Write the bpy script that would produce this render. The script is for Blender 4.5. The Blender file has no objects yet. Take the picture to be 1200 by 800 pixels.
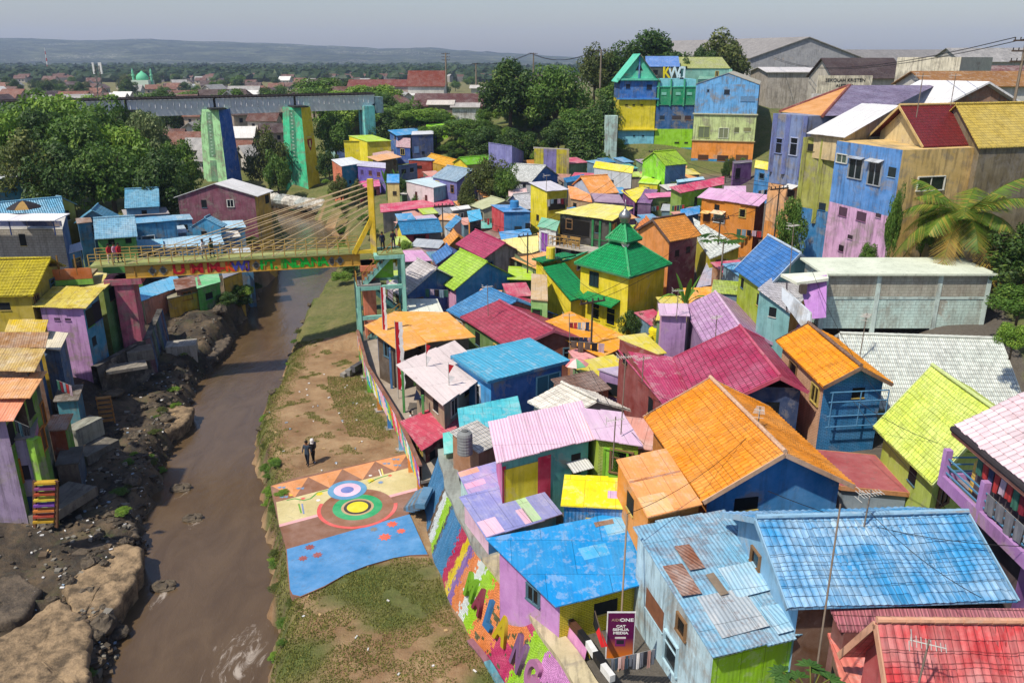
import bpy, bmesh, math, random
import numpy as np
from mathutils import Vector, Matrix
random.seed(7)
SC = bpy.context.scene
COL = SC.collection
R = math.radians
# ---------------------------------------------------------------- camera, sky, sun, exposure
CAMZ, PITCH, FOC = 25.0, R(19.15), 950.0
cd = bpy.data.cameras.new('camera'); cam = bpy.data.objects.new('camera', cd); COL.objects.link(cam)
cam.location = (0, 0, CAMZ); cam.rotation_euler = (R(90) - PITCH, 0, 0)
cd.sensor_width = 36; cd.lens = FOC / 1200 * 36; cd.clip_end = 30000; cd.clip_start = 0.5
SC.camera = cam
SUN_EL = R(56); SUN_H = Vector((-0.77, -0.64)).normalized()       # where the sun stands, seen from above
w = bpy.data.worlds.new('World'); SC.world = w; w.use_nodes = True
nt = w.node_tree; bg = nt.nodes['Background']; sky = nt.nodes.new('ShaderNodeTexSky')
sky.sky_type = 'NISHITA'; sky.sun_disc = False; sky.sun_elevation = SUN_EL
sky.sun_rotation = math.atan2(SUN_H.x, SUN_H.y); sky.dust_density = 1.2; sky.air_density = 1.3; sky.ozone_density = 4.0
tint = nt.nodes.new('ShaderNodeMix'); tint.data_type = 'RGBA'; tint.blend_type = 'MULTIPLY'; tint.inputs[0].default_value = 1; tint.inputs[7].default_value = (1, .955, 1.02, 1)
nt.links.new(sky.outputs[0], tint.inputs[6]); nt.links.new(tint.outputs[2], bg.inputs[0]); bg.inputs[1].default_value = 0.105
sl = bpy.data.lights.new('sun', 'SUN'); sl.energy = 4.5; sl.angle = R(1.2); sl.color = (1, 0.93, 0.80)
so = bpy.data.objects.new('sun', sl); COL.objects.link(so)
sd = Vector((SUN_H.x * math.cos(SUN_EL), SUN_H.y * math.cos(SUN_EL), math.sin(SUN_EL)))
so.rotation_euler = sd.to_track_quat('Z', 'Y').to_euler()
SC.view_settings.view_transform = 'Standard'; SC.view_settings.look = 'None'
SC.view_settings.exposure = 0.24; SC.view_settings.gamma = 1.0
SC.cycles.volume_bounces = 1; SC.cycles.max_bounces = 6; SC.cycles.volume_step_rate = 1
# ---------------------------------------------------------------- pixel -> place
SP, CP = math.sin(PITCH), math.cos(PITCH)
def ray(px, py):
    u = (px - 600) / FOC; v = (400 - py) / FOC
    return Vector((u, CP + v * SP, -SP + v * CP))
def P(px, py, z):
    d = ray(px, py); return Vector((0, 0, CAMZ)) + d * ((z - CAMZ) / d.z)
def PD(px, py, dep):
    return Vector((0, 0, CAMZ)) + ray(px, py) * dep
def PY(px, py, Y):
    d = ray(px, py); return Vector((0, 0, CAMZ)) + d * (Y / d.y)
# ---------------------------------------------------------------- ground shape
RY = np.array([-20, 15, 30.8, 36.9, 45.7, 55.5, 67.5, 79.2, 95, 109, 130, 158, 185, 230, 300])
RL = np.array([-15, -16.5, -18.7, -20.6, -23.1, -25.6, -28, -29.1, -31.3, -32.4, -38, -49, -66, -100, -170])
RR = np.array([-6, -8.5, -11.2, -12.7, -15.8, -19.4, -20.3, -22, -22.5, -23, -27.0, -38, -54, -86, -150])
WY = np.array([15, 20.6, 27.8, 30.8, 32.9, 37.5, 43.0, 50.5, 59.8, 67.3, 72, 76, 90, 110, 130, 160, 200, 300])
WX = np.array([5, 2.6, -0.36, -1.96, -2.9, -4.36, -5.4, -7.8, -11.4, -13.4, -14.6, -15.2, -16.5, -17.5, -20, -30, -60, -140])
CT = np.array([(3,26,3.2),(10,26,3.8),(20,26,4.4),(32,24,5.5),(0,36,3.2),(8,35,3.8),(14,38,4.4),(20,40,5.2),(30,30,6),(30,42,6.3),
 (-3,46,1.3),(-6,58,1.2),(-11,66,1.2),(2,44,2.4),(3,55,1.8),(12,52,3.2),(15,48,4),(21,50,5.8),(24,52,7.2),(30,50,8.5),(26,58,9.8),(38,57,11),(45,48,11),
 (10,68,2.2),(0,70,1.6),(-8,75,1.3),(18,75,3.2),(25,72,8),(32,75,10),(45,75,12),(0,100,2.4),(-13,95,1.5),(15,105,3.4),(-10,108,2),(24,100,4.6),(30,95,7),
 (10,130,4),(-8,135,3.2),(24,136,5.2),(22,147,5.6),(30,146,6),(38,140,6.2),(44,138,7),(24,153,6.6),(36,153,7.5),(35,115,6.2),(45,120,11),(34,148,6.4),(50,144,9),(60,150,17),(25,165,14),(40,175,17.5),(80,170,18),(70,110,14),(80,80,14),(60,60,12),
 (-20,150,2.5),(-43.5,170,-1),(-48,182,-.5),(-34,158,2.2),(-31,168,3.5),(-27,160,3.2),(-6,150,4.5),(8,150,7),(15,155,9),(-4,178,12),(10,185,15),(-15,185,11),(-28,180,5),(-6,215,15.5),(25,220,16),(-40,230,9),(120,240,17),(60,320,12),(0,330,7),
 (150,400,6),(0,600,1),(300,600,0),(-200,600,0),(-60,330,5)], float)
CL = np.array([(-21,28,-1.7),(-24,33,-1.6),(-27,29,-1.3),(-26,37,-1.2),(-29,40,-.4),(-27.5,45,-1.3),(-30,50,-.6),(-30,57,-.9),(-32,33,.3),(-34,45,2),(-35,58,1.3),(-31,64,-.9),(-40,60,3),(-36,70,1),(-33,72,-0.5),(-34,82,0.6),(-45,80,3),(-39,95,2.4),(-55,100,5),
 (-44,112,2.6),(-62,120,5),(-85,120,7),(-110,140,7),(-60,150,2),(-95,200,4),(-62,225,5),(-150,250,4),(-110,330,3),(-200,600,0),(-50,20,3)], float)
def idw(c, x, y):
    num = np.zeros_like(x); den = np.zeros_like(x)
    for (a, b, z) in c:
        q = 1.0 / ((x - a) ** 2 + (y - b) ** 2 + 4.0) ** 2
        num += q * z; den += q
    return num / den
def sm(t): t = np.clip(t, 0, 1); return t * t * (3 - 2 * t)
def wav(x, y, s):
    return (np.sin(x * 1.3 * s + 1.7 * np.sin(y * .9 * s)) + np.sin(y * 1.7 * s + 1.3 * np.sin(x * 1.1 * s + 2)) + .6 * np.sin((x + y) * 2.9 * s) + .5 * np.sin((x - 1.3 * y) * 3.7 * s)) / 3.1
def groundv(x, y):
    x = np.asarray(x, float); y = np.asarray(y, float)
    jit = .55 * wav(x * 0, y, .9) + .35 * wav(x * 0, y, 2.3)
    xl = np.interp(y, RY, RL) + jit; xr = np.interp(y, RY, RR) + .8 * jit; wx = np.interp(y, WY, WX) + 1.05
    plaza = np.where(y < 74, 0.12 * wav(x, y, .5) * sm((x - xr) / 3) * np.where((x > -15) & (y > 36.5) & (y < 49), .12, 1), 0)
    plaza = plaza + np.where(y >= 72, sm((y - 72) / 8) * 0.6, 0)
    right_flat = -2.9 + (2.9 + plaza) * sm((x - xr + .5) / 1.7)
    vill = idw(CT, x, y)
    k = np.where(y < 70, sm((x - wx) / .35), sm((x - xr - 1.2) / 7))
    rz = right_flat * (1 - k) + vill * k
    left = idw(CL, x, y) + .35 * wav(x, y, 1.1) * sm((52 - y) / 20) * sm((x + 31) / 3)
    ledge = np.floor((left + 3 + .5 * wav(x, y, .7)) / .6) * .6 - 3
    near = sm((x - xl + 6.5) / 1.5)
    left = left * (1 - .6 * near) + ledge * .6 * near
    lz = -3.1 + (left + 3.1) * sm((xl - x + .3) / 1.5)
    z = np.where(x > xr - .5, rz, np.where(x < xl + .3, lz, -3.1))
    return z * (1 - sm((y - 350) / 300)) + 0.0
def ground(x, y): return float(groundv(np.array([x]), np.array([y]))[0])
# ---------------------------------------------------------------- materials
def lin(h, k=1.0):
    h = h.lstrip('#'); c = [int(h[i:i + 2], 16) / 255 for i in (0, 2, 4)]
    return tuple((((x + .055) / 1.055) ** 2.4 if x > .04045 else x / 12.92) * k for x in c) + (1.0,)
ALB = 0.86
class NG:
    def __init__(s, name):
        s.m = bpy.data.materials.new(name); s.m.use_nodes = True; s.t = s.m.node_tree; s.b = s.t.nodes['Principled BSDF']
        s.b.inputs['Roughness'].default_value = .85; s.b.inputs['Specular IOR Level'].default_value = .25
    def n(s, typ, ins=None, **kw):
        x = s.t.nodes.new('ShaderNode' + typ)
        for k, v in kw.items(): setattr(x, k, v)
        for k, v in (ins or {}).items():
            if isinstance(v, bpy.types.NodeSocket): s.t.links.new(v, x.inputs[k])
            else: x.inputs[k].default_value = v
        return x
    def math(s, op, a, b=0.0, clamp=False):
        x = s.n('Math', {0: a, 1: b}, operation=op); x.use_clamp = clamp; return x.outputs[0]
    def mix(s, f, a, b, bt='MIX'):
        x = s.n('Mix', data_type='RGBA', blend_type=bt)
        for k, v in ((0, f), (6, a), (7, b)):
            if isinstance(v, bpy.types.NodeSocket): s.t.links.new(v, x.inputs[k])
            else: x.inputs[k].default_value = v
        return x.outputs[2]
    def noise(s, vec, scale, det=4, rough=.6, dist=0):
        return s.n('TexNoise', {'Vector': vec, 'Scale': scale, 'Detail': det, 'Roughness': rough, 'Distortion': dist}).outputs['Fac']
    def step(s, v, a, b):
        x = s.n('MapRange', {0: v, 1: a, 2: b}); return x.outputs[0]
    def uv(s): return s.n('TexCoord').outputs['UV']
    def rnduv(s, sc=(1, 1, 1)):
        o = s.n('ObjectInfo').outputs['Random']
        off = s.math('MULTIPLY', o, 97.0)
        c = s.n('CombineXYZ', {0: off, 1: off, 2: off}).outputs[0]
        a = s.n('VectorMath', {0: s.uv(), 1: c}, operation='ADD').outputs[0]
        return s.n('Mapping', {'Vector': a, 'Scale': sc}).outputs[0]
    def out(s, col, h=None, dist=.03, strength=.6, rough=None):
        s.t.links.new(col, s.b.inputs['Base Color'])
        if h is not None:
            bp = s.n('Bump', {'Height': h, 'Distance': dist, 'Strength': strength}); s.t.links.new(bp.outputs[0], s.b.inputs['Normal'])
        if rough is not None:
            if isinstance(rough, (int, float)): s.b.inputs['Roughness'].default_value = rough
            else: s.t.links.new(rough, s.b.inputs['Roughness'])
        return s.m
def scl(c, k): return (c[0] * k, c[1] * k, c[2] * k, 1)
def mixc(a, b, f): return tuple(a[i] * (1 - f) + b[i] * f for i in range(3)) + (1,)
_M = {}
def mat(kind, hexc='#ffffff', **kw):
    key = (kind, hexc) + tuple(sorted(kw.items()))
    if key in _M: return _M[key]
    g = NG(kind + '_' + hexc.strip('#')); c = lin(hexc, ALB)
    if kind in ('tile', 'tilegeo', 'metal', 'sheet', 'plaster', 'brick', 'dirty', 'flat'):
        L = .3 * c[0] + .55 * c[1] + .15 * c[2]; c = tuple(max(.004, min(.88, L + (x - L) * 1.05)) for x in c[:3]) + (1,); grey = (.30, .28, .25, 1)
    if kind in ('plaster', 'brick', 'dirty'):
        v = g.rnduv(); n1 = g.noise(v, .9, 6, .65); n2 = g.noise(v, 7, 5, .7)
        col = g.mix(g.step(n1, .35, .7), scl(c, .80), mixc(c, (.8, .78, .74, 1), .10))
        col = g.mix(g.math('MULTIPLY', g.step(n2, .56, .74), .30), col, scl(mixc(c, grey, .5), .7))
        sv = g.rnduv((2.2, .16, 1)); st = g.math('ADD', g.math('MULTIPLY', g.noise(sv, 1.6, 6, .7), .62), g.math('MULTIPLY', g.noise(v, .55, 7, .7, .6), .42)); 
        amt = .9 if kind == 'dirty' else .48
        col = g.mix(g.math('MULTIPLY', g.step(st, .49 if kind == 'dirty' else .52, .66), amt), col, scl(mixc(c, (.10, .09, .08, 1), .75), .55))
        h = g.math('MULTIPLY', n2, .5)
        if kind in ('plaster', 'brick'):
            n6 = g.noise(v, .42, 9, .68, .5); col = g.mix(g.math('MULTIPLY', g.step(n6, .585, .615), .5), col, mixc(c, (.42, .37, .31, 1), .55)); col = g.mix(g.math('MULTIPLY', g.step(n6, .635, .65), .55), col, (.30, .22, .16, 1))
        if kw.get('dirt'):
            n3 = g.noise(g.rnduv((1, .45, 1)), .7, 9, .78, .4); col = g.mix(g.math('MULTIPLY', g.step(n3, .46, .62), kw['dirt']), col, (.25, .21, .165, 1))
        if kind == 'dirty':
            n3 = g.noise(v, .55, 8, .75, .4)
            col = g.mix(g.math('MULTIPLY', g.step(n3, .51, .63), .68), col, (.27, .235, .19, 1))
        if kind == 'brick':
            br = g.n('TexBrick', {'Vector': g.uv(), 'Color1': (1, 1, 1, 1), 'Color2': (.8, .8, .8, 1), 'Mortar': (.0, .0, .0, 1), 'Scale': 1, 'Mortar Size': .018, 'Brick Width': kw.get('bw', .24), 'Row Height': kw.get('rh', .085), 'Mortar Smooth': .3})
            col = g.mix(g.math('MULTIPLY', br.outputs['Fac'], .2 if kw.get('dirt') else .55), col, scl(c, .42))
            col = g.mix(.22, col, br.outputs['Color'], 'MULTIPLY')
            h = g.math('ADD', h, br.outputs['Color'])
        g.out(col, h, .02, .5)
    elif kind in ('tile', 'tilegeo'):
        v = g.rnduv(); n1 = g.noise(v, .45, 7, .7); n2 = g.noise(v, 2.3, 6, .75); n3 = g.noise(v, 14, 3, .6)
        fade = lin(kw.get('fade', '#d8cfc8'), ALB)
        col = g.mix(g.math('MULTIPLY', g.step(n1, .42, .68), kw.get('fa', .45)), c, fade)
        sv = g.rnduv((3.0, .5, 1)); st = g.noise(sv, 1.1, 6, .7)
        col = g.mix(g.math('MULTIPLY', g.step(st, .52, .72), .4), col, scl(mixc(c, (.09, .075, .06, 1), .5), .6))
        col = g.mix(g.math('MULTIPLY', g.step(n2, .55, .75), kw.get('da', .6)), col, scl(mixc(c, (.10, .085, .07, 1), .65), .7))
        br = g.n('TexBrick', {'Vector': g.uv(), 'Color1': (1, 1, 1, 1), 'Color2': (.60, .60, .60, 1), 'Mortar': (.2, .18, .16, 1), 'Scale': 1, 'Mortar Size': .014 if kind == 'tilegeo' else .02, 'Mortar Smooth': .2, 'Bias': -.2, 'Brick Width': kw.get('tw', .23), 'Row Height': kw.get('th', .32)}, offset=0.0)
        col = g.mix(.85 if kind == 'tile' else .72, col, br.outputs['Color'], 'MULTIPLY')
        sx = g.n('SeparateXYZ', {0: g.uv()})
        hu = g.math('SINE', g.math('MULTIPLY', sx.outputs[0], 2 * math.pi / kw.get('tw', .23)))
        hv = g.math('FRACT', g.math('DIVIDE', sx.outputs[1], kw.get('th', .32)))
        h = g.math('SUBTRACT', g.math('MULTIPLY', hu, .5), g.math('MULTIPLY', hv, 1.0))
        if kind == 'tilegeo': h = g.math('ADD', n3, n2)
        g.out(col, h, .05 if kind == 'tile' else .008, .9, g.step(n2, .2, .9))
        g.b.inputs['Roughness'].default_value = .6
    elif kind in ('metal', 'sheet'):
        v = g.rnduv(); n1 = g.noise(v, .5, 7, .7); sv = g.rnduv((3.5, .28, 1)); st = g.noise(sv, 1.2, 6, .75)
        fade = lin(kw.get('fade', '#dcd8d2'), ALB); rust = lin(kw.get('rust', '#7a4a2c'), .8)
        col = g.mix(g.math('MULTIPLY', g.step(n1, .42, .7), kw.get('fa', .4)), c, fade)
        col = g.mix(g.math('MULTIPLY', g.step(st, .46, .72), .4), col, scl(mixc(c, (.3, .28, .26, 1), .35), .62))
        n4 = g.noise(v, 1.7, 8, .8, .3); n7 = g.noise(v, 1.5, 9, .78, .3)
        col = g.mix(g.math('MULTIPLY', g.step(n7, .53, .57), .30), col, mixc(c, (.62, .58, .54, 1), .7)); col = g.mix(g.math('MULTIPLY', g.step(n7, .40, .37), .28), col, scl(c, .55))
        col = g.mix(g.math('MULTIPLY', g.step(n4, .66 - kw.get('ra', .25) * .22, .74), min(1, kw.get('ra', .25) * 2)), col, rust)
        sx = g.n('SeparateXYZ', {0: g.uv()}); per = kw.get('per', .16)
        hu = g.math('SINE', g.math('MULTIPLY', sx.outputs[0], 2 * math.pi / per))
        br = g.n('TexBrick', {'Vector': g.uv(), 'Color1': (1, 1, 1, 1), 'Color2': (.78, .78, .78, 1), 'Mortar': (.34, .33, .32, 1), 'Scale': 1, 'Mortar Size': .014, 'Bias': -.3, 'Brick Width': kw.get('sw', .95), 'Row Height': kw.get('sh', 2.3)}, offset=.5)
        col = g.mix(.75, col, br.outputs['Color'], 'MULTIPLY')
        n5 = g.noise(v, 1.1, 3, .5)
        h = g.math('ADD', g.math('MULTIPLY', hu, .35 if kind == 'metal' else .06), g.math('MULTIPLY', n5, 2.0))
        g.out(col, h, .035, .8, .55)
    elif kind == 'flat':
        v = g.rnduv(); n1 = g.noise(v, .6, 8, .7); n2 = g.noise(v, 3.5, 6, .7)
        col = g.mix(g.step(n1, .35, .7), scl(c, .78), mixc(c, (.8, .78, .74, 1), .12))
        col = g.mix(g.math('MULTIPLY', g.step(n2, .55, .72), kw.get('da', .4)), col, scl(mixc(c, grey, .55), .6))
        g.out(col, n2, .02, .5)
    elif kind == 'plain':
        v = g.n('TexCoord').outputs['Object']; n1 = g.noise(v, kw.get('s', 3), 5, .65)
        col = g.mix(g.step(n1, .3, .7), scl(c, .72), scl(c, 1.05))
        g.out(col, n1, .01, .3, kw.get('rough', .7)); g.b.inputs['Metallic'].default_value = kw.get('metal', 0)
    elif kind == 'glass':
        g.b.inputs['Base Color'].default_value = lin(hexc, .7); g.b.inputs['Roughness'].default_value = .12; g.b.inputs['Specular IOR Level'].default_value = .6
    elif kind == 'leaf':
        a = g.n('Attribute', attribute_name='tone').outputs['Fac']
        v = g.n('TexCoord').outputs['Object']; n1 = g.noise(v, .55, 3, .6)
        o = g.n('ObjectInfo').outputs['Random']
        c1, c2, c3 = lin(kw.get('c1', '#24391a')), lin(hexc), lin(kw.get('c3', '#7f9440'))
        col = g.mix(g.step(n1, .32, .68), c1, c2)
        col = g.mix(g.math('MULTIPLY', g.step(a, .55, 1.0), .7), col, c3)
        col = g.mix(g.math('MULTIPLY', o, .35), col, scl(c2, .6))
        g.t.links.new(col, g.b.inputs['Base Color']); g.b.inputs['Roughness'].default_value = .55; g.b.inputs['Specular IOR Level'].default_value = .3
        tr = g.n('BsdfTranslucent', {'Color': col}); mx = g.n('MixShader', {0: .28})
        g.t.links.new(g.b.outputs[0], mx.inputs[1]); g.t.links.new(tr.outputs[0], mx.inputs[2])
        g.t.links.new(mx.outputs[0], g.t.nodes['Material Output'].inputs[0])
    _M[key] = g.m
    return g.m
def MS(spec):
    """'b#hex' brick, 'd#hex' dirty plaster, '#hex' plaster, 'm#hex' metal sheet, 'p#hex' plain, 'B#hex' concrete blocks"""
    if not isinstance(spec, str): return spec
    k = spec[0]
    if k == '#': return mat('plaster', spec)
    h = spec[1:]
    if k == 'B': return mat('brick', h, bw=.42, rh=.22)
    if k == 'r': return mat('metal', h, ra=.95, fa=.35)
    if k == 'R': return mat('metal', h, ra=.55, fa=.5)
    return mat({'b': 'brick', 'd': 'dirty', 'm': 'metal', 's': 'sheet', 'p': 'plain', 't': 'tile', 'T': 'tilegeo', 'f': 'flat', 'g': 'glass'}[k], h)
# ---------------------------------------------------------------- mesh collecting
class MB:
    def __init__(s): s.v = []; s.f = []; s.uv = []; s.mi = []
    def face(s, pts, m=0, u=None, flip=False):
        pts = [Vector(p) for p in pts]
        n = Vector((0, 0, 0))
        for i in range(len(pts)):
            a, b = pts[i], pts[(i + 1) % len(pts)]
            n += Vector(((a.y - b.y) * (a.z + b.z), (a.z - b.z) * (a.x + b.x), (a.x - b.x) * (a.y + b.y)))
        n = n.normalized() if n.length > 1e-9 else Vector((0, 0, 1))
        if u is None:
            u = Vector((0, 0, 1)).cross(n)
            u = u.normalized() if u.length > .05 else Vector((1, 0, 0))
        else: u = Vector(u).normalized()
        vv = n.cross(u)
        k = len(s.v); s.v += pts; s.f.append(list(range(k, k + len(pts)))); s.uv.append([(p.dot(u), p.dot(vv)) for p in pts]); s.mi.append(m)
    def quad(s, a, b, c, d, m=0, u=None): s.face((a, b, c, d), m, u)
    def prism(s, poly, dz, m=0, mside=None, u=None):
        """poly: top outline, counter-clockwise from above; extruded along dz (Vector)"""
        dz = Vector(dz); poly = [Vector(p) for p in poly]; ms = m if mside is None else mside
        s.face(poly, m, u); s.face([p + dz for p in reversed(poly)], ms)
        for i in range(len(poly)):
            a, b = poly[i], poly[(i + 1) % len(poly)]
            s.face((a, a + dz, b + dz, b), ms)
    def box(s, c, sx, sy, sz, rot=0, m=0):
        c = Vector(c); cr, sr = math.cos(rot), math.sin(rot)
        def q(x, y): return Vector((c.x + x * cr - y * sr, c.y + x * sr + y * cr, c.z + sz / 2))
        s.prism([q(-sx / 2, -sy / 2), q(sx / 2, -sy / 2), q(sx / 2, sy / 2), q(-sx / 2, sy / 2)], (0, 0, -sz), m)
    def beam(s, a, b, w=.1, h=None, m=0):
        a, b = Vector(a), Vector(b); d = (b - a); h = h or w
        if d.length < 1e-6: return
        d.normalize(); x = d.cross(Vector((0, 0, 1)))
        x = x.normalized() if x.length > .01 else Vector((1, 0, 0)); y = x.cross(d)
        o = [x * w / 2 + y * h / 2, -x * w / 2 + y * h / 2, -x * w / 2 - y * h / 2, x * w / 2 - y * h / 2]
        for i in range(4):
            p, q = o[i], o[(i + 1) % 4]; s.face((a + p, a + q, b + q, b + p), m)
        s.face([a + o[k] for k in (3, 2, 1, 0)], m); s.face([b + p for p in o], m)
    def tube(s, a, b, r, n=6, r2=None, m=0):
        a, b = Vector(a), Vector(b); d = b - a
        if d.length < 1e-6: return
        d.normalize(); r2 = r if r2 is None else r2
        x = d.cross(Vector((0, 0, 1))); x = x.normalized() if x.length > .01 else Vector((1, 0, 0)); y = d.cross(x)
        A = [a + (x * math.cos(t) + y * math.sin(t)) * r for t in [2 * math.pi * i / n for i in range(n)]]
        B = [b + (x * math.cos(t) + y * math.sin(t)) * r2 for t in [2 * math.pi * i / n for i in range(n)]]
        for i in range(n): s.face((A[i], A[(i + 1) % n], B[(i + 1) % n], B[i]), m)
        s.face(A[::-1], m); s.face(B, m)
    def path(s, pts, r, n=5, m=0):
        for i in range(len(pts) - 1): s.tube(pts[i], pts[i + 1], r, n, m=m)
    def lathe(s, c, prof, n=14, m=0):
        c = Vector(c)
        rings = [[c + Vector((r * math.cos(2 * math.pi * i / n), r * math.sin(2 * math.pi * i / n), z)) for i in range(n)] for r, z in prof]
        for j in range(len(rings) - 1):
            for i in range(n):
                s.face((rings[j][i], rings[j][(i + 1) % n], rings[j + 1][(i + 1) % n], rings[j + 1][i]), m)
        s.face(rings[0][::-1], m); s.face(rings[-1], m)
    def blob(s, c, rx, ry, rz, seed=0, n=9, k=6, rough=.2, m=0):
        c = Vector(c); rnd = random.Random(seed); ph = [rnd.random() * 6 for _ in range(4)]
        rings = []
        for j in range(k + 1):
            th = math.pi * j / k; row = []
            for i in range(n):
                a = 2 * math.pi * i / n
                q = 1 + rough * (math.sin(2 * a + ph[0] + th * 2) + .7 * math.sin(3 * a + ph[1] - th * 3) + .6 * math.sin(5 * th + ph[2] + a)) / 1.6
                row.append(c + Vector((rx * q * math.sin(th) * math.cos(a), ry * q * math.sin(th) * math.sin(a), -rz * q * math.cos(th))))
            rings.append(row)
        for j in range(k):
            for i in range(n): s.face((rings[j][i], rings[j][(i + 1) % n], rings[j + 1][(i + 1) % n], rings[j + 1][i]), m)
    def build(s, name, mats, parent=None, smooth=False, merge=False):
        me = bpy.data.meshes.new(name)
        org = parent['_w'] if parent is not None and '_w' in parent else None
        L = Vector(org) if org is not None else None
        vs = [tuple(p - L) for p in s.v] if L is not None else [tuple(p) for p in s.v]
        me.from_pydata(vs, [], s.f)
        uvl = me.uv_layers.new(name='UVMap')
        uvl.data.foreach_set('uv', [c for fu in s.uv for p in fu for c in p])
        if not isinstance(mats, (list, tuple)): mats = [mats]
        for x in mats: me.materials.append(MS(x))
        me.polygons.foreach_set('material_index', s.mi)
        if merge or smooth:
            b = bmesh.new(); b.from_mesh(me); bmesh.ops.remove_doubles(b, verts=b.verts, dist=1e-4); b.to_mesh(me); b.free()
        if smooth: me.polygons.foreach_set('use_smooth', [True] * len(me.polygons))
        me.update()
        o = bpy.data.objects.new(name, me); COL.objects.link(o)
        if parent is not None:
            o.parent = parent; o['_w'] = list(parent['_w']) if '_w' in parent else [0, 0, 0]
        return o
def tag(o, label, cat, group=None, kind=None):
    if label: o['label'] = label
    if cat: o['category'] = cat
    if group: o['group'] = group
    if kind: o['kind'] = kind
    return o
def thing(name, label, cat, loc, group=None):
    o = bpy.data.objects.new(name, None); COL.objects.link(o); o.location = loc; o['_w'] = list(loc)
    o.empty_display_size = .3
    return tag(o, label, cat, group)
def single(mb, name, mats, label, cat, group=None, smooth=False, loc=None):
    """a thing that is one mesh; origin at its base"""
    if loc is None:
        zs = min(p.z for p in mb.v); cx = sum(p.x for p in mb.v) / len(mb.v); cy = sum(p.y for p in mb.v) / len(mb.v); loc = (cx, cy, zs)
    L = Vector(loc); mb.v = [p - L for p in mb.v]
    o = mb.build(name, mats, None, smooth); o.location = L; o['_w'] = list(L)
    return tag(o, label, cat, group)
def copy_tree(o, parent=None):
    c = o.copy(); COL.objects.link(c); c.parent = parent
    for ch in o.children: copy_tree(ch, c)
    return c
def text_mesh(s, size, depth=.03, extra=0.0):
    cu = bpy.data.curves.new('lettering', 'FONT'); cu.body = s; cu.size = size; cu.extrude = depth; cu.align_x = 'CENTER'; cu.align_y = 'CENTER'; cu.offset = extra
    o = bpy.data.objects.new('lettering', cu); COL.objects.link(o); bpy.context.view_layer.update()
    me = bpy.data.meshes.new_from_object(o.evaluated_get(bpy.context.evaluated_depsgraph_get()))
    bpy.data.objects.remove(o); bpy.data.curves.remove(cu)
    return me
def lettering(s, size, m, pos, xdir, up, parent, depth=.03, sx=1.0, name='lettering', extra=0.0):
    """flat lettering at a world place, reading along xdir"""
    me = text_mesh(s, size, depth, extra); me.materials.clear(); me.materials.append(MS(m))
    x = Vector(xdir).normalized(); y = Vector(up); y = (y - x * y.dot(x)).normalized(); z = x.cross(y)
    M = Matrix((x * sx, y, z)).transposed().to_4x4(); M.translation = Vector(pos)
    if parent is not None and '_w' in parent: M.translation = Vector(pos) - Vector(parent['_w'])
    me.transform(M)
    o = bpy.data.objects.new(name, me); COL.objects.link(o)
    if parent is not None: o.parent = parent; o['_w'] = list(parent.get('_w', (0, 0, 0)))
    return o
# ---------------------------------------------------------------- houses
LOG = []
def solve_z(px, py, h):
    z = h + 2
    for _ in range(30):
        p = P(px, py, z); z = .5 * z + .5 * (ground(p.x, p.y) + h)
    return z
def fit_gable(R1, R2, E1, ze):
    e = P(*E1, ze); best = None
    for i in range(90):
        zr = ze + .35 + i * .05
        a, b = P(*R1, zr), P(*R2, zr); r = (b - a); r.z = 0; q = e - a; q.z = 0
        if r.length < .2 or q.length < .2: continue
        cs = abs(r.normalized().dot(q.normalized())); perp = abs(r.normalized().cross(q).z)
        sl = math.degrees(math.atan2(zr - ze, max(perp, .05)))
        c = cs * cs * 5 + ((sl - 27) / 11) ** 2
        if best is None or c < best[0]: best = (c, zr, cs, sl)
    return best
def fit_shed(A, B, C, z, want):
    a, b = P(*A, z), P(*B, z); u = (b - a).normalized(); best = None
    for i in range(-70, 71):
        zc = z + i * .04; c = P(*C, zc); q = c - b; q.z = 0
        if q.length < .2: continue
        cs = abs(u.dot(q.normalized())); sl = math.degrees(math.atan2(zc - z, q.length))
        k = cs * cs * 4 + ((sl - want) / 9) ** 2
        if best is None or k < best[0]: best = (k, zc, cs, sl)
    return best
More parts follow.
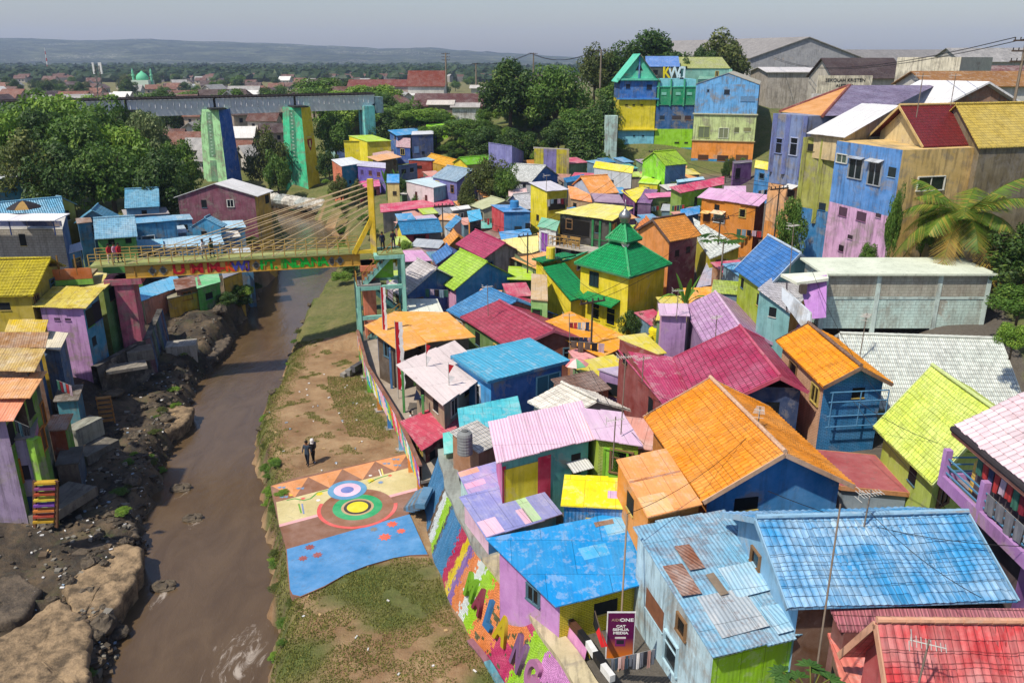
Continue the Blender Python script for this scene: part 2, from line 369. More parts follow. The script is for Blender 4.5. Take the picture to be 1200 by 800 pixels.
def tile_geo(mb, E1, E2, R2, R1, tw=.26, th=.37, amp=.036, m=0, seed=1):
    """real clay tiles laid on the slope E1-E2 (eave) to R1-R2 (ridge)"""
    rnd = random.Random(seed)
    nu = max(2, int(round(((E2 - E1).length + (R2 - R1).length) / 2 / tw))); nv = max(2, int(round(((R1 - E1).length + (R2 - E2).length) / 2 / th)))
    n = (E2 - E1).cross(R1 - E1).normalized()
    if n.z < 0: n = -n
    K = 5; prof = [0, .75, 1, .55, .05]
    def at(u, v): return (E1 * (1 - u) + E2 * u) * (1 - v) + (R1 * (1 - u) + R2 * u) * v - Vector((0, 0, .07 * math.sin(math.pi * u) * (.4 + .6 * v) + .03 * math.sin(u * 17 + v * 5) * math.sin(math.pi * v)))
    W, H = nu * tw, nv * th
    sag = [rnd.uniform(-.012, .012) for _ in range(nu + 2)]
    for j in range(nv):
        v0, v1 = j / nv, min(1, (j + 1.12) / nv)
        lo = []; hi = []; bt = []
        cj = [rnd.uniform(-.012, .012) - (rnd.uniform(.03, .09) if rnd.random() < .03 else 0) for _ in range(nu + 1)]
        for i in range(nu):
            for k in range(K):
                u = (i + k / K) / nu; t = (i + k / K) * tw
                a = amp * prof[k] + sag[i] * .6
                wv = .012 * math.sin(u * 9 + j) + cj[i]
                p = at(u, v0) + (R1 - E1).normalized() * wv; q = at(u, v1)
                lo.append((p + n * (a + .045), t, j * th)); hi.append((q + n * (a * .9 + .006), t, (j + 1) * th)); bt.append((p + n * -.01, t, j * th))
        for A, B in ((lo, hi), (bt, lo)):
            for i in range(len(lo) - 1):
                s = len(mb.v); quad = (A[i], A[i + 1], B[i + 1], B[i])
                mb.v += [x[0] for x in quad]; mb.f.append([s, s + 1, s + 2, s + 3])
                if A is bt: mb.uv.append([(x[1], x[2] + .02) for x in quad])
                else: mb.uv.append([(A[i][1], j * th + .03), (A[i + 1][1], j * th + .03), (B[i + 1][1], (j + 1) * th - .03), (B[i][1], (j + 1) * th - .03)])
                mb.mi.append(m)
def slab(mb, pts, t=.07, m=0, ms=None, u=None):
    pts = [Vector(p) for p in pts]
    a = sum((pts[i].x * pts[(i + 1) % len(pts)].y - pts[(i + 1) % len(pts)].x * pts[i].y) for i in range(len(pts)))
    if a < 0: pts = pts[::-1]
    mb.prism(pts, (0, 0, -t), m, ms, u)
def ccw(poly):
    a = sum(poly[i].x * poly[(i + 1) % len(poly)].y - poly[(i + 1) % len(poly)].x * poly[i].y for i in range(len(poly)))
    return a > 0
class House: pass
FEET = []
def add_window(H, side, u, drop, w, h, kind='w', frame='p#e8e4da', pane='#151a1e', label=None):
    a, b = H.sides[side]; d = (b - a); d.z = 0; L = d.length; d.normalize()
    n = Vector((d.y, -d.x, 0)); mid = (a + b) / 2
    if n.dot(mid - H.cen) < 0: n = -n
    top = (a.z * (1 - u) + b.z * u) - drop
    c = Vector((a.x + (b.x - a.x) * u, a.y + (b.y - a.y) * u, top - h / 2))
    def q(x, z, o): return c + d * x + n * o + Vector((0, 0, z))
    f = MB(); t = .07
    if kind in ('w', 'ww', 'd'):
        for (x0, z0, x1, z1) in ((-w/2-t/2, -h/2, -w/2-t/2, h/2), (w/2+t/2, -h/2, w/2+t/2, h/2), (-w/2-t, h/2+t/2, w/2+t, h/2+t/2), (-w/2-t-.04, -h/2-t/2, w/2+t+.04, -h/2-t/2)):
            f.beam(q(x0, z0, .035), q(x1, z1, .035), .11, t)
        if kind == 'ww': f.beam(q(0, -h/2, .03), q(0, h/2, .03), .06, .05)
        if kind == 'w' and h > .9: f.beam(q(-w/2, h*.18, .028), q(w/2, h*.18, .028), .05, .04)
    else:
        f.beam(q(-w/2-.03, -h/2-.03, .02), q(w/2+.03, -h/2-.03, .02), .08, .05)
    fo = f.build('door' if kind == 'd' else 'window', frame, H.root)
    g = MB(); s = [q(-w/2, -h/2, .012), q(w/2, -h/2, .012), q(w/2, h/2, .012), q(-w/2, h/2, .012)]
    if (s[1] - s[0]).cross(s[3] - s[0]).dot(n) < 0: s = s[::-1]
    g.face(s); g.face([p - n * .01 for p in reversed(s)])
    p = g.build('panel' if kind == 'd' else ('opening' if kind == 'h' else 'pane'), mat('glass', pane) if kind in ('w', 'ww') else 'p' + pane, fo)
    if label: fo['label'] = label
    return fo
def add_awning(H, side, u, drop, w, dep, col):
    a, b = H.sides[side]; d = (b - a); d.z = 0; d.normalize(); n = Vector((d.y, -d.x, 0))
    if n.dot((a + b) / 2 - H.cen) < 0: n = -n
    c = Vector((a.x + (b.x - a.x) * u, a.y + (b.y - a.y) * u, (a.z * (1 - u) + b.z * u) - drop))
    f = MB(); slab(f, [c - d * w / 2 + n * .01, c + d * w / 2 + n * .01, c + d * w / 2 + n * dep + Vector((0, 0, -dep * .35)), c - d * w / 2 + n * dep + Vector((0, 0, -dep * .35))], .04)
    return f.build('awning', col, H.root)
def finish_house(H, label, roofz, foot, mids, roof_mb, roof_mats, walls, base, win, over, trim, group, cat='house', name='house'):
    """foot: 4 eave-level corners; mids: {side: ridge point on that side}; roofz(x,y): underside height"""
    cen = sum(foot, Vector()) / len(foot); cen.z = 0; FEET.append([(p.x, p.y) for p in foot])
    ins = []
    for p in foot:
        d = Vector((cen.x - p.x, cen.y - p.y, 0)); k = min(over * 1.4, d.length * .4); d.normalize(); q = p + d * k; ins.append(q)
    gz = [ground(p.x, p.y) for p in ins]
    zb = (min(gz) - .25) if base is None else base
    H.root = thing(name, label, cat, (cen.x, cen.y, zb), group); H.cen = cen; H.base = zb
    for p in ins: p.z = roofz(p.x, p.y) - .1
    n = len(ins); H.sides = {i: (ins[i], ins[(i + 1) % n]) for i in range(n)}
    W = MB(); ok = ccw(ins)
    wl = walls if isinstance(walls, (list, tuple)) else [walls] * n
    for i in range(n):
        a, b = ins[i], ins[(i + 1) % n]; pts = [Vector((a.x, a.y, zb)), Vector((b.x, b.y, zb)), b.copy()]
        if i in mids:
            m = mids[i]; k = .5
            mx, my = (a.x + b.x) / 2, (a.y + b.y) / 2; pts.append(Vector((mx, my, roofz(mx, my) - .1)))
        pts.append(a.copy())
        W.face(pts if ok else pts[::-1], i)
    H.wall = W.build('wall', list(wl), H.root)
    H.roof = roof_mb.build('roof', roof_mats, H.root)
    if win is None and cat == 'house':
        rw = random.Random(int(cen.x * 31 + cen.y * 17))
        for i in range(n):
            a, b = H.sides[i]; d = b - a; d.z = 0; L = d.length
            if L < 1.8: continue
            nn = Vector((d.y, -d.x, 0)).normalized(); nn = nn if nn.dot((a + b) / 2 - cen) > 0 else -nn
            if nn.dot(-Vector((cen.x, cen.y, 0)).normalized()) < .25 or min(a.z, b.z) - zb < 2.2: continue
            for k in range(2 if L > 4 else 1):
                if rw.random() < .8: add_window(H, i, (k + .5) / (2 if L > 4 else 1) + rw.uniform(-.12, .12), rw.uniform(.35, .7), rw.uniform(.5, 1.1), rw.uniform(.5, 1.2), rw.choice(['w', 'ww', 'h', 'h']), rw.choice(['p#d8d4ca', 'p#8a6a4a', 'p#5a7a8a', 'p#c8b060']))
    for x in (win or []): add_window(H, *x)
    return H
def G(label, R1, R2, E1, h, roof, walls, win=None, over=.4, zr=None, base=None, trim=None, group=None, cap=True, far=1.0, z=None, geo=False, ext=0):
    ze = solve_z(*E1, h) if z is None else z
    fit = fit_gable(R1, R2, E1, ze)
    if zr is None: zr = fit[1]
    else: zr = ze + zr
    r1, r2, e1 = P(*R1, zr), P(*R2, zr), P(*E1, ze)
    e2 = r2 + (e1 - r1); q = (e1 - r1) * far; q.z = 0
    f1 = r1 - Vector((q.x, q.y, zr - (zr - (zr - ze) * far))) if False else Vector((r1.x - q.x, r1.y - q.y, zr - (zr - ze) * far))
    f2 = f1 + (r2 - r1)
    rh = (r2 - r1).normalized(); perp = abs(rh.cross(e1 - r1).z); sl = (zr - ze) / max(perp, .1)
    LOG.append('%-40s d=%.0f ze=%.1f zr=%.1f skew=%.2f slope=%.0f len=%.1f half=%.1f' % (label[:40], e1.y, ze, zr, fit[2], math.degrees(math.atan(sl)), (r2 - r1).length, perp))
    def roofz(x, y):
        d = abs(rh.cross(Vector((x - r1.x, y - r1.y, 0))).z); return zr - sl * d - .02
    mb = MB()
    if geo:
        for A, B, C, D, sd in ((e1, e2, r2, r1, 1), (f1, f2, r2, r1, 2)):
            tile_geo(mb, A, B, C, D, seed=sd)
            slab(mb, [A - Vector((0, 0, .03)), B - Vector((0, 0, .03)), C - Vector((0, 0, .03)), D - Vector((0, 0, .03))], .06, 0, u=r2 - r1)
    else:
        slab(mb, [e1, e2, r2, r1], .08, 0, u=r2 - r1); slab(mb, [f1, f2, r2, r1], .08, 0, u=r2 - r1)
    H = House(); H.r1, H.r2, H.e1, H.e2, H.f1, H.f2 = r1, r2, e1, e2, f1, f2
    mids = {1: 1, 3: 1}
    finish_house(H, label, roofz, [e1.copy(), e2.copy(), f2.copy(), f1.copy()], mids, mb, [roof], walls, base, win, over, trim, group)
    if cap:
        c = MB(); n = max(2, int((r2 - r1).length / .4)); up = Vector((0, 0, .05 if not geo else .09))
        for i in range(n):
            a, b = r1.lerp(r2, i / n), r1.lerp(r2, (i + 1.02) / n)
            c.tube(a + up, b + up, .105, 8, .09)
        cp = c.build('ridge_cap', [trim or roof], H.root); cp.parent = H.roof
    if trim:
        dz = Vector((0, 0, -.06))
        for a, b in ((r1, e1), (r1, f1), (r2, e2), (r2, f2)):
            c = MB(); q = (a - r1.lerp(r2, .5)).normalized() * .03; c.beam(a + dz + q, b + dz + q, .05, .20); fb = c.build('bargeboard', [trim], H.root); fb.parent = H.roof
    return H
def S(label, A, B, C, h, roof, walls, win=None, want=7, over=.3, base=None, group=None, zc=None, z=None, parapet=None, D=None, cat='house', name='house', t=.08, extra=None, fascia=None):
    z = solve_z(*A, h) if z is None else z
    fit = fit_shed(A, B, C, z, want); zc = fit[1] if zc is None else z + zc
    a, b, c = P(*A, z), P(*B, z), P(*C, zc); d = a + (c - b)
    if D is not None: d = P(*D, zc)
    LOG.append('%-40s d=%.0f z=%.1f zc=%.1f skew=%.2f slope=%.0f w=%.1f l=%.1f' % (label[:40], a.y, z, zc, fit[2], fit[3], (b - a).length, (c - b).length))
    n = (b - a).cross(c - b)
    def roofz(x, y): return a.z - (n.x * (x - a.x) + n.y * (y - a.y)) / n.z - .02
    mb = MB(); uu = (c - b).cross(Vector((0, 0, 1))) if abs(zc - z) > .3 else b - a; ns = int((b - a).length / .95); rr = random.Random(int(a.x * 53 + a.y * 29))
    if ns >= 2 and a.y < 112 and any(q in (roof.name if not isinstance(roof, str) else roof[0] + 'x') for q in ('metal', 'sheet', 'sx', 'rx', 'Rx', 'mx')):
        ln = (c - b).length
        for i in range(ns):
            u0, u1 = i / ns - .012, (i + 1) / ns + .012; e0, e1 = -rr.uniform(0, .12) / ln, 1 + rr.uniform(-.03, .10) / ln; dz = Vector((0, 0, .012 * (i % 2) + rr.uniform(0, .012))); k = [0, rr.uniform(-.025, .025)]
            f = lambda u, v: (a.lerp(b, u)).lerp(d.lerp(c, u), v) + dz
            slab(mb, [f(u0, e0), f(u1, e0 + k[1] / ln), f(u1, e1 + k[1] / ln), f(u0, e1)], min(t, .05), 0, u=uu)
    else: slab(mb, [a, b, c, d], t, 0, u=uu)
    H = House(); H.a, H.b, H.c, H.d = a, b, c, d; H.roofz = roofz
    finish_house(H, label, roofz, [a.copy(), b.copy(), c.copy(), d.copy()], {}, mb, [roof], walls, base, win, over, None, group, cat, name)
    if fascia:
        f = MB()
        for p, q in ((a, b), (b, c), (c, d), (d, a)):
            o = ((p + q) / 2 - H.cen); o.z = 0; o = o.normalized() * .02
            f.beam(p + o + Vector((0, 0, -.1)), q + o + Vector((0, 0, -.1)), .05, .22)
        x = f.build('fascia', [fascia], H.root); x.parent = H.roof
    return H
def block(label, A, B, dA, dB, back, bands, win=None, roof=None, sidem=None, cat='building', base=None, group=None, name='building', flip=1):
    """a tall building from its front top edge (two pixels at their distances); bands: [(height fraction from top, front material, side material)]"""
    a, b = PD(*A, dA), PD(*B, dB); zt = (a.z + b.z) / 2; a.z = b.z = zt
    d = (b - a).normalized(); n = Vector((-d.y, d.x, 0))
    if n.y < 0: n = -n
    c, e = b + n * back, a + n * back; FEET.append([(p.x, p.y) for p in (a, b, c, e)])
    cen = (a + b + c + e) / 4; zb = min(ground(p.x, p.y) for p in (a, b, c, e)) - .4 if base is None else base
    H = House(); H.cen = Vector((cen.x, cen.y, 0)); H.root = thing(name, label, cat, (cen.x, cen.y, zb), group); H.base = zb; H.top = zt
    H.a, H.b, H.c, H.e, H.n, H.dir = a, b, c, e, n, d
    LOG.append('%-40s d=%.0f top=%.1f base=%.1f w=%.1f' % (label[:40], a.y, zt, zb, (b - a).length))
    H.sides = {0: (a, b), 1: (b, c), 2: (c, e), 3: (e, a)}
    hh = zt - zb; pos = 0
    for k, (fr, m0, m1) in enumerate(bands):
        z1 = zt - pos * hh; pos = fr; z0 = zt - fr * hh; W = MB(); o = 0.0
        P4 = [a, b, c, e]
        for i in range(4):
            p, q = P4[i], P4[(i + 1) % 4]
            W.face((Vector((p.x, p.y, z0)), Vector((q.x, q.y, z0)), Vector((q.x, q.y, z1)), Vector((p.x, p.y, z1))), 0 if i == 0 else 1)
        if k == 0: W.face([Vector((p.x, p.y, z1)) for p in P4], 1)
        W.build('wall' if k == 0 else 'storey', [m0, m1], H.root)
    if roof:
        s = MB(); o = .3
        slab(s, [a - d * o - n * o + Vector((0, 0, .14)), b + d * o - n * o + Vector((0, 0, .14)), c + d * o + n * o + Vector((0, 0, .14)), e - d * o + n * o + Vector((0, 0, .14))], .13)
        H.roof = s.build('roof', [roof], H.root)
    for x in (win or []): add_window(H, *x)
    return H
# ---------------------------------------------------------------- small street things
def antenna(p, hgt, label, yaw=0., tilt=0, s_=.62):
    t = thing('antenna', label, 'antenna', p, 'television antennas on the roofs'); m = MB(); p = Vector(p)
    top = p + Vector((tilt * hgt, 0, hgt)); m.tube(p - Vector((0, 0, .4)), top, .03, 5); m.build('mast', 'p#8a7d70', t)
    y = MB(); d = Vector((math.cos(yaw), math.sin(yaw), 0)); s = Vector((-d.y, d.x, 0)); c = top - Vector((0, 0, .15))
    y.tube(c - d * .7 * s_, c + d * .7 * s_, .018, 5)
    for i in range(8):
        q = c + d * (-.65 + i * .19) * s_; l = (.42 - .02 * i) * s_; y.tube(q - s * l, q + s * l, .012, 4)
    k = c - d * .7 * s_; z = Vector((0, 0, .3 * s_)); y.tube(k + z - s * .35 * s_, k + z + s * .35 * s_, .012, 4); y.tube(k - z - s * .35 * s_, k - z + s * .35 * s_, .012, 4); y.tube(k - z, k + z, .012, 4)
    y.build('aerial', 'p#c8c4bc', t)
def person(p, label, hgt, yaw, shirt, trousers, skin='#8a5a3c', hair='#15110f', stride=.12, arm='down', scarf=None, group=None, bag=None):
    p = Vector(p); t = thing('person', label, 'person', p, group)
    k = hgt / 1.70; cy, sy = math.cos(yaw), math.sin(yaw)
    def w(x, y, z): return Vector((x * cy - y * sy, x * sy + y * cy, z)) * k
    J = {'pel': (0,0,.92), 'spine': (0,.01,1.12), 'chest': (0,.0,1.30), 'neck': (0,.01,1.46), 'head': (0,-.02,1.57), 'crown': (0,0,1.66)}
    Rr = {'pel': .15, 'spine': .135, 'chest': .16, 'neck': .062, 'head': .10, 'crown': .07}
    E = [('pel','spine'),('spine','chest'),('chest','neck'),('neck','head'),('head','crown')]
    for s, nm in ((-1,'l'),(1,'r')):
        st = stride * s
        J.update({'hip'+nm: (.095*s,0,.86), 'kn'+nm: (.10*s,-.02-st*.6,.48), 'an'+nm: (.10*s,-st,.09), 'to'+nm: (.11*s,-st-.14,.05)})
        Rr.update({'hip'+nm: .105, 'kn'+nm: .065, 'an'+nm: .045, 'to'+nm: .04})
        E += [('pel','hip'+nm),('hip'+nm,'kn'+nm),('kn'+nm,'an'+nm),('an'+nm,'to'+nm)]
        if arm == 'up': el, hd = (.22*s,-.16,1.14), (.10*s,-.34,1.26)
        elif arm == 'bag': el, hd = (.24*s,-.02,1.13), (.16*s,-.2,.98)
        else: el, hd = (.25*s,.03+st*.4,1.12), (.27*s,-.05+st*.8,.87)
        J.update({'sh'+nm: (.18*s,0,1.38), 'el'+nm: el, 'ha'+nm: hd}); Rr.update({'sh'+nm: .07, 'el'+nm: .05, 'ha'+nm: .04})
        E += [('chest','sh'+nm),('sh'+nm,'el'+nm),('el'+nm,'ha'+nm)]
    ks = list(J); me = bpy.data.meshes.new('body'); me.from_pydata([w(*J[a]) for a in ks], [(ks.index(a), ks.index(b)) for a, b in E], [])
    o = bpy.data.objects.new('body', me); COL.objects.link(o)
    sk = o.modifiers.new('s', 'SKIN'); sub = o.modifiers.new('u', 'SUBSURF'); sub.levels = 1; sub.render_levels = 1
    sv = me.skin_vertices[0].data
    for i, a in enumerate(ks): sv[i].radius = (Rr[a]*k*1.12, Rr[a]*k*(.95 if a not in ('spine','chest','pel') else .72)); sv[i].use_root = (a == 'pel')
    bpy.context.view_layer.update()
    nm = bpy.data.meshes.new_from_object(o.evaluated_get(bpy.context.evaluated_depsgraph_get())); bpy.data.objects.remove(o)
    nm.materials.clear()
    for x in (skin, shirt, trousers, '#1c1a18'): nm.materials.append(mat('plain', x))
    hands = [w(*J['hal']), w(*J['har'])]
    for f in nm.polygons:
        c = f.center; z = c.z / k; near = min((c - h).length for h in hands) / k
        f.material_index = 0 if z > 1.45 or near < .10 else (1 if z > .90 or (near < .35 and z > .8) else (3 if z < .10 else 2)); f.use_smooth = True
    b = bpy.data.objects.new('body', nm); COL.objects.link(b); b.parent = t
    hm = MB(); c = p + w(0, .015, 1.61)
    if scarf: hm.blob(c - Vector((0,0,.02)), .14*k, .15*k, .16*k, 3, 10, 7, .04); hm.lathe(p + w(0,.02,1.36), [(.17*k,0),(.13*k,.1*k),(.10*k,.16*k)], 10)
    else: hm.blob(c + Vector((0,0,.035))*k, .112*k, .122*k, .105*k, 2, 10, 7, .05)
    hm.build('headscarf' if scarf else 'hair', 'p' + (scarf or hair), t, smooth=True)
    if bag:
        bm_ = MB(); q = p + w(0, .2, 1.2); bm_.box(q, .3*k, .16*k, .42*k, yaw); bm_.build('backpack', 'p' + bag, t)
    return t
def laundry(a, b, label, n, seed=0, group='clothes hung out to dry', cols=None):
    rnd = random.Random(seed); a, b = Vector(a), Vector(b); t = thing('clothesline', label, 'clothesline', (a + b) / 2 - Vector((0, 0, 1)), group)
    m = MB(); m.tube(a, b, .012, 4); m.build('line', 'p#8a8a86', t); d = (b - a).normalized(); nn = Vector((-d.y, d.x, 0))
    cols = cols or ['#d8d4cc', '#2b3a5a', '#7a2030', '#c0a8b8', '#202024', '#88a0b0', '#6a5a50', '#b03a3a', '#3a6a5a']
    L = (b - a).length
    for i in range(n):
        u = (i + .5) / n; c = a + (b - a) * u; wd = min(.5, L / n * .85); hh = rnd.uniform(.5, .85); g = MB()
        for s in (-1, 1):
            K = 4
            for k in range(K):
                x0, x1 = -wd/2 + wd*k/K, -wd/2 + wd*(k+1)/K; o0, o1 = .03*math.sin(k*1.9+i), .03*math.sin((k+1)*1.9+i)
                q = [c + d*x0 + nn*(s*.012), c + d*x1 + nn*(s*.012), c + d*x1*.95 + nn*(o1+s*.02) - Vector((0,0,hh)), c + d*x0*.95 + nn*(o0+s*.02) - Vector((0,0,hh))]
                g.face(q if s < 0 else q[::-1])
        g.build('garment', 'p' + rnd.choice(cols), t)
    return t
def umbrella(p, r, cols, label, hgt=2.1):
    t = thing('parasol', label, 'parasol', p); p = Vector(p); m = MB(); m.tube(p, p + Vector((0,0,hgt)), .025, 6); m.build('pole', 'p#8a8278', t)
    c = MB(); N = 8; top = p + Vector((0,0,hgt)); K = 3
    for i in range(N):
        for j in range(K):
            def q(ii, jj):
                a = 2*math.pi*ii/N; f = jj/K; return top + Vector((r*f*math.cos(a), r*f*math.sin(a), -.42*r*f**1.7))
            A = [q(i,j), q(i,j+1), q(i+1,j+1), q(i+1,j)] if j else [q(i,0), q(i,1), q(i+1,1)]
            c.face(A, i % len(cols)); c.face([x - Vector((0,0,.015)) for x in reversed(A)], i % len(cols))
    c.build('canopy', ['p' + x for x in cols], t); return t
def dish(p, r, label, yaw=0.):
    t = thing('satellite_dish', label, 'satellite dish', p); p = Vector(p); m = MB(); m.tube(p, p + Vector((0,0,.7)), .035, 6); m.build('post', 'p#77706a', t)
    g = MB(); N = 14; ax = Vector((math.cos(yaw)*.6, math.sin(yaw)*.6, .8)).normalized(); x = ax.cross(Vector((0,0,1))).normalized(); y = ax.cross(x); c = p + Vector((0,0,.8))
    def q(i, j): a = 2*math.pi*i/N; f = j/4; return c + (x*math.cos(a)+y*math.sin(a))*r*f + ax*(.3*r*f*f)
    for j in range(4):
        for i in range(N):
            A = [q(i,j), q(i+1,j), q(i+1,j+1), q(i,j+1)] if j else [q(i,0), q(i+1,1), q(i,1)]
            g.face(A); g.face([z - ax*.02 for z in reversed(A)])
    g.build('reflector', 'p#b8bcbc', t); k = MB(); k.tube(c, c + ax*r*.9, .015, 4); k.blob(c + ax*r*.9, .06, .06, .08, 1, 6, 4, 0); k.build('feed', 'p#55504c', t)
def tank(p, r, h, label, col='#8a8d8c'):
    p = Vector(p); t = thing('water_tank', label, 'water tank', p); m = MB(); pr = [(r*.98, 0)]
    for i in range(6): z = h*(.06+.13*i); pr += [(r, z), (r*.965, z+h*.05), (r, z+h*.1)]
    pr += [(r*.9, h*.92), (r*.45, h)]; m.lathe(p, pr, 18); m.build('barrel', 'p'+col, t, smooth=False); l = MB(); l.lathe(p + Vector((0,0,h)), [(r*.42,0),(r*.42,.05),(r*.1,.08)], 14); l.build('lid', 'p#6c6e6c', t); return t
def stroke_letter(pts, c, xdir, size, w, m, parent, depth=.1):
    """one letter drawn as a bent bar; pts in letter space 0..1"""
    x = Vector(xdir).normalized(); mb = MB(); q = [Vector(c) + x * (a - .5) * size * .7 + Vector((0, 0, (b - .5) * size)) for a, b in pts]
    for a, b in zip(q, q[1:]): e = (b - a).normalized() * w * .4; mb.beam(a - e, b + e, depth, w) if abs((b - a).z) > abs((b - a).dot(x)) else mb.beam(a - e, b + e, depth, w)
    return mb.build('letter', m, parent)
def flag_pole(p, h, label, cols, sway=(.5, 0), n=5, kind='strip', lean=(0, 0)):
    p = Vector(p); t = thing('flagpole', label, 'flagpole', p, 'red and white flags on poles by the deck'); m = MB(); top = p + Vector((lean[0], lean[1], h)); m.tube(p, top, .035, 6, .02); m.build('pole', 'p#c9c4ba', t)
    f = MB(); d = Vector((sway[0], sway[1], 0))
    for k in range(n):
        a0, a1 = (0.02 + .86*k/n), (.02 + .86*(k+1)/n); A, B = top.lerp(p, a0), top.lerp(p, a1); wob = .12*math.sin(k*1.7)
        for s in (0, 1):
            if kind == 'strip': q = [A, A + d*(.5+wob), B + d*(.5-wob), B] if s == 0 else [A + d*(.5+wob), A + d*(1+wob), B + d*(1-wob), B + d*(.5-wob)]; mi = s
            else: q = [A, A + d*(1+wob) + Vector((0,0,-.1)), B.lerp(A,.1)]; mi = k % 2
            if s == 1 and kind != 'strip': continue
            f.face(q, mi); f.face([x + Vector((0, .012, 0)) for x in reversed(q)], mi)
    f.build('flag', ['p'+c for c in cols], t); return t
# ---------------------------------------------------------------- terrain, river, hills
def hit(px, py, tmax=900):
    d = ray(px, py); t = 18.0; o = Vector((0, 0, CAMZ))
    ts = np.concatenate([np.arange(18, 120, .4), np.arange(120, tmax, 1.5)])
    X = d.x * ts; Y = d.y * ts; Z = CAMZ + d.z * ts; g = groundv(X, Y); k = np.argmax(Z <= g)
    return Vector((X[k], Y[k], g[k]))
def axis(a, b, st, lo, hi, gr=1.16):
    c = list(np.arange(a, b + 1e-6, st)); s = st; x = b
    while x < hi: s *= gr; x += s; c.append(min(x, hi))
    s = st; x = a; pre = []
    while x > lo: s *= gr; x -= s; pre.append(max(x, lo))
    return np.array(pre[::-1] + c)
def build_ground():
    gx = axis(-47, 47, .5, -6400, 6400); gy = axis(13, 96, .5, -1500, 6900)
    X, Y = np.meshgrid(gx, gy); Z = groundv(X, Y)
    ny, nx = X.shape; co = np.stack([X, Y, Z], -1).reshape(-1, 3)
    i = np.arange(ny * nx).reshape(ny, nx)
    F = np.stack([i[:-1, :-1], i[:-1, 1:], i[1:, 1:], i[1:, :-1]], -1).reshape(-1, 4)
    me = bpy.data.meshes.new('ground'); me.from_pydata(co.tolist(), [], F.tolist())
    xl = np.interp(Y, RY, RL); xr = np.interp(Y, RY, RR); wx = np.interp(Y, WY, WX)
    n = wav(X, Y, .35); n2 = wav(X, Y, 1.3)
    right = (X > xr) & (X < wx + .3) & (Y < 72)
    g = np.zeros_like(X)
    edge = sm(1 - (X - xr) / 2.6) * sm(.5 + .9 * n2 + .25)
    low = sm((37.5 - Y) / 2) * sm(.55 + 1.3 * n)
    deckside = sm((Y - 51) / 3) * sm((63 - Y) / 3) * sm(1 - (wx - X) / 3.2) * sm(.7 + n2)
    patch = .75 * sm((n2 + .3 * n - .35) / .3) * sm((Y - 48) / 3)
    g = np.where(right, np.maximum.reduce([edge, low, deckside, patch]), g)
    up = (X > xr) & (Y >= 72) & (X < np.interp(Y, WY, WX) + 4 + (Y - 72) * .05); g = np.where(up, .85, g)
    g = np.where((X < xl) & (X > xl - 5), .35 * sm(n2 * 2), g)
    g = np.where((X < -35) & (Y > 88), .9, g); g = np.where((X > 29 + np.clip(Y - 40, 0, 60) * .35) & (Y < 145), .85, g); g = np.where((Y > 143) & (X > -35) & (Y < 260), .95, g); g = np.where(Y > 260, .75, g)
    rock = np.where(X < xl + .5, sm(1 - (xl - X - 10) / 3), 0) * (Y < 100) * 1.0  # bank rock, carried far inland to paint in the shade cast by houses
    rock = np.where((X >= xr) & (X < xr + .7), .8, rock)
    vil = np.where((X > wx + .4) & (Y < 140) & (Y > 10), 1.0, 0.0) + np.where((X < xl - 12) & (Y < 100), 1.0, 0)
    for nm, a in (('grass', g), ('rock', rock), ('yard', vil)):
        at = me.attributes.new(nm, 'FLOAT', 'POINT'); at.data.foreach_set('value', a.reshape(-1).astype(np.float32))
    me.polygons.foreach_set('use_smooth', [True] * len(me.polygons))
    q = NG('ground'); pos = q.n('TexCoord').outputs['Object']
    a = lambda s: q.n('Attribute', attribute_name=s).outputs['Fac']
    n1 = q.noise(pos, .35, 7, .65, .3); n2 = q.noise(pos, 2.6, 8, .7); n3 = q.noise(pos, 11, 5, .75)
    dirt = q.mix(q.step(n1, .36, .64), (.20, .118, .058, 1), (.39, .265, .145, 1)); dirt = q.mix(q.math('MULTIPLY', q.step(n2, .45, .7), .55), dirt, (.27, .135, .06, 1))
    dirt = q.mix(q.math('MULTIPLY', q.step(n3, .62, .72), .35), dirt, (.42, .36, .27, 1))
    gr = q.mix(q.step(n2, .35, .66), (.05, .08, .016, 1), (.13, .16, .04, 1)); gr = q.mix(q.math('MULTIPLY', q.step(n1, .42, .62), .5), gr, (.19, .16, .065, 1))
    rk_shade = q.mix(q.step(n1, .40, .64), (.035, .029, .023, 1), (.165, .118, .072, 1)); rk_shade = q.mix(q.math('MULTIPLY', q.step(n2, .5, .62), .7), rk_shade, (.06, .055, .045, 1))  # dark stone colour, deepened to stand in for the house shade
    rk_shade = q.mix(q.math('MULTIPLY', q.step(q.noise(pos, 1.1, 6, .7), .58, .68), .6), rk_shade, (.055, .07, .022, 1))
    yd = q.mix(n2, (.07, .06, .05, 1), (.16, .14, .115, 1))
    gm = q.math('MULTIPLY', a('grass'), q.step(q.math('ADD', q.math('MULTIPLY', n2, .7), q.math('MULTIPLY', a('grass'), .55)), .40, .70))
    col = q.mix(a('rock'), dirt, rk_shade); col = q.mix(a('yard'), col, yd); col = q.mix(gm, col, gr)
    q.out(col, q.math('ADD', n2, q.math('MULTIPLY', n3, .5)), .16, .9); me.materials.append(q.m)
    o = bpy.data.objects.new('ground', me); COL.objects.link(o); o['kind'] = 'structure'; return o
build_ground()
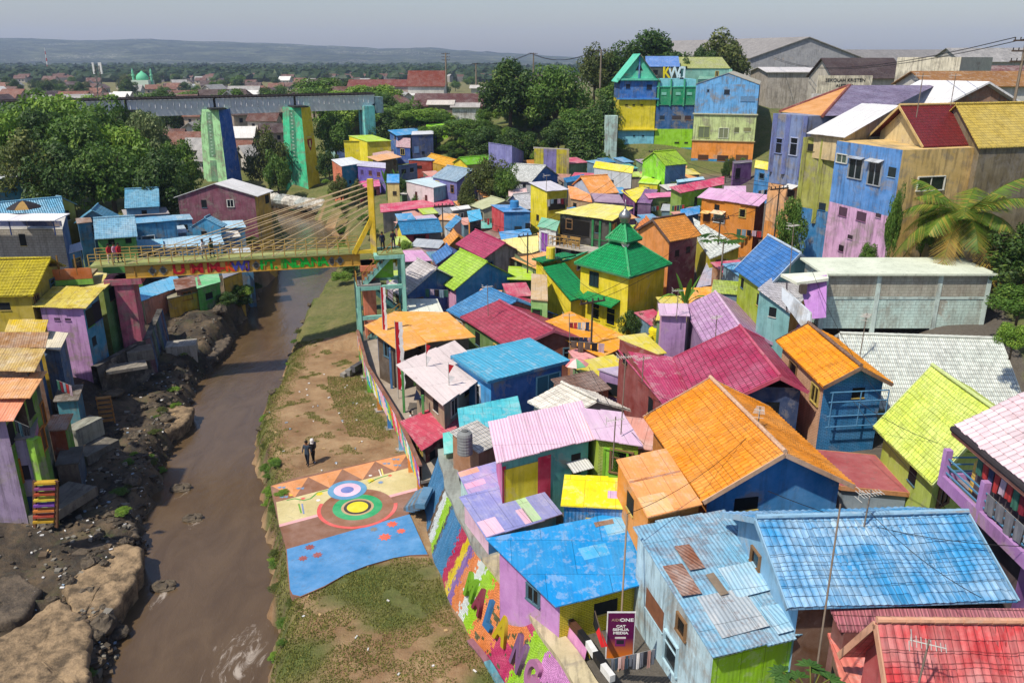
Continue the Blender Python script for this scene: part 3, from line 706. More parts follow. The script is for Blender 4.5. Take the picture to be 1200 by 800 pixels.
def build_river():
    ys = np.concatenate([np.arange(12, 110, .6), np.arange(110, 330, 4)]); K = 24; v = []; f = []
    for y in ys:
        a = np.interp(y, RY, RL) - 2.2; b = np.interp(y, RY, RR) + 2.2
        for k in range(K + 1):
            u = k / K; v.append((a + (b - a) * u, y, -2.5))
    for j in range(len(ys) - 1):
        for k in range(K):
            s = j * (K + 1) + k; f.append((s, s + 1, s + K + 2, s + K + 1))
    me = bpy.data.meshes.new('river'); me.from_pydata(v, [], f); q = NG('river_water'); pos = q.n('TexCoord').outputs['Object']
    m = q.n('Mapping', {'Vector': pos, 'Scale': (1.0, .42, 1), 'Rotation': (0, 0, R(-14))}).outputs[0]
    n1 = q.noise(m, .5, 6, .6, .8); n2 = q.noise(m, 2.2, 6, .65, .6); n3 = q.noise(m, 1.15, 9, .72, 1.5)
    col = q.mix(q.step(n1, .35, .65), (.082, .052, .027, 1), (.112, .073, .039, 1))
    # broken white water where the stream runs over stones
    sx = q.n('SeparateXYZ', {0: pos}); 
    def spot(cx, cy, r):
        dx = q.math('SUBTRACT', sx.outputs[0], cx); dy = q.math('SUBTRACT', sx.outputs[1], cy)
        return q.step(q.math('SQRT', q.math('ADD', q.math('MULTIPLY', dx, dx), q.math('MULTIPLY', q.math('MULTIPLY', dy, dy), .35))), r, 0)
    s1 = spot(-13.0, 31.6, 3.2); s2 = spot(-20.0, 44.4, 1.5); s3 = spot(-22.2, 48.2, 1.5); s4 = spot(-19.0, 37.3, 1.2)
    sp = q.math('MAXIMUM', q.math('MAXIMUM', s1, q.math('MULTIPLY', s2, .85)), q.math('MAXIMUM', q.math('MULTIPLY', s3, .85), q.math('MULTIPLY', s4, .85)))
    fo = q.step(q.math('ADD', q.math('MULTIPLY', n3, .8), q.math('MULTIPLY', sp, .27)), .60, .72)
    col = q.mix(q.math('MULTIPLY', fo, .8), col, (.42, .36, .30, 1))
    n5 = q.noise(m, 7, 5, .65, .5)
    q.out(col, q.math('ADD', q.math('MULTIPLY', n1, .8), q.math('ADD', q.math('MULTIPLY', n2, .5), q.math('MULTIPLY', n5, .22))), .10, .5, q.math('ADD', q.math('MULTIPLY', fo, .5), .05)); q.b.inputs['Specular IOR Level'].default_value = .45
    me.materials.append(q.m); o = bpy.data.objects.new('river', me); COL.objects.link(o); o['kind'] = 'structure'
build_river()
def zpix(px, py, Y):
    d = ray(px, py); return CAMZ + d.z * Y / d.y
def build_hills():
    px = np.array([-900, -300, -60, 0, 60, 110, 180, 250, 330, 400, 450, 500, 560, 620, 680, 760, 900, 1500])
    py = np.array([52, 48, 46, 45, 46, 48.5, 46.5, 49.5, 52, 55, 58.5, 56.5, 61, 65, 69, 72, 74, 76])
    xs = np.arange(-6200, 6201, 60); ys = np.arange(2700, 6700, 70); v = []; f = []
    for y in ys:
        for x in xs:
            p = x / (y * .95) * FOC + 600; b = np.interp(p, px, py); zt = zpix(600, b, 5200) - 25
            k = float(sm((y - 2750) / 2500)); k2 = float(sm((6700 - y) / 1200))
            bump = 9 * wav(x, y, .006) + 5 * wav(x, y, .017) + random.uniform(-2.2, 2.2) + 3.0 * wav(x, y, .05)
            v.append((x, y, -2 + (zt + 27 + bump * .8) * k * k2 ** .5 ))
    n = len(xs)
    for j in range(len(ys) - 1):
        for i in range(n - 1): f.append((j * n + i, j * n + i + 1, j * n + n + i + 1, j * n + n + i))
    me = bpy.data.meshes.new('hills'); me.from_pydata(v, [], f); q = NG('hill_forest'); pos = q.n('TexCoord').outputs['Object']
    n1 = q.noise(pos, .004, 8, .7); n2 = q.noise(pos, .028, 8, .75); n3 = q.noise(pos, .0023, 4, .6); n4 = q.noise(pos, .075, 4, .7)
    col = q.mix(q.step(n1, .35, .65), (.018, .032, .014, 1), (.085, .105, .045, 1)); col = q.mix(q.math('MULTIPLY', q.step(n2, .44, .58), .9), col, (.006, .012, .006, 1)); col = q.mix(q.math('MULTIPLY', q.step(q.noise(pos, .0075, 6, .7), .52, .6), .6), col, (.14, .15, .08, 1))
    town = q.math('MULTIPLY', q.step(n3, .52, .60), q.step(n4, .58, .62)); col = q.mix(q.math('MULTIPLY', town, .8), col, (.62, .56, .5, 1))
    q.out(col, n2, 14, .9); me.materials.append(q.m); o = bpy.data.objects.new('hills', me); COL.objects.link(o); o['kind'] = 'structure'
build_hills()
hz = MB(); hz.box((0, 2600, 127), 13600, 9600, 270); ho = hz.build('haze', 'p#ffffff'); ho['kind'] = 'stuff'
hm = bpy.data.materials.new('haze'); hm.use_nodes = True; hm.node_tree.nodes.clear()
pv = hm.node_tree.nodes.new('ShaderNodeVolumePrincipled'); mo = hm.node_tree.nodes.new('ShaderNodeOutputMaterial'); hm.node_tree.links.new(pv.outputs[0], mo.inputs['Volume'])
pv.inputs['Color'].default_value = (.56, .69, 1, 1); pv.inputs['Density'].default_value = .00011; pv.inputs['Anisotropy'].default_value = .1
ho.data.materials.clear(); ho.data.materials.append(hm)
# ---------------------------------------------------------------- foliage
def leaf_mesh(name, n, clumps, size, seed, mats, up=.4, droop=0):
    """clumps: list of (centre, rx, ry, rz); n leaf cards spread through the clumps"""
    rs = np.random.RandomState(seed); cen = []; nor = []
    wts = np.array([c[1] * c[2] + c[2] * c[3] + c[1] * c[3] for c in clumps]); wts /= wts.sum()
    idx = rs.choice(len(clumps), n, p=wts); d = rs.normal(size=(n, 3)); d /= np.linalg.norm(d, axis=1)[:, None]
    rad = rs.uniform(.62, 1.08, n) ** .7
    C = np.array([c[0] for c in clumps], float)[idx]; S = np.array([c[1:4] for c in clumps], float)[idx]
    p = C + d * S * rad[:, None]; nn = d + rs.normal(size=(n, 3)) * .55 + np.array([0, 0, up]); nn /= np.linalg.norm(nn, axis=1)[:, None]
    t = np.cross(nn, rs.normal(size=(n, 3))); t /= np.linalg.norm(t, axis=1)[:, None]; b = np.cross(nn, t)
    s = (size * rs.uniform(.6, 1.35, n))[:, None]
    q = np.stack([p - t * s, p + b * s * .42 - np.array([0, 0, droop]) * s, p + t * s, p - b * s * .42 - np.array([0, 0, droop]) * s], 1).reshape(-1, 3)
    me = bpy.data.meshes.new(name); me.from_pydata(q.tolist(), [], np.arange(n * 4).reshape(n, 4).tolist())
    at = me.attributes.new('tone', 'FLOAT', 'FACE'); tone = np.clip(rs.uniform(0, 1, n) * .6 + .4 * rs.uniform(0, 1, len(clumps))[idx], 0, 1); at.data.foreach_set('value', tone.astype(np.float32))
    me.materials.append(mats); return me
def crown_clumps(seed, rx, ry, h0, h1, n=34, flat=1.0):
    rnd = random.Random(seed); out = []; cz = (h0 + h1) / 2; rz = (h1 - h0) / 2
    for i in range(n):
        th = math.acos(rnd.uniform(-.75, 1)); a = rnd.uniform(0, 6.283); k = rnd.uniform(.45, .92)
        r = rnd.uniform(.20, .36); lob = 1 + .16 * math.sin(2 * a + seed) + .12 * math.sin(3 * a + 2 * seed)
        out.append(((rx * k * lob * math.sin(th) * math.cos(a), ry * k * lob * math.sin(th) * math.sin(a), cz + rz * k * math.cos(th)), rx * r, ry * r, rz * r * flat))
    out.append(((0, 0, cz), rx * .5, ry * .5, rz * .5)); return out
LEAF = {'dark': mat('leaf', '#456426', c1='#273d1a'), 'mid': mat('leaf', '#62852f', c1='#365420', c3='#a4ba52'), 'lime': mat('leaf', '#82a636', c1='#476a24', c3='#bccc56'), 'pale': mat('leaf', '#7f8f58', c1='#4c6233', c3='#c4c493'), 'olive': mat('leaf', '#5d6a2e', c1='#39471f', c3='#8f8f45')}
TREES = {}
for nm, k, sd in (('dark', 'dark', 1), ('mid', 'mid', 2), ('lime', 'lime', 3), ('pale', 'pale', 4), ('olive', 'olive', 5)):
    TREES[nm] = []
    for q in range(2 if nm in ('dark', 'mid') else 1):
        TREES[nm].append(leaf_mesh('crown', 6500, crown_clumps(sd + 10 * q, .5, .5, .22, 1.0, 40), .028, sd + q, LEAF[k]))
def trunk_mesh(seed):
    m = MB(); rnd = random.Random(seed); m.tube((0, 0, -.04), (0, 0, .3), .034, 8, .026); 
    for i in range(6):
        a = i * 1.05 + rnd.random(); r = rnd.uniform(.2, .34); z = rnd.uniform(.55, .85); mid = Vector((r * .4 * math.cos(a), r * .4 * math.sin(a), (z + .3) / 2 + .05))
        m.tube((0, 0, .26 + .02 * i), mid, .017, 6, .012); m.tube(mid, (r * math.cos(a), r * math.sin(a), z), .012, 5, .005)
    o = m.build('trunk', mat('plain', '#5a4a3a')); me = o.data; bpy.data.objects.remove(o); return me
TRUNKS = [trunk_mesh(i) for i in range(3)]
TN = [0]
def tree(loc, hgt, wid, kind, label, group, cat='tree', name='tree', trunk=True):
    TN[0] += 1; t = thing(name, label, cat, loc, group); rz = (TN[0] * 2.4) % 6.28
    ms = TREES[kind]; c = bpy.data.objects.new('crown', ms[TN[0] % len(ms)]); COL.objects.link(c); c.parent = t; c.scale = (wid, wid, hgt); c.rotation_euler.z = rz
    if trunk:
        k = bpy.data.objects.new('trunk', TRUNKS[TN[0] % 3]); COL.objects.link(k); k.parent = t; kk = min(wid, hgt); k.scale = (kk, kk, hgt); k.rotation_euler.z = rz
    return t
def tree_at(px, top, Y, wpx, kind, label, group=None, zb=None, **kw):
    d = ray(px, top); x = d.x * Y / d.y; zt = CAMZ + d.z * Y / d.y; zb = ground(x, Y) if zb is None else zb
    return tree((x, Y, zb - .2), max(1.5, zt - zb + .2), wpx * Y * 1.0 / FOC, kind, label, group, **kw)
GL = 'trees of the wood on the left bank'
for px, top, Y, wp, k, lb in ((14, 108, 128, 100, 'mid', 'broad green tree at the left edge, tallest of the left bank wood'), (62, 106, 131, 90, 'lime', 'bright green round tree in the back row of the left bank wood'), (108, 114, 129, 84, 'mid', 'green tree beside the phone mast in the left bank wood'), (140, 120, 134, 70, 'dark', 'dark tree at the foot of the railway girder'),
    (172, 131, 127, 52, 'pale', 'pale cream flowering tree below the railway girder'), (0, 128, 116, 90, 'lime', 'bright green tree cut by the left edge of the view'), (42, 132, 117, 88, 'dark', 'dark green tree in the middle row of the left bank wood'), (92, 135, 115, 92, 'mid', 'large green tree in the middle of the left bank wood'),
    (140, 143, 117, 80, 'lime', 'light green tree left of the pale flowering tree'), (206, 165, 118, 50, 'mid', 'green tree just left of the blue bridge pier'), (22, 158, 106, 92, 'olive', 'olive green tree over the small brick shacks'), (72, 165, 104, 90, 'dark', 'dark shaded tree above the blue tiled roofs'),
    (122, 165, 106, 88, 'mid', 'green tree rising behind the tall blue tiled house'), (170, 172, 106, 82, 'dark', 'dark tree behind the maroon gabled house')):
    tree_at(px, top, Y, wp, k, lb, GL)
GC = 'trees on the slope behind the village'
for px, top, Y, wp, k, lb in ((598, 72, 168, 76, 'dark', 'tall dark tree on the slope, left of the big pair'), (652, 77, 166, 74, 'mid', 'tall green tree on the slope, right of the big pair'), (625, 100, 172, 60, 'dark', 'dark tree filling the gap between the tall pair'), (698, 54, 200, 46, 'olive', 'slim olive tree against the sky left of the round hilltop tree'),
    (762, 38, 205, 96, 'dark', 'large round dark tree on the skyline behind the green gable tower'), (728, 58, 203, 56, 'dark', 'dark tree at the left shoulder of the round hilltop tree'), (845, 38, 215, 72, 'olive', 'feathery tree on the skyline left of the grey warehouse'), (822, 52, 212, 40, 'dark', 'dark conical tree in front of the grey warehouse'),
    (708, 118, 158, 50, 'mid', 'green tree hanging over the creeper wall'), (676, 128, 160, 56, 'mid', 'flat green tree left of the creeper covered wall'), (655, 142, 156, 46, 'dark', 'dark bushy tree above the mural retaining wall'), (540, 140, 168, 60, 'mid', 'green bushy tree below the rusty roofed sheds'), (570, 150, 160, 56, 'dark', 'dark bushy tree left of the lilac box house'),
    (500, 126, 186, 60, 'lime', 'light green tree beside the rusty roofed sheds'), (470, 118, 196, 70, 'mid', 'green tree right of the turquoise end pier'), (452, 135, 185, 50, 'dark', 'dark tree beside the turquoise end pier'), (390, 128, 182, 44, 'mid', 'green tree between the yellow pier and the turquoise end pier'), (310, 152, 172, 48, 'olive', 'olive green tree between the two tall bridge piers'), (322, 176, 164, 34, 'mid', 'low green tree between the two tall bridge piers'), (384, 175, 172, 26, 'dark', 'dark tree at the foot of the yellow and green pier'), (400, 105, 230, 60, 'lime', 'light green tree showing above the railway girder'), (372, 92, 260, 70, 'mid', 'tall tree standing above the middle of the railway girder'), (432, 98, 240, 70, 'lime', 'bright green tree above the right end of the railway girder'),
    (606, 150, 154, 50, 'dark', 'dark tree at the bottom of the grassy slope'), (722, 96, 180, 40, 'mid', 'small tree behind the blue top storey of the gable tower'), (800, 66, 176, 26, 'dark', 'small dark tree growing behind the rooftop letters')):
    tree_at(px, top, Y, wp, k, lb, GC)
random.seed(11)
GB = 'bushes on the slope behind the village'
for i in range(70):
    px = random.uniform(440, 722); lo = np.interp(px, [440, 520, 620, 722], [160, 190, 205, 195]); py = random.uniform(np.interp(px, [440, 520, 620, 722], [118, 130, 125, 110]), lo)
    p = hit(px, py)
    if p.y > 230 or p.y < 60: continue
    w = random.uniform(2.2, 5); tree(p, w * random.uniform(.7, 1.0), w, random.choice(['dark', 'mid', 'mid', 'lime']), 'low leafy bush on the green slope behind the village', GB, 'bush', 'bush', False)
GR = 'bushes along the river banks'
for i in range(46):
    if i < 26: px, py = random.uniform(368, 440), random.uniform(205, 345); px = max(px, np.interp(py, [205, 250, 300, 345], [375, 400, 402, 398]))
    else: px, py = random.uniform(255, 318), random.uniform(285, 385); px = min(px, np.interp(py, [285, 317, 350, 390], [318, 318, 296, 268]))
    p = hit(px, py); w = random.uniform(1.2, 2.6); tree(p, w * .7, w, random.choice(['mid', 'lime', 'dark']), 'low wild bush on the grassy river bank near the footbridge', GR, 'bush', 'bush', False)
GN = 'clumps of weeds at the water edge'
for i in range(60):
    py = random.uniform(400, 800)
    Yq = P(600, py, -2).y; lf = random.random() < .5
    x = (np.interp(Yq, RY, RL) - random.uniform(.3, 2.2)) if lf else np.interp(Yq, RY, RR) + random.uniform(.1, 1.1)
    z = ground(x, Yq); w = random.uniform(.5, 1.1)
    tree((x, Yq, z - .1), w * .45, w, random.choice(['lime', 'mid', 'olive']), 'low clump of weeds growing at the edge of the brown river', GN, 'weeds', 'weed_clump', False)
# far woodland and town
random.seed(5)
FT = 'trees among the far town'
def far_xy(py0, py1, pw, px0, px1):
    py = py0 + (random.random() ** pw) * (py1 - py0); px = random.uniform(px0, px1); d = ray(px, py); t = (CAMZ - 1) / -d.z; return d.x * t, d.y * t
n = 0
while n < 110:
    x, y = far_xy(86.5, 122, 1.3, -10, 600)
    if y > 1500 or y < 215: continue
    z = ground(x, y); h = random.uniform(7, 13); tree((x, y, z - .3), h, h * random.uniform(.8, 1.3), random.choice(['dark', 'mid', 'dark', 'olive']), 'dark green tree among the far roofs beyond the railway bridge', FT); n += 1
fw = MB(); rs = random.Random(3)
def lump(mb, x, y, z, r, h, sd):
    mb.blob((x, y, z + h * .45), r, r, h * .55, sd, 7, 4, .3)
for i in range(2300):
    py = 80.5 + rs.random() ** 1.2 * 15; px = rs.uniform(-40, 1000); d = ray(px, py)
    if d.z > -.0055: continue
    t = min(3600, (CAMZ - 1) / -d.z); x, y = d.x * t + rs.uniform(-20, 20), d.y * t
    if y < 420: continue
    lump(fw, x, y, 0, rs.uniform(5, 10) * (1 + y / 2500), rs.uniform(7, 12) * (1 + y / 5000), i)
fo = fw.build('distant_woodland', mat('leaf', '#3a5226', c1='#1f3216', c3='#5a7038'), smooth=False); fo['kind'] = 'stuff'
tone = fo.data.attributes.new('tone', 'FLOAT', 'FACE'); tone.data.foreach_set('value', np.repeat(np.random.RandomState(2).uniform(0, .8, len(fo.data.polygons) // 1), 1).astype(np.float32))
def town_mesh(roof, wall, seed):
    m = MB(); rnd = random.Random(seed); L, W, h, r = 10, 7, 3.6, 2.3
    p = [Vector((-L/2, -W/2, 0)), Vector((L/2, -W/2, 0)), Vector((L/2, W/2, 0)), Vector((-L/2, W/2, 0))]; H = Vector((0, 0, h))
    for i in range(4): a, b = p[i], p[(i+1) % 4]; m.face((a, b, b+H, a+H), 1)
    a, b = Vector((-L/2-.5, 0, h+r)), Vector((L/2+.5, 0, h+r))
    for s in (-1, 1): slab(m, [Vector((-L/2-.5, s*(W/2+.6), h-.25)), Vector((L/2+.5, s*(W/2+.6), h-.25)), b, a], .15, 0)
    for s in (-1, 1): e = s*L/2; q = [Vector((e, -W/2, h)), Vector((e, W/2, h)), Vector((e, 0, h+r-.2))]; m.face(q if s > 0 else q[::-1], 1)
    for k in range(3):
        x = -3 + 3*k; m.face((Vector((x-.5, -W/2-.03, 1.2)), Vector((x+.5, -W/2-.03, 1.2)), Vector((x+.5, -W/2-.03, 2.5)), Vector((x-.5, -W/2-.03, 2.5))), 2)
    o = m.build('town_house', [roof, wall, 'p#22242a']); me = o.data; bpy.data.objects.remove(o); return me
TM = [(town_mesh(mat('tile', '#7a5648', fa=.25), '#cfc4b4', 1), 'brown tiled house'), (town_mesh(mat('tile', '#94644e', fa=.25), '#b9a996', 2), 'rust brown tiled house'), (town_mesh(mat('metal', '#9a9894', ra=.3), '#d8d2c8', 3), 'grey metal roofed house'), (town_mesh('s#e2e0da', '#c8c0b4', 4), 'white roofed house'), (town_mesh(mat('tile', '#5e4a44', fa=.25), '#a89888', 5), 'dark brown tiled house')]
random.seed(21); n = 0; used = []
while n < 235:
    x, y = far_xy(86.2, 178, 1.5, -20, 480)
    px = 600 + x / (y * .98) * FOC
    if y > 1500 or y < 196: continue
    s = random.uniform(.85, 1.35)
    if any((x - a) ** 2 + (y - b) ** 2 < 81 for a, b in used): continue
    used.append((x, y)); k = random.choice([0, 0, 0, 1, 1, 4, 4, 2, 3]); o = bpy.data.objects.new('town_house', TM[k][0]); COL.objects.link(o); o.location = (x, y, ground(x, y) - .3); o.rotation_euler.z = random.choice([0, 1.57]) + random.uniform(-.3, .5); o.scale = (s, s, s * random.uniform(.9, 1.3))
    tag(o, TM[k][1] + ' in the crowded far town beyond the railway bridge', 'house', TM[k][1] + 's of the far town'); n += 1
random.seed(33); n = 0
while n < 52:
    px, py = random.uniform(188, 345), random.uniform(128, 205); p = hit(px, py)
    if p.y < 172 or p.y > 330 or any((p.x - a) ** 2 + (p.y - b) ** 2 < 62 for a, b in used): n += .2; continue
    used.append((p.x, p.y)); k = random.choice([0, 0, 1, 4, 4, 2, 3]); s = random.uniform(.75, 1.05); o = bpy.data.objects.new('town_house', TM[k][0]); COL.objects.link(o); o.location = p - Vector((0, 0, .3)); o.rotation_euler.z = random.uniform(-.6, .9); o.scale = (s, s, s)
    tag(o, TM[k][1] + ' in the crowded far town beyond the railway bridge', 'house', TM[k][1] + 's of the far town'); n += 1
for i in range(34):
    px, py = random.uniform(120, 470), random.uniform(97, 113); Yq = random.uniform(205, 330); d = ray(px, py); x = d.x * Yq / d.y; zb = ground(x, Yq); zt = CAMZ + d.z * Yq / d.y
    if zt - zb > 4: tree((x, Yq, zb - .3), min(zt - zb, 15), random.uniform(8, 14), random.choice(['dark', 'mid', 'mid', 'lime']), 'dark green tree among the far roofs beyond the railway bridge', FT)
dt = MB()
for i in range(2600):
    py = 79.5 + rs.random() ** 1.3 * 17; px = rs.uniform(-40, 900); d = ray(px, py)
    if d.z > -.005: continue
    t = min(4200, (CAMZ) / -d.z); x, y = d.x * t, d.y * t
    if y < 520: continue
    L, W_, h = rs.uniform(4, 8), rs.uniform(3, 5), rs.uniform(4, 7); a = rs.uniform(-.5, .7); ca, sa = math.cos(a), math.sin(a); q = lambda u, v, z: Vector((x + u * ca - v * sa, y + u * sa + v * ca, z)); k = rs.choice([0, 0, 0, 3, 3, 2])
    p4 = [q(-L, -W_, 0), q(L, -W_, 0), q(L, W_, 0), q(-L, W_, 0)]; H4 = Vector((0, 0, h))
    for i4 in range(4): dt.face((p4[i4], p4[(i4+1)%4], p4[(i4+1)%4] + H4, p4[i4] + H4), 1)
    r0, r1 = q(-L, 0, h + 2.4), q(L, 0, h + 2.4); dt.face((p4[0] + H4, p4[1] + H4, r1, r0), k); dt.face((p4[2] + H4, p4[3] + H4, r0, r1), k)
do = dt.build('distant_rooftops', ['p#6e544a', 'p#a8a298', 'p#a8a6a2', 'p#76584e']); do['kind'] = 'stuff'
# ================================================================ the village on the right bank
HS = {}
# ---- nearest roofs
HS['red'] = G('house with red clay tile roof at the lower right corner', (1027, 729), (1262, 731), (1046, 850), 3.9, 'T#cc4a4c', ['#a8383c', '#a8383c', '#a8383c', '#b04448'], over=.5, geo=True, zr=2.3, trim='#d9a080')
S('house with dull mauve tile roof squeezed between the light blue and red roofs', (985, 738), (1228, 740), (1215, 712), 3, mat('tile', '#b06a72', fade='#c8949a', da=.8), '#7a4a44', z=7.8, zc=.35, base=3.5, over=.1, D=(973, 713))
S('lean-to with pink corrugated roof beside the red tiled house', (990, 815), (1046, 815), (1021, 741), 3.0, mat('metal', '#d9776c', fa=.4, fade='#e0b08c', per=.25), '#7d5a44', want=6, over=.2)
HS['blue'] = G('house with big light blue tile roof below the blue gable', (886, 608), (1134, 601), (924, 712), 4.6, mat('tilegeo', '#4696cc', fade='#c8dce6', fa=.75, da=.55), ['#6c4a34', '#4a7040', '#9cc4dc', '#7fb0d0'], over=.5, geo=True, trim='#8fbad6')
HS['orange'] = G('house with large orange tile roof and a blue gable', (920, 531), (832, 443), (824, 587), 4.2, mat('tilegeo', '#e8912f', fade='#f0bc78', fa=.35), ['#d58a3e', '#c9803a', '#c9803a', '#3f92d2'], over=.45, geo=True, trim='#d9b090')
HS['tall'] = G('tall house with orange tile roof, blue front and salmon side', (1009, 430), (947, 379), (965, 453), 4.7, mat('tilegeo', '#ef9a30', fade='#f5c070', fa=.25), ['b#f0bc98', '#2a78b4', '#2a78b4', 'b#3a92d0'], over=.4, geo=True, trim='#7a5a48')
HS['white'] = G('house with wide white tile roof below the mint block wall', (984, 391), (1172, 397), (1000, 478), 1.7, mat('tile', '#dfe6dc', fade='#f2f2ea', da=.5), '#cdd3c8', over=.4, trim='#d8dcd2')
HS['green'] = G('house with pale lime tile roof under power cables', (1092, 429), (1168, 483), (1024, 500), 3.0, mat('tilegeo', '#d3e46a', fade='#e6eeb0', fa=.4), ['#b8cc58', '#c0d060', '#c0d060', '#b8cc58'], over=.4, geo=True, trim='#c9d88a')
HS['redterrace'] = S('low house with flat worn red terrace roof', (985, 569), (1066, 577), (1025, 533), 1.7, mat('flat', '#a84c50', da=.9), '#8a9aa8', want=0, over=.1, t=.2, fascia='#c58a5a')
S('low house with a moss covered flat roof between two orange roofs', (945, 545), (975, 560), (917, 478), 1.3, mat('flat', '#6c6452', da=.9), '#7fb0c8', want=0, over=.05)
# shack of light blue sheets
H = HS['shack'] = S('tall shack of weathered light blue sheets with a lime front', (836, 768), (960, 738), (848, 597), 3.4, 'r#7fb6d4', [mat('sheet', '#a2dc1e', sw=.9, sh=2.2, fa=.1), 'm#8fb8cc', '#b9d9e4', 'd#c3e0ea'], want=6, over=.15, base=0.5)
# orange annex, blue roof, lilac, yellow, pink
HS['annex'] = S('narrow orange house with a flat orange sheet roof', (759, 605), (822, 590), (780, 526), 4.6, mat('sheet', '#f0a060', fade='#f4c890', fa=.4), ['#d88a34', '#d88a34', '#d88a34', '#f09a3c'], want=5, over=.08)
HS['bigblue'] = S('yellow walled house with a big bright blue flat roof', (651, 709), (760, 681), (738, 599), 3.0, mat('sheet', '#1c8fd4', fade='#6cc0e8', fa=.35, sw=2.6, sh=2.0), ['b#e8d414', '#e09a3c', '#d8c81e', '#c48ac8'], want=8, over=.35, D=(572, 631))
HS['lilac'] = S('low house with lilac and pink sheet roof above the mural wall', (570, 629), (657, 601), (622, 558), 2.9, mat('sheet', '#8f93cc', fade='#c8c4dc', sw=1.2, sh=3), ['#2f7ab4', '#a090c8', '#a090c8', '#e0b8cc'], want=6, over=.15, z=4.5, base=2.4)
HS['lilac2'] = S('small house with lilac striped roof at the deck end', (551, 582), (598, 567), (582, 540), 3.1, mat('sheet', '#8d94cf', fade='#e8b8d0', fa=.6, sw=1.6), ['#3a5a94', '#9a90c4', '#9a90c4', '#bfe0dc'], want=6, over=.1, z=4.7, base=2.2)
HS['yellow'] = S('low house with bright yellow sheet roof behind the big blue roof', (658, 591), (737, 596), (737, 561), 3.1, mat('sheet', '#f4e01a', fade='#f2ea9a', fa=.15, sw=1.4, sh=2), ['m#2a7ec0', '#e0c820', '#d8c820', '#f0a030'], want=6, over=.1)
HS['pink'] = S('house with wide pale pink sheet roof and patchwork coloured walls', (583, 541), (698, 513), (681, 470), 3.9, mat('metal', '#ecc4d8', fade='#f2dce6', fa=.4, sw=1.5, sh=6), ['#5fb4b0', '#8aa83a', '#d8b8c8', '#d070a0'], want=9, over=.25)
HS['pinkright'] = S('green walled house with pale pink and yellow roof end', (699, 514), (753, 522), (730, 484), 3.9, mat('sheet', '#dcbcd4', fade='#ecd8e4', sw=1.2, sh=4), ['b#a4bc3c', 'b#b8c030', '#a4bc3c', '#a4bc3c'], want=9, over=.2)
S('low shed with turquoise sheet roof beside the steel tank', (521, 531), (578, 519), (574, 496), 2.5, mat('sheet', '#6fd0c4', fade='#bfe4dc', fa=.4, sw=1.4), ['#a8b890', '#8a9a80', '#a8b890', '#8ed06a'], want=5, over=.1)
S('shed with stepped teal sheet roof in front of the blue box house', (540, 507), (612, 490), (606, 464), 2.7, mat('sheet', '#4fb8c8', fade='#8fe0d8', fa=.5, sw=1.2, sh=.8), '#4a8a98', want=8, over=.1)
HS['whitetile'] = G('small house with rough white tile roof behind the pink roof', (658, 449), (700, 470), (618, 470), 3.0, mat('tilegeo', '#e2dccf', fade='#f4f0e8'), '#c9c0b0', over=.3, geo=True)
HS['bluebox'] = S('blue box house with flat blue roof and one tall white window', (572, 446), (667, 422), (620, 396), 4.3, mat('metal', '#4ea6c8', fade='#6fb8d4', fa=.3, per=.3, sw=1, sh=9), ['#2f74c4', '#2a6ab0', '#2a6ab0', '#46a0e0'], want=2, over=.35, fascia='#2f7fae',
   win=[(3, .62, 1.0, .45, 1.6, 'w', 'p#f2f2ee', '#20262c'), (0, .80, .7, 1.9, 1.5, 'ww', 'p#8fd0e0', '#4a8ea6')])
S('open stall with red corrugated roof beside the painted deck', (494, 526), (560, 486), (534, 469), 2.6, mat('metal', '#c94f64', fade='#d8788a', fa=.35, per=.2), ['#6a2030', '#7a2436', '#5a5450', '#4a4844'], want=7, over=.5, D=(469, 493))
HS['whitehall'] = S('open hall with large white sheet roof on the deck', (519, 474), (575, 436), (532, 399), 3.6, mat('sheet', '#e6d6d2', fade='#f0e4e0', sw=3, sh=3, ra=.4), None or ['#b8a48c', '#cdbfae', '#b8a48c', '#a08a70'], want=3, over=.9, D=(465, 427))
HS['orangehall'] = S('open hall with orange sheet roof by the stair tower, river side part', (469, 412), (503, 402), (461, 366), 3.6, mat('sheet', '#efab58', fade='#f4c888', fa=.3, sw=3.5, sh=1.1), ['#4a423a', '#5a4a3a', '#8a7a64', '#5a4a3a'], want=5, over=.9, D=(427, 381))
S('low hall with smooth orange sheet roof behind the deck flags, village side part', (501, 401), (556, 394), (524, 366), 3.8, mat('sheet', '#f0a850', fade='#f4c080', fa=.2, sw=3.5, sh=1.1), '#8a7a64', want=4, over=.4, D=(462, 365))
# crimson and purple
HS['crimson'] = G('house with large crimson tile roof in front of the tall orange house', (867, 382), (914, 441), (789, 419), 3.9, mat('tile', '#b4395f', fade='#d48aa4', fa=.45), ['#7d2a3c', '#24406e', '#a8384e', '#7d2a3c'], over=.35, trim='#c04c6a', far=.4)
HS['crimson2'] = S('red brick walled annex with sloping crimson sheet roof', (776, 472), (810, 455), (789, 419), 3.2, mat('metal', '#b23c62', fade='#cf7f9c', fa=.4), ['#8d3a34', '#8d3a34', '#8d3a34', '#8d3a34'], want=10, over=.1, D=(724, 409))
HS['purple'] = G('house with pale purple tile roof between the crimson and blue roofs', (838, 342), (867, 382), (801, 360), 3.4, mat('tile', '#c79ac4', fade='#e0cade', fa=.5), ['#9a7aa0', '#8a6a94', '#8a6a94', '#9a7aa0'], over=.3, trim='#d8b4d2', far=1.35)
HS['lilacshack'] = S('tiny lilac shack with a flat lilac roof beside the mosque', (773, 369), (808, 370), (805, 356), 4.3, 's#dcb8d4', ['#b890c4', '#b890c4', '#b890c4', '#d6a8cc'], want=3, over=.2)
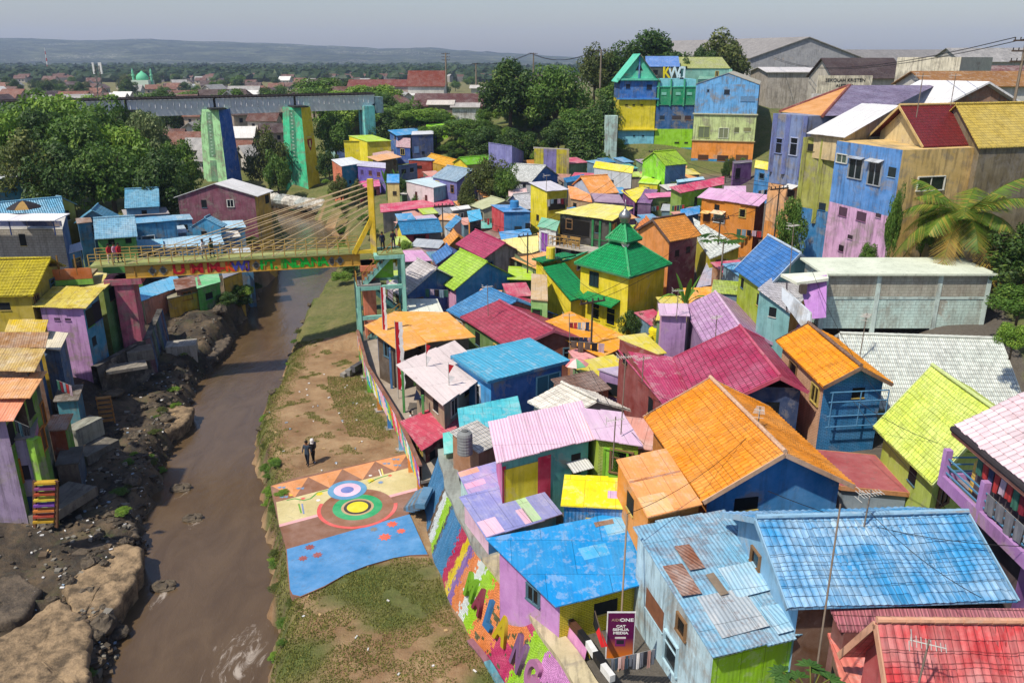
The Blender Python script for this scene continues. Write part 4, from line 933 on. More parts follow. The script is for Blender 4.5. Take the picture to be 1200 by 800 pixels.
S('small shed with orange sheet roof behind the purple tile roof', (800, 356), (842, 354), (838, 336), 3.2, mat('sheet', '#f2a83e', fa=.15), ['#d08a3a', '#8a8a3a', '#c09a5a', '#c09a5a'], want=10, over=.2)
HS['tri'] = G('house with bright blue tile roof on the lane below the tall row', (900, 276), (938, 297), (861, 315), 4.6, mat('tile', '#3f7cc4', fade='#8fb4dc', fa=.35), ['#a8bc30', '#7fb4b4', '#8aa8b0', '#b8b4a0'], over=.25, trim='#b8c8d8')
HS['tri2'] = S('house with white tile roof adjoining the bright blue tile roof', (926, 366), (968, 325), (938, 298), 4.4, mat('tile', '#e4e0e4', fade='#f2eef2'), ['#c98a3a', '#d8d4dc', '#d8d4dc', '#7fb4b4'], want=16, over=.2, D=(888, 338))
HS['porch'] = S('house with white balcony and purple porch beside the mint block wall', (928, 345), (962, 345), (972, 322), 2.4, mat('flat', '#e4e8dc'), ['#b87ac8', '#d8d8d8', '#b87ac8', '#e4e4e6'], want=0, over=.05)
# mosque and its neighbours
HS['orangesheet'] = S('low house with wide orange sheet roof in front of the mosque', (705, 418), (744, 399), (668, 365), 2.6, mat('sheet', '#f2a438', fade='#f4c478', fa=.25, sw=1.5, sh=3, ra=.3), '#a8703a', want=5, over=.2)
HS['crimson3'] = G('house with crimson tile roof behind the blue box house', (649, 387), (585, 352), (598, 409), 3.0, mat('tile', '#b03e56', fade='#cc8090', fa=.35), ['#6a8a4a', '#8a3a44', '#8a3a44', '#8a4a34'], over=.35, trim='#b0506a')
HS['bluetile'] = G('house with blue tile roof between lime and crimson roofs', (606, 352), (570, 336), (556, 381), 2.9, mat('tile', '#3c86c0', fade='#a0c8e0', fa=.3), ['#8a6a4a', '#a09080', '#7a2434', '#7a6a5a'], over=.3)
HS['lime'] = G('house with lime tile roof, blue gable and pink front', (571, 307), (539, 292), (532, 340), 3.4, mat('tile', '#a8d43c', fade='#d4e48a', fa=.3), ['#e4a8cc', '#3a92cc', '#3a92cc', '#3a92cc'], over=.35, win=[(0, .3, .5, .5, .3, 'h', 'p#8a6a7a', '#3a3038'), (0, .75, .5, .5, .3, 'h', 'p#8a6a7a', '#3a3038')])
HS['grey'] = G('house with weathered grey white tile roof behind the stair tower', (512, 315), (489, 303), (473, 349), 3.0, mat('tile', '#cdc6c6', fade='#e2dcda', da=.7), ['#9aa884', '#cdd4c0', '#8a8a84', '#2f64a4'], over=.5)
S('low house with dark blue walls below the grey white tile roof', (478, 372), (522, 372), (512, 350), 2.4, mat('sheet', '#e0e4d4'), '#1f4f90', want=6, over=.1)
HS['lilacflat'] = S('low house with flat lilac sheet roof behind the yellow stairs', (468, 307), (506, 305), (494, 293), 3.0, 's#d49ac4', ['#6f7f74', '#6f7f74', '#a0789a', '#6f7f74'], want=6, over=.1)
G('small house with blue tile gable roof beside the lilac flat roof', (523, 286), (530, 296), (505, 299), 2.8, mat('tile', '#4f84c4', fade='#9ab8dc', fa=.3), '#8a6a84', over=.2)
HS['crimson4'] = G('house with broad crimson tile roof and bare grey gable', (592, 285), (557, 269), (567, 303), 3.3, mat('tile', '#b83c64', fade='#d07c94', fa=.3), ['#8a6a64', '#a89c98', '#a89c98', 'd#b0a29c'], over=.35)
S('low house with lime sheet roof and litter on top', (625, 328), (624, 313), (596, 312), 3.0, mat('sheet', '#b4d83a', fade='#d8e890', fa=.3), ['#6fa848', '#6fa848', '#6fa848', '#4a7a3a'], want=8, over=.3)
HS['greenhouse'] = S('small two storey house with pale green walls beside the mosque', (622, 350), (642, 352), (641, 322), 4.6, mat('sheet', '#c8a878'), ['#96c878', '#86b868', '#86b868', '#96c878'], want=3, over=.1, win=[(0, .35, .8, .7, 1.2, 'd', 'p#3f7a3a', '#2a2c28'), (3, .5, .6, 1.0, .8, 'h', 'p#3f7a3a', '#22241f')])
HS['orangeflat'] = S('house with peach coloured sheet roof left of the mosque annex', (636, 318), (655, 303), (645, 294), 3.3, mat('sheet', '#f2b070', fade='#f6cc9c', fa=.3), ['#7a7a6a', '#7a7a6a', '#8a8a7a', '#6a7a5a'], want=5, over=.2, D=(600, 302))
S('house with pale yellow sheet roof below the red and blue box house', (616, 299), (631, 294), (630, 274), 3.2, mat('sheet', '#efe290', fade='#f4eebc', sw=.9, sh=4), '#a89c7a', want=4, over=.2, D=(588, 281))
# middle of the village
HS['redblue'] = S('box house with red side wall and blue front below the yellow tower house', (590, 248), (622, 248), (606, 240), 5.2, 's#3f8fd0', ['#1f78b4', '#2878b0', '#b83c48', '#d24a50'], want=4, over=.1, base=None, win=[(0, .55, 1.7, .9, .5, 'h', 'p#8fd0e0', '#26343c'), (3, .55, 2.4, .5, .5, 'h', 'p#f2c8b0', '#6a4a44'), (3, .86, 3.0, .7, 1.6, 'h', 'p#7a4a44', '#20181a'), (0, .92, 1.3, .6, .9, 'h', 'p#1a5a8a', '#1a2228')])
S('low annex with bright blue roof at the foot of the red and blue box house', (588, 281), (624, 277), (620, 268), 3.2, 's#3f9ad8', '#8a8a84', want=4, over=.1)
HS['yellowtower'] = S('tall yellow house with laundry on its top floor', (641, 224), (667, 222), (645, 212), 7.6, 's#d8d4dc', ['#d6c414', '#d6c414', '#e8d40e', '#efdc14'], want=5, over=.2, win=[(3, .45, 3.4, .7, .7, 'h', 'p#8a7a1a', '#2a2820'), (3, .85, 4.6, .7, .8, 'h', 'p#8a7a1a', '#2a2820'), (0, .5, 1.0, 2.4, 1.3, 'h', 'p#9a8a2a', '#2c2a26')])
HS['orangebluel'] = S('narrow orange house with a blue sheet roof', (550, 260), (565, 257), (562, 245), 4.6, mat('sheet', '#58b4dc', fade='#8fd0ea'), ['#33363a', '#4a4a48', '#e89030', '#f09a34'], want=8, over=.15)
G('small orange roofed shed beside the narrow orange house', (531, 269), (537, 277), (519, 281), 2.9, mat('tile', '#f0a03c', fa=.2), '#d08a3c', over=.2)
S('small shed with blue sheet roof left of the narrow orange house', (527, 270), (541, 256), (535, 252), 3.6, 's#4aa4d8', '#d0d0cc', want=10, over=.1)
HS['blueawn'] = G('house with long blue tile roof and red front at the stair top', (466, 260), (514, 257), (471, 275), 3.0, mat('tile', '#3f8cc0', fade='#7ab4d8', fa=.3), ['#a83a44', '#6f7074', '#6f7074', '#f0d820'], over=.3, win=[(0, .42, .3, 1.5, .8, 'w', 'p#8a2a34', '#1c1c20'), (0, .85, .2, 1.6, 1.6, 'h', 'p#6f7074', '#64666a')])
HS['crimlong'] = S('long porch house with crimson roof above the footbridge mast', (446, 249), (532, 240), (528, 231), 3.2, 's#d04468', ['#98908a', '#8a6a5a', '#8a7a74', '#8a8480'], want=4, over=.3, win=[(0, .25, .4, 1.1, 1.6, 'd', 'p#5a2a30', '#401c22'), (0, .40, .4, 1.0, 1.7, 'd', 'p#c8a020', '#c8a020'), (0, .55, .4, 1.2, 1.1, 'w', 'p#3a70a0', '#2a3a4a'), (0, .75, .5, 1.4, 1.2, 'ww', 'p#b05a3a', '#283848')])
G('house with dull olive green roof below the papaya thicket', (575, 230), (592, 235), (549, 240), 3.0, mat('flat', '#b4b890', da=.5), '#a8a48c', over=.2)
G('small house with a white roof and dark blue gable', (601, 228), (620, 226), (612, 246), 3.2, mat('tile', '#e0e2e4', da=.6), ['#c0c0bc', '#20406a', '#20406a', '#1f3f70'], over=.25)
S('small house with a flat pale pink roof beside the yellow tower house', (596, 230), (618, 228), (617, 220), 3.8, 's#efc8c4', '#9ac488', want=6, over=.1)
S('low shed with white sheet roof behind the narrow orange house', (530, 247), (552, 244), (549, 240), 3.2, 's#e8e8e6', '#8a8880', want=4, over=.1)
HS['whiteteal'] = S('house with pale blue sheet roof, white front and teal side', (508, 220), (535, 214), (507, 207), 4.6, 's#cfe4e8', ['#8ad0d0', '#7ac4c8', '#c8c0c0', '#e2d4d4'], want=4, over=.12, D=(475, 212), win=[(3, .35, 1.2, .5, 1.3, 'h', 'p#a8605a', '#5a3030'), (3, .72, 1.3, .5, 1.3, 'h', 'p#a8605a', '#5a3030'), (0, .72, .9, .6, .45, 'h', 'p#5aa4a8', '#2a3438')])
HS['purpgable'] = G('house with grey blue tile roof and tall purple gable wall', (554, 199), (524, 194), (535, 213), 5.2, mat('tile', '#9ab4c8', fade='#c4d4dc', da=.6), ['#6a6aa8', '#6868b0', '#6868b0', '#7a78bc'], over=.2, far=.9)
HS['redbox'] = S('red brick box house with thin blue roof slab', (506, 188), (518, 187), (504, 184), 4.8, 's#7fb4d8', ['#a83c44', '#98343c', '#c04a3c', 'b#c8503c'], want=2, over=.12, D=(478, 187), win=[(3, .45, .9, 1.0, .5, 'h', 'p#8a3a2c', '#2a1c1a')])
G('house with orange and yellow gabled roof behind the red box house', (537, 188), (505, 180), (528, 196), 3.4, mat('tile', '#f2b032', fade='#f6d260', fa=.4), ['#c8a030', '#e8d020', '#c8a030', '#f0d020'], over=.2)
HS['greenroof'] = G('house with moss green sheet roof on the slope foot', (576, 182), (538, 185), (585, 190), 3.4, mat('sheet', '#6cab22', fade='#8cc838', fa=.3), ['#8a9a4a', '#e8d02a', '#8a9a4a', '#c8c05a'], over=.2, far=1.0)
HS['lilacbox'] = S('lilac box house with small windows on the grassy slope', (589, 174), (614, 178), (600, 171), 4.8, 's#8c8cc8', ['#8484bc', '#7c7cb4', '#8484bc', '#a4a0d4'], want=2, over=.06, win=[(0, .2, 1.0, .35, .6, 'h', 'p#6a6aa4', '#343448'), (0, .45, 1.0, .35, .6, 'h', 'p#6a6aa4', '#343448'), (0, .7, 1.0, .35, .6, 'h', 'p#6a6aa4', '#343448'), (3, .6, .9, .5, .5, 'h', 'p#6a6aa4', '#343448')])
HS['whitegable'] = G('house with broad white tile roof and bright blue gable', (640, 194), (603, 192), (623, 213), 3.6, mat('tile', '#d3d6d2', fade='#e6e8e4', da=.8), ['#b8bcc0', '#2a70b0', '#2a70b0', '#2064a8'], over=.25)
S('low house with rough blue tile roof behind the orange sheet roof', (664, 214), (688, 209), (684, 204), 3.2, mat('tile', '#3a8fd0', fade='#7ac0e8'), '#5a7a90', want=12, over=.1)
HS['orangeg'] = G('house with ribbed orange sheet roof and pale grey gable', (680, 207), (712, 205), (693, 228), 3.6, mat('metal', '#e69a54', fade='#f0bf88', fa=.3, per=.5), ['#c07a3a', '#a8b8cc', '#a8b8cc', '#a8b8cc'], over=.25, far=.75)
S('low shed with plain orange roof left of the ribbed orange roof', (668, 232), (694, 237), (690, 222), 3.0, 's#ee9650', '#b0906a', want=9, over=.15)
HS['yellowroof'] = S('white walled house with wavy yellow roof below the creeper wall', (695, 196), (741, 203), (743, 195), 4.8, 's#f2e01c', ['#cfd4d8', '#a8a070', '#cfd4d8', '#b8a07a'], want=7, over=.15, win=[(0, .5, 1.4, .8, .5, 'h', 'p#9aa0a4', '#3a3c40'), (0, .8, 2.4, .5, .8, 'h', 'p#9aa0a4', '#3a3c40')])
# north west cluster under the railway bridge
HS['limeyellow'] = S('tall yellow house with lime sheet roof beside the railway pier', (430, 166), (459, 165), (436, 158), 6.0, 's#b8dc30', ['#d8c61a', '#d0be18', '#d8c61a', '#f2e21a'], want=4, over=.2, D=(408, 159), win=[(0, .3, 3.0, .9, .5, 'h', 'p#9a8a1a', '#3a3820'), (0, .7, 2.2, .9, .5, 'h', 'p#9a8a1a', '#3a3820')])
S('small yellow annex with sloped yellow roof left of the lime roof', (404, 176), (424, 176), (423, 165), 3.8, 's#eee01c', ['#dcdcd8', '#dcdcd8', '#e8d81c', '#e8d81c'], want=24, over=.15, win=[(0, .55, .5, 1.6, 1.0, 'h', 'p#8a8a84', '#4a4644')])
S('small blue house with flat grey roof left of the yellow house', (392, 169), (407, 169), (404, 163), 4.4, 's#b4b4c0', ['#3c5c9c', '#3c5c9c', '#8ab4b4', '#94bcb8'], want=3, over=.12, D=(380, 165))
HS['coral'] = S('two storey house with coral side and teal front under white roof', (400, 195), (426, 191), (412, 184), 6.2, 's#e8ecec', ['#2c8c9c', '#2c8c9c', '#e88a64', 'b#ee8c66'], want=6, over=.12, D=(388, 187), win=[(0, .35, 2.6, .6, .5, 'h', 'p#2c7080', '#20303a'), (0, .8, 1.8, .9, 1.2, 'w', 'p#c04a90', '#3a2838')])
HS['violet'] = S('violet house with three small windows beside the coral house', (418, 194), (452, 197), (452, 191), 4.8, 's#c8c4d8', ['#6a5cb8', '#5a4ca0', '#6a5cb8', '#6a5cb8'], want=4, over=.12, win=[(0, .15, .6, .7, .8, 'h', 'p#a08ac8', '#4a3a6a'), (0, .45, .6, .8, .8, 'h', 'p#d0a08a', '#5a3a3a'), (0, .75, .7, .8, .8, 'h', 'p#d0a08a', '#5a3a3a')])
S('shed with pink sheet roof at the foot of the violet house', (421, 221), (446, 218), (444, 210), 2.4, 's#e0508a', '#a8405a', want=14, over=.1)
S('house with dusty pink sheet roof right of the yellow house', (437, 187), (462, 182), (461, 175), 3.6, 's#d8b0a8', '#8a8a80', want=10, over=.1)
S('open stall with light orange roof on posts above the banana plants', (443, 189), (471, 184), (458, 179), 4.0, 's#f2b478', '#7a6a58', want=4, over=.9)
HS['bluebig'] = S('large house with bright blue sheet roof on the upper slope', (465, 159), (510, 155), (499, 149), 5.4, 's#3f9cd8', ['#4a5a84', '#3c4c74', '#4a5a84', '#3c6cb0'], want=5, over=.3)
S('dark blue concrete house below the bright blue sheet roof', (482, 158), (508, 157), (508, 153), 7.4, 's#e0e2e8', ['d#4a5c92', '#3c4a78', '#4a5c92', 'd#6a7cb0'], want=2, over=.1, win=[(0, .5, 3.2, .6, .5, 'h', 'p#3a4468', '#1c2030'), (0, .2, 2.2, 1.0, 1.2, 'h', 'p#7a9ad0', '#7a9ad0')])
S('small house with mottled pink thatch like roof in front of the dark blue house', (464, 172), (481, 173), (481, 162), 3.8, mat('tile', '#dcb4bc', da=.8), '#3a5ca8', want=22, over=.15)
S('house with bright blue sheet roof right of the dark blue house', (510, 161), (534, 157), (532, 153), 5.0, 's#4aa4dc', ['#46506a', '#3a4458', '#46506a', '#46506a'], want=6, over=.25, win=[(0, .35, .5, 1.2, 1.6, 'h', 'p#7aa0b4', '#9ab8c4'), (0, .75, .6, .8, 1.4, 'h', 'p#34384a', '#1c1e26')])
HS['limebox'] = S('lime green box house on the green slope', (525, 150), (534, 147), (531, 143), 5.6, 's#a0e020', ['#5a9ad0', '#3a80c0', '#a0e020', '#a8e61e'], want=2, over=.08, D=(499, 148))
S('small cream house with blue sheet roof behind the banana plants', (453, 214), (468, 214), (468, 204), 5.0, 's#3f98d4', ['#ead28a', '#d8c07a', '#ead28a', '#ead28a'], want=12, over=.1, win=[(0, .6, 1.2, .6, .6, 'h', 'p#a89460', '#3a3428')])
S('small house with light blue roof beside the red box house', (467, 199), (487, 196), (489, 191), 4.0, 's#58b0e0', '#5a6a8a', want=8, over=.1)
# cluster right of the mosque and under the tall row
HS['maroon'] = G('tall maroon house with orange tile roof behind the mosque dome', (765, 257), (802, 251), (785, 283), 6.2, mat('tile', '#ea9a44', fade='#f2bc78', fa=.3), ['#8a4450', '#8a4450', '#8a4450', '#e8944a'], over=.3, far=1.05, trim='#5a3a30', win=[(0, .3, 1.1, .6, .6, 'h', 'p#6a323c', '#2a1c20'), (0, .7, 1.0, .6, .6, 'h', 'p#6a323c', '#2a1c20')])
G('low house with orange tile roof left of the tall maroon house', (757, 254), (763, 262), (742, 266), 3.4, mat('tile', '#ea8a3c', fa=.2), '#8a6a4a', over=.2)
HS['whiteroof2'] = S('yellow walled house with white tile roof by the papaya tree', (818, 282), (832, 303), (868, 288), 3.6, mat('tile', '#e4ece6', fade='#f4f6f2'), ['#c8b818', '#c8b818', '#c8b818', '#c8b818'], want=14, over=.2, D=(812, 255))
HS['bigorange'] = S('broad orange house with lilac sheet roof and two window awnings', (818, 231), (889, 241), (902, 229), 6.4, mat('metal', '#d8a8cc', fade='#e6c8de', per=.6), ['b#ee9634', '#8a3a28', '#e08a30', '#e08a30'], want=10, over=.3)
add_awning(HS['bigorange'], 0, .12, 1.2, 1.0, .6, 's#f2b84a'); add_awning(HS['bigorange'], 0, .36, 1.0, 1.5, .7, 's#f0d0a8')
add_window(HS['bigorange'], 0, .12, 1.5, .8, .9, 'h', 'p#a8682a', '#5a3418'); add_window(HS['bigorange'], 0, .36, 1.4, 1.2, .8, 'w', 'p#f0f0ea', '#5a646a')
S('low open shed with dark roof at the foot of the broad orange house', (838, 273), (876, 277), (879, 268), 2.8, 's#4a4248', '#6a3a24', want=5, over=.3)
HS['greenpink'] = S('lime green house with long crimson roof', (798, 226), (848, 216), (848, 207), 5.0, 's#d8486c', ['#86c82e', '#86c82e', '#86c82e', '#8aa84a'], want=12, over=.2, D=(785, 219), win=[(0, .35, .8, .7, 1.1, 'h', 'p#6aa428', '#22301c')])
HS['pinkporch'] = S('open green balcony house with pink porch roof', (760, 232), (793, 230), (788, 225), 4.6, 's#e07aa4', ['#7a8a4a', '#30281f', '#7a6a5a', '#7a6a5a'], want=6, over=.2)
S('house with bright yellow sheet roof above the patched purple roof', (744, 236), (759, 221), (752, 219), 4.2, 's#f2e21a', '#7a3a7a', want=12, over=.1, D=(729, 224))
S('low house with mottled purple roof right of the yellow sheet roof', (747, 237), (763, 238), (771, 222), 4.2, mat('tile', '#9a6aa8', da=.7), '#6a4a70', want=8, over=.1)
S('cluttered low house with faded purple and olive roof behind the cafe', (697, 236), (732, 238), (726, 228), 3.8, mat('flat', '#a48aa0', da=1.0), '#5a4a58', want=6, over=.1)
HS['limesmall'] = G('small lime green house with lime tile roof below the tall row', (766, 178), (792, 176), (780, 194), 5.4, mat('tile', '#a8d43a', fade='#c4e060', da=.6), ['#6f98b8', '#8ad82a', '#8ad82a', '#96e22a'], over=.2, win=[(3, .5, 2.0, .7, .7, 'h', 'p#7ab82a', '#22301c')])
S('low lime porch roof in front of the small lime green house', (748, 214), (771, 216), (778, 208), 3.4, 's#b4e03a', '#e8d81c', want=8, over=.1, D=(754, 206))
S('purple box hut with open doorway on the bare lot', (860, 192), (882, 190), (880, 187), 3.6, 's#5a4a5a', ['#7a4a88', '#7a4a88', '#7a4a88', '#8a5a98'], want=2, over=.05, win=[(0, .25, .6, 1.0, 1.6, 'h', 'p#5a3468', '#1c1420')])
S('low house with pale blue roof strip behind the crimson roof', (794, 214), (826, 210), (824, 207), 4.4, 's#a8d8ec', '#4a8ab0', want=5, over=.1)
S('small lilac roofed annex behind the broad orange house', (848, 226), (874, 226), (874, 218), 5.6, 's#dcb0d4', '#b08ac0', want=5, over=.1)
S('low blue shed with yellow roof at the end of the tall row', (884, 196), (905, 200), (906, 191), 4.6, 's#f2e01c', '#3a8ac8', want=8, over=.1)
S('small house with bright blue roof below the lime green house', (797, 255), (820, 250), (820, 241), 3.4, 's#3a94d4', '#4a7a90', want=8, over=.1)
S('low house of patchwork lilac and grey sheets by the papaya tree', (816, 337), (853, 330), (862, 302), 3.0, mat('sheet', '#aab0c4', fade='#e0b8b0', fa=.6, sw=.8, sh=1), '#7a7464', want=4, over=.1)
S('low house with grey sheet roof at the crimson house wall', (744, 447), (768, 440), (752, 425), 2.2, 's#b8a8c0', '#a484b0', want=4, over=.1, D=(700, 432))
S('low house with dark red sheet roof behind the crimson tile roof', (606, 363), (642, 371), (634, 353), 2.6, mat('sheet', '#9a2440', fa=.15), '#8a3a44', want=8, over=.1)
S('small house with salmon sheet roof beside the parasol lane', (676, 424), (700, 418), (690, 406), 2.6, 's#e8a0a0', '#b08a7a', want=6, over=.1)
# ================================================================ tall row, upper right, mosque
def ledge(H, fr, col, o=.35, t=.22, sides=(0, 1, 3)):
    z = H.top - fr * (H.top - H.base); m = MB(); d, n = H.dir, H.n
    slab(m, [H.a - d*o - n*o + Vector((0,0,z-H.a.z)), H.b + d*o - n*o + Vector((0,0,z-H.b.z)), H.b + d*o + n*.3 + Vector((0,0,z-H.b.z)), H.a - d*o + n*.3 + Vector((0,0,z-H.a.z))], t)
    m.build('ledge', col, H.root)
def gable_roof(H, rise, cols, front, over=.4, back=None):
    """gable roof whose ridge runs back from the front wall"""
    a, b, c, e = H.a, H.b, H.c, H.e; m0, m1 = (a + b) / 2 + Vector((0, 0, rise)), (c + e) / 2 + Vector((0, 0, rise)); d, n = H.dir, H.n; o = over; dz = Vector((0, 0, -rise * o / ((b - a).length / 2)))
    m = MB(); up = Vector((0, 0, .12))
    slab(m, [a - d*o - n*o + dz + up, m0 - n*o + up, m1 + up, e - d*o + dz + up], .12, 0); slab(m, [m0 - n*o + up, b + d*o - n*o + dz + up, c + d*o + dz + up, m1 + up], .12, 1)
    m.build('roof', cols, H.root); g = MB(); g.face([a, b, m0]); g.build('gable', front, H.root); g = MB(); g.face([c, e, m1]); g.build('gable', front, H.root)
D1 = 150
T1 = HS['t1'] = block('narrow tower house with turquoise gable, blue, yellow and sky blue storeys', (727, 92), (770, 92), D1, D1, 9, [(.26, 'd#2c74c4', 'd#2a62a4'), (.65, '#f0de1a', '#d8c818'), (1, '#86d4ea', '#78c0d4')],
    [(0, .22, 1.0, .8, .8, 'h', 'p#2a5a9a', '#1c2c44'), (0, .8, 1.1, 1.0, .9, 'h', 'p#2a5a9a', '#1c2c44'), (0, .2, 4.6, .5, .3, 'h', 'p#c8b818', '#4a4420'), (0, .4, 4.6, .5, .3, 'h', 'p#c8b818', '#4a4420'), (0, .62, 4.6, .5, .3, 'h', 'p#c8b818', '#4a4420'), (0, .45, 10.2, .4, .3, 'h', 'p#78c0d4', '#30484e'), (0, .7, 10.2, .4, .3, 'h', 'p#78c0d4', '#30484e')])
ledge(T1, 0.0, '#5fd0b0', .5, .35); ledge(T1, .25, '#3a8ed4', .5); ledge(T1, .64, '#f2de2a', .5, .3)
gable_roof(T1, 4.2, ['#5fd0b0', mat('tile', '#7a6a5c', da=.8)], '#62d8b4', .6)
vent = MB(); q = (T1.a + T1.b) / 2 - T1.n * .05; vent.face([q + Vector((-.7, 0, 1.4)), q + Vector((.7, 0, 1.4)), q + Vector((0, 0, 2.6))]); vent.build('vent', 'p#20343a', T1.root)
bar = MB(); bar.beam(q + Vector((0, -.1, -.2)), q + Vector((0, -.1, 3.9)), .22); bar.build('post', '#3f80c4', T1.root)
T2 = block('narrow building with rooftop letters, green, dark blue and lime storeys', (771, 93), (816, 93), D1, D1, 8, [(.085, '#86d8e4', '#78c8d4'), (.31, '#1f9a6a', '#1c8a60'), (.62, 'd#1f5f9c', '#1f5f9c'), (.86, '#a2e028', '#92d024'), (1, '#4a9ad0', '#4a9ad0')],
    [(0, .18, 2.3, .9, .5, 'h', 'p#1f7a54', '#8fd4c0'), (0, .55, 2.3, .9, .5, 'h', 'p#1f7a54', '#8fd4c0'), (0, .85, 2.3, .9, .5, 'h', 'p#1f7a54', '#8fd4c0'), (0, .17, 6.5, .9, .8, 'h', 'p#c8d4dc', '#2a3a4c'), (0, .55, 6.5, 1.7, .8, 'h', 'p#c8d4dc', '#4a4448'), (0, .85, 6.5, 1.2, .8, 'h', 'p#c8a090', '#4a3a3c'), (0, .6, 11.3, .9, .3, 'h', 'p#7ab020', '#30401a'), (0, .85, 11.3, .7, .3, 'h', 'p#7ab020', '#30401a')])
fins = MB()
for u in (.03, .35, .70): p = T2.a.lerp(T2.b, u); fins.beam(p + Vector((0, -.15, 0)), p + Vector((0, -.15, -4.8)), .22, .3); fins.build('fin', '#2aa876', T2.root); fins = MB()
ledge(T2, .085, '#4ac4a8', .12, .2); ledge(T2, .31, '#1c8a60', .15, .15)
ltr = thing('rooftop_letters', 'yellow and pale blue letters K W J standing on the narrow building roof', 'letters', T2.a.lerp(T2.b, .35))
for ch, u, col in (('K', .22, 'p#f2e02a'), ('W', .43, 'p#d8f4fa'), ('J', .64, 'p#d8f4fa')):
    p = T2.a.lerp(T2.b, u) + T2.n * .3; lettering(ch, 2.75, col, p + Vector((0, 0, 1.08)), (1, 0, 0), (0, 0, 1), ltr, .16, .82, 'letter', .05) if ch != 'J' else stroke_letter([(.35, 1), (.95, 1), (.72, 1), (.72, .12), (.55, 0), (.28, 0), (.1, .16), (.1, .36)], p + Vector((0, 0, 1.08)), (1, 0, 0), 1.95, .42, col, ltr, .3)
fr = MB(); fr.beam(T2.a.lerp(T2.b, .1) + T2.n * .6, T2.a.lerp(T2.b, .8) + T2.n * .6, .1); fr.build('support_bar', 'p#8a9a9a', ltr)
S('low rooftop shed with blue sheet roof behind the turquoise gable', (757, 78), (797, 78), (795, 66), 9, mat('sheet', '#5f86c4', fade='#8fa8d0', da=0) if False else mat('sheet', '#5f86c4', fade='#8fa8d0'), '#3c4640', z=23.75, want=20, over=.1, base=17)
S('hall with moss yellow tile roof behind the rooftop letters', (797, 80), (856, 80), (846, 67), 9, mat('tile', '#c4cc72', da=.7), '#8ac0b0', z=23.4, want=20, over=.2, base=16)
S('green grey concrete box on the roofs behind the letters', (818, 93), (859, 92), (858, 81), 4, '#7ab09a', '#7fb89e', z=21.45, want=3, over=.05, base=17)
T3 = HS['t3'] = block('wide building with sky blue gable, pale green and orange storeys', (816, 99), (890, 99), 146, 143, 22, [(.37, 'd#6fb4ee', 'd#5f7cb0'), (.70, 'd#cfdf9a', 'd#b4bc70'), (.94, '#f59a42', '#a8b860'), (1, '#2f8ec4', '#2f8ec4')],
    [(0, .2, .9, .4, .4, 'h', 'p#3a6a9c', '#1f2c3a'), (0, .5, .9, 1.0, .8, 'h', 'p#3a6a9c', '#26323e'), (0, .78, 2.0, 1.2, .9, 'h', 'p#3a6a9c', '#6a90b4'), (0, .9, 2.0, 1.2, .9, 'h', 'p#3a6a9c', '#6a90b4'), (0, .18, 7.4, 2.0, 1.9, 'ww', 'p#b8c478', '#7a8468'), (0, .50, 7.6, 1.6, 1.7, 'ww', 'p#e4e8d0', '#8a9070'), (0, .71, 7.4, .8, .9, 'h', 'p#e4e8d0', '#6a704c'), (0, .88, 7.4, 1.3, .7, 'h', 'p#e4e8d0', '#8a8a60'),
     (0, .2, 12.4, 1.9, .9, 'h', 'p#c87a34', '#5a3a24'), (0, .52, 12.4, 2.0, 1.0, 'h', 'p#c87a34', '#4a3020'), (0, .83, 12.2, 2.2, 1.1, 'h', 'p#c87a34', '#6a4a30'), (1, .15, 2.2, 1.2, 1.0, 'h', 'p#4a5a84', '#2a3448'), (1, .35, 2.2, 1.2, 1.0, 'h', 'p#4a5a84', '#2a3448'), (1, .6, 2.2, 1.8, 1.0, 'h', 'p#4a5a84', '#2a3448')])
ledge(T3, .36, '#c9c8a8', .25, .2); ledge(T3, .70, '#b8a878', .2, .15)
gable_roof(T3, 1.9, [mat('sheet', '#8a9aa0', ra=.4), mat('metal', '#b4b09c', ra=.6)], 'd#6fb8f2', .1)
# purple, mossy and blue-pink buildings on the right
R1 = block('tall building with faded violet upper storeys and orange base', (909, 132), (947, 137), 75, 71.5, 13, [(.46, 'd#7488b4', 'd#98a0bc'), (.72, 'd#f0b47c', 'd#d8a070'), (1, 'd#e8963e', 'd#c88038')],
    [(0, .22, 2.2, .8, 1.3, 'w', 'p#8a98c8', '#1c2028'), (0, .68, 2.0, .9, 1.5, 'w', 'p#b8c0dc', '#1c2028'), (0, .75, 6.6, .9, .7, 'h', 'p#c8a888', '#3a2c24')])
for u in (.04, .45, .96): m = MB(); p = R1.a.lerp(R1.b, u) - R1.n * .12; m.beam(p, p + Vector((0, 0, -5.3)), .35, .3); m.build('pilaster', 'd#7c8ac4', R1.root)
add_awning(R1, 0, .8, 6.1, 1.4, .8, 's#d4d4d0')
def hip_piece(H, eL, eF, eR, r1, r2, zE, zR, ml, mr, mh):
    a, b, c, p, q = P(*eL, zE), P(*eF, zE), P(*eR, zE), P(*r1, zR), P(*r2, zR); m = MB()
    m.face([a, b, p], 0); m.face([b, c, q, p], 1); m.face([a, p, q, a + (q - p)], 1); m.build('roof', [ml, mr], H.root)
    k = MB(); k.tube(b, p, .16, 6); k.tube(a, p, .16, 6); k.build('ridge_cap', mh, H.root)
hip_piece(R1, (914, 131), (964, 136), (1026, 135), (996, 100), (1097, 100), 20.3, 22.5, mat('flat', '#d99a58', da=.6), mat('tile', '#8d7c96', fade='#c4b8d4', da=.9, fa=.6), '#8a4438')
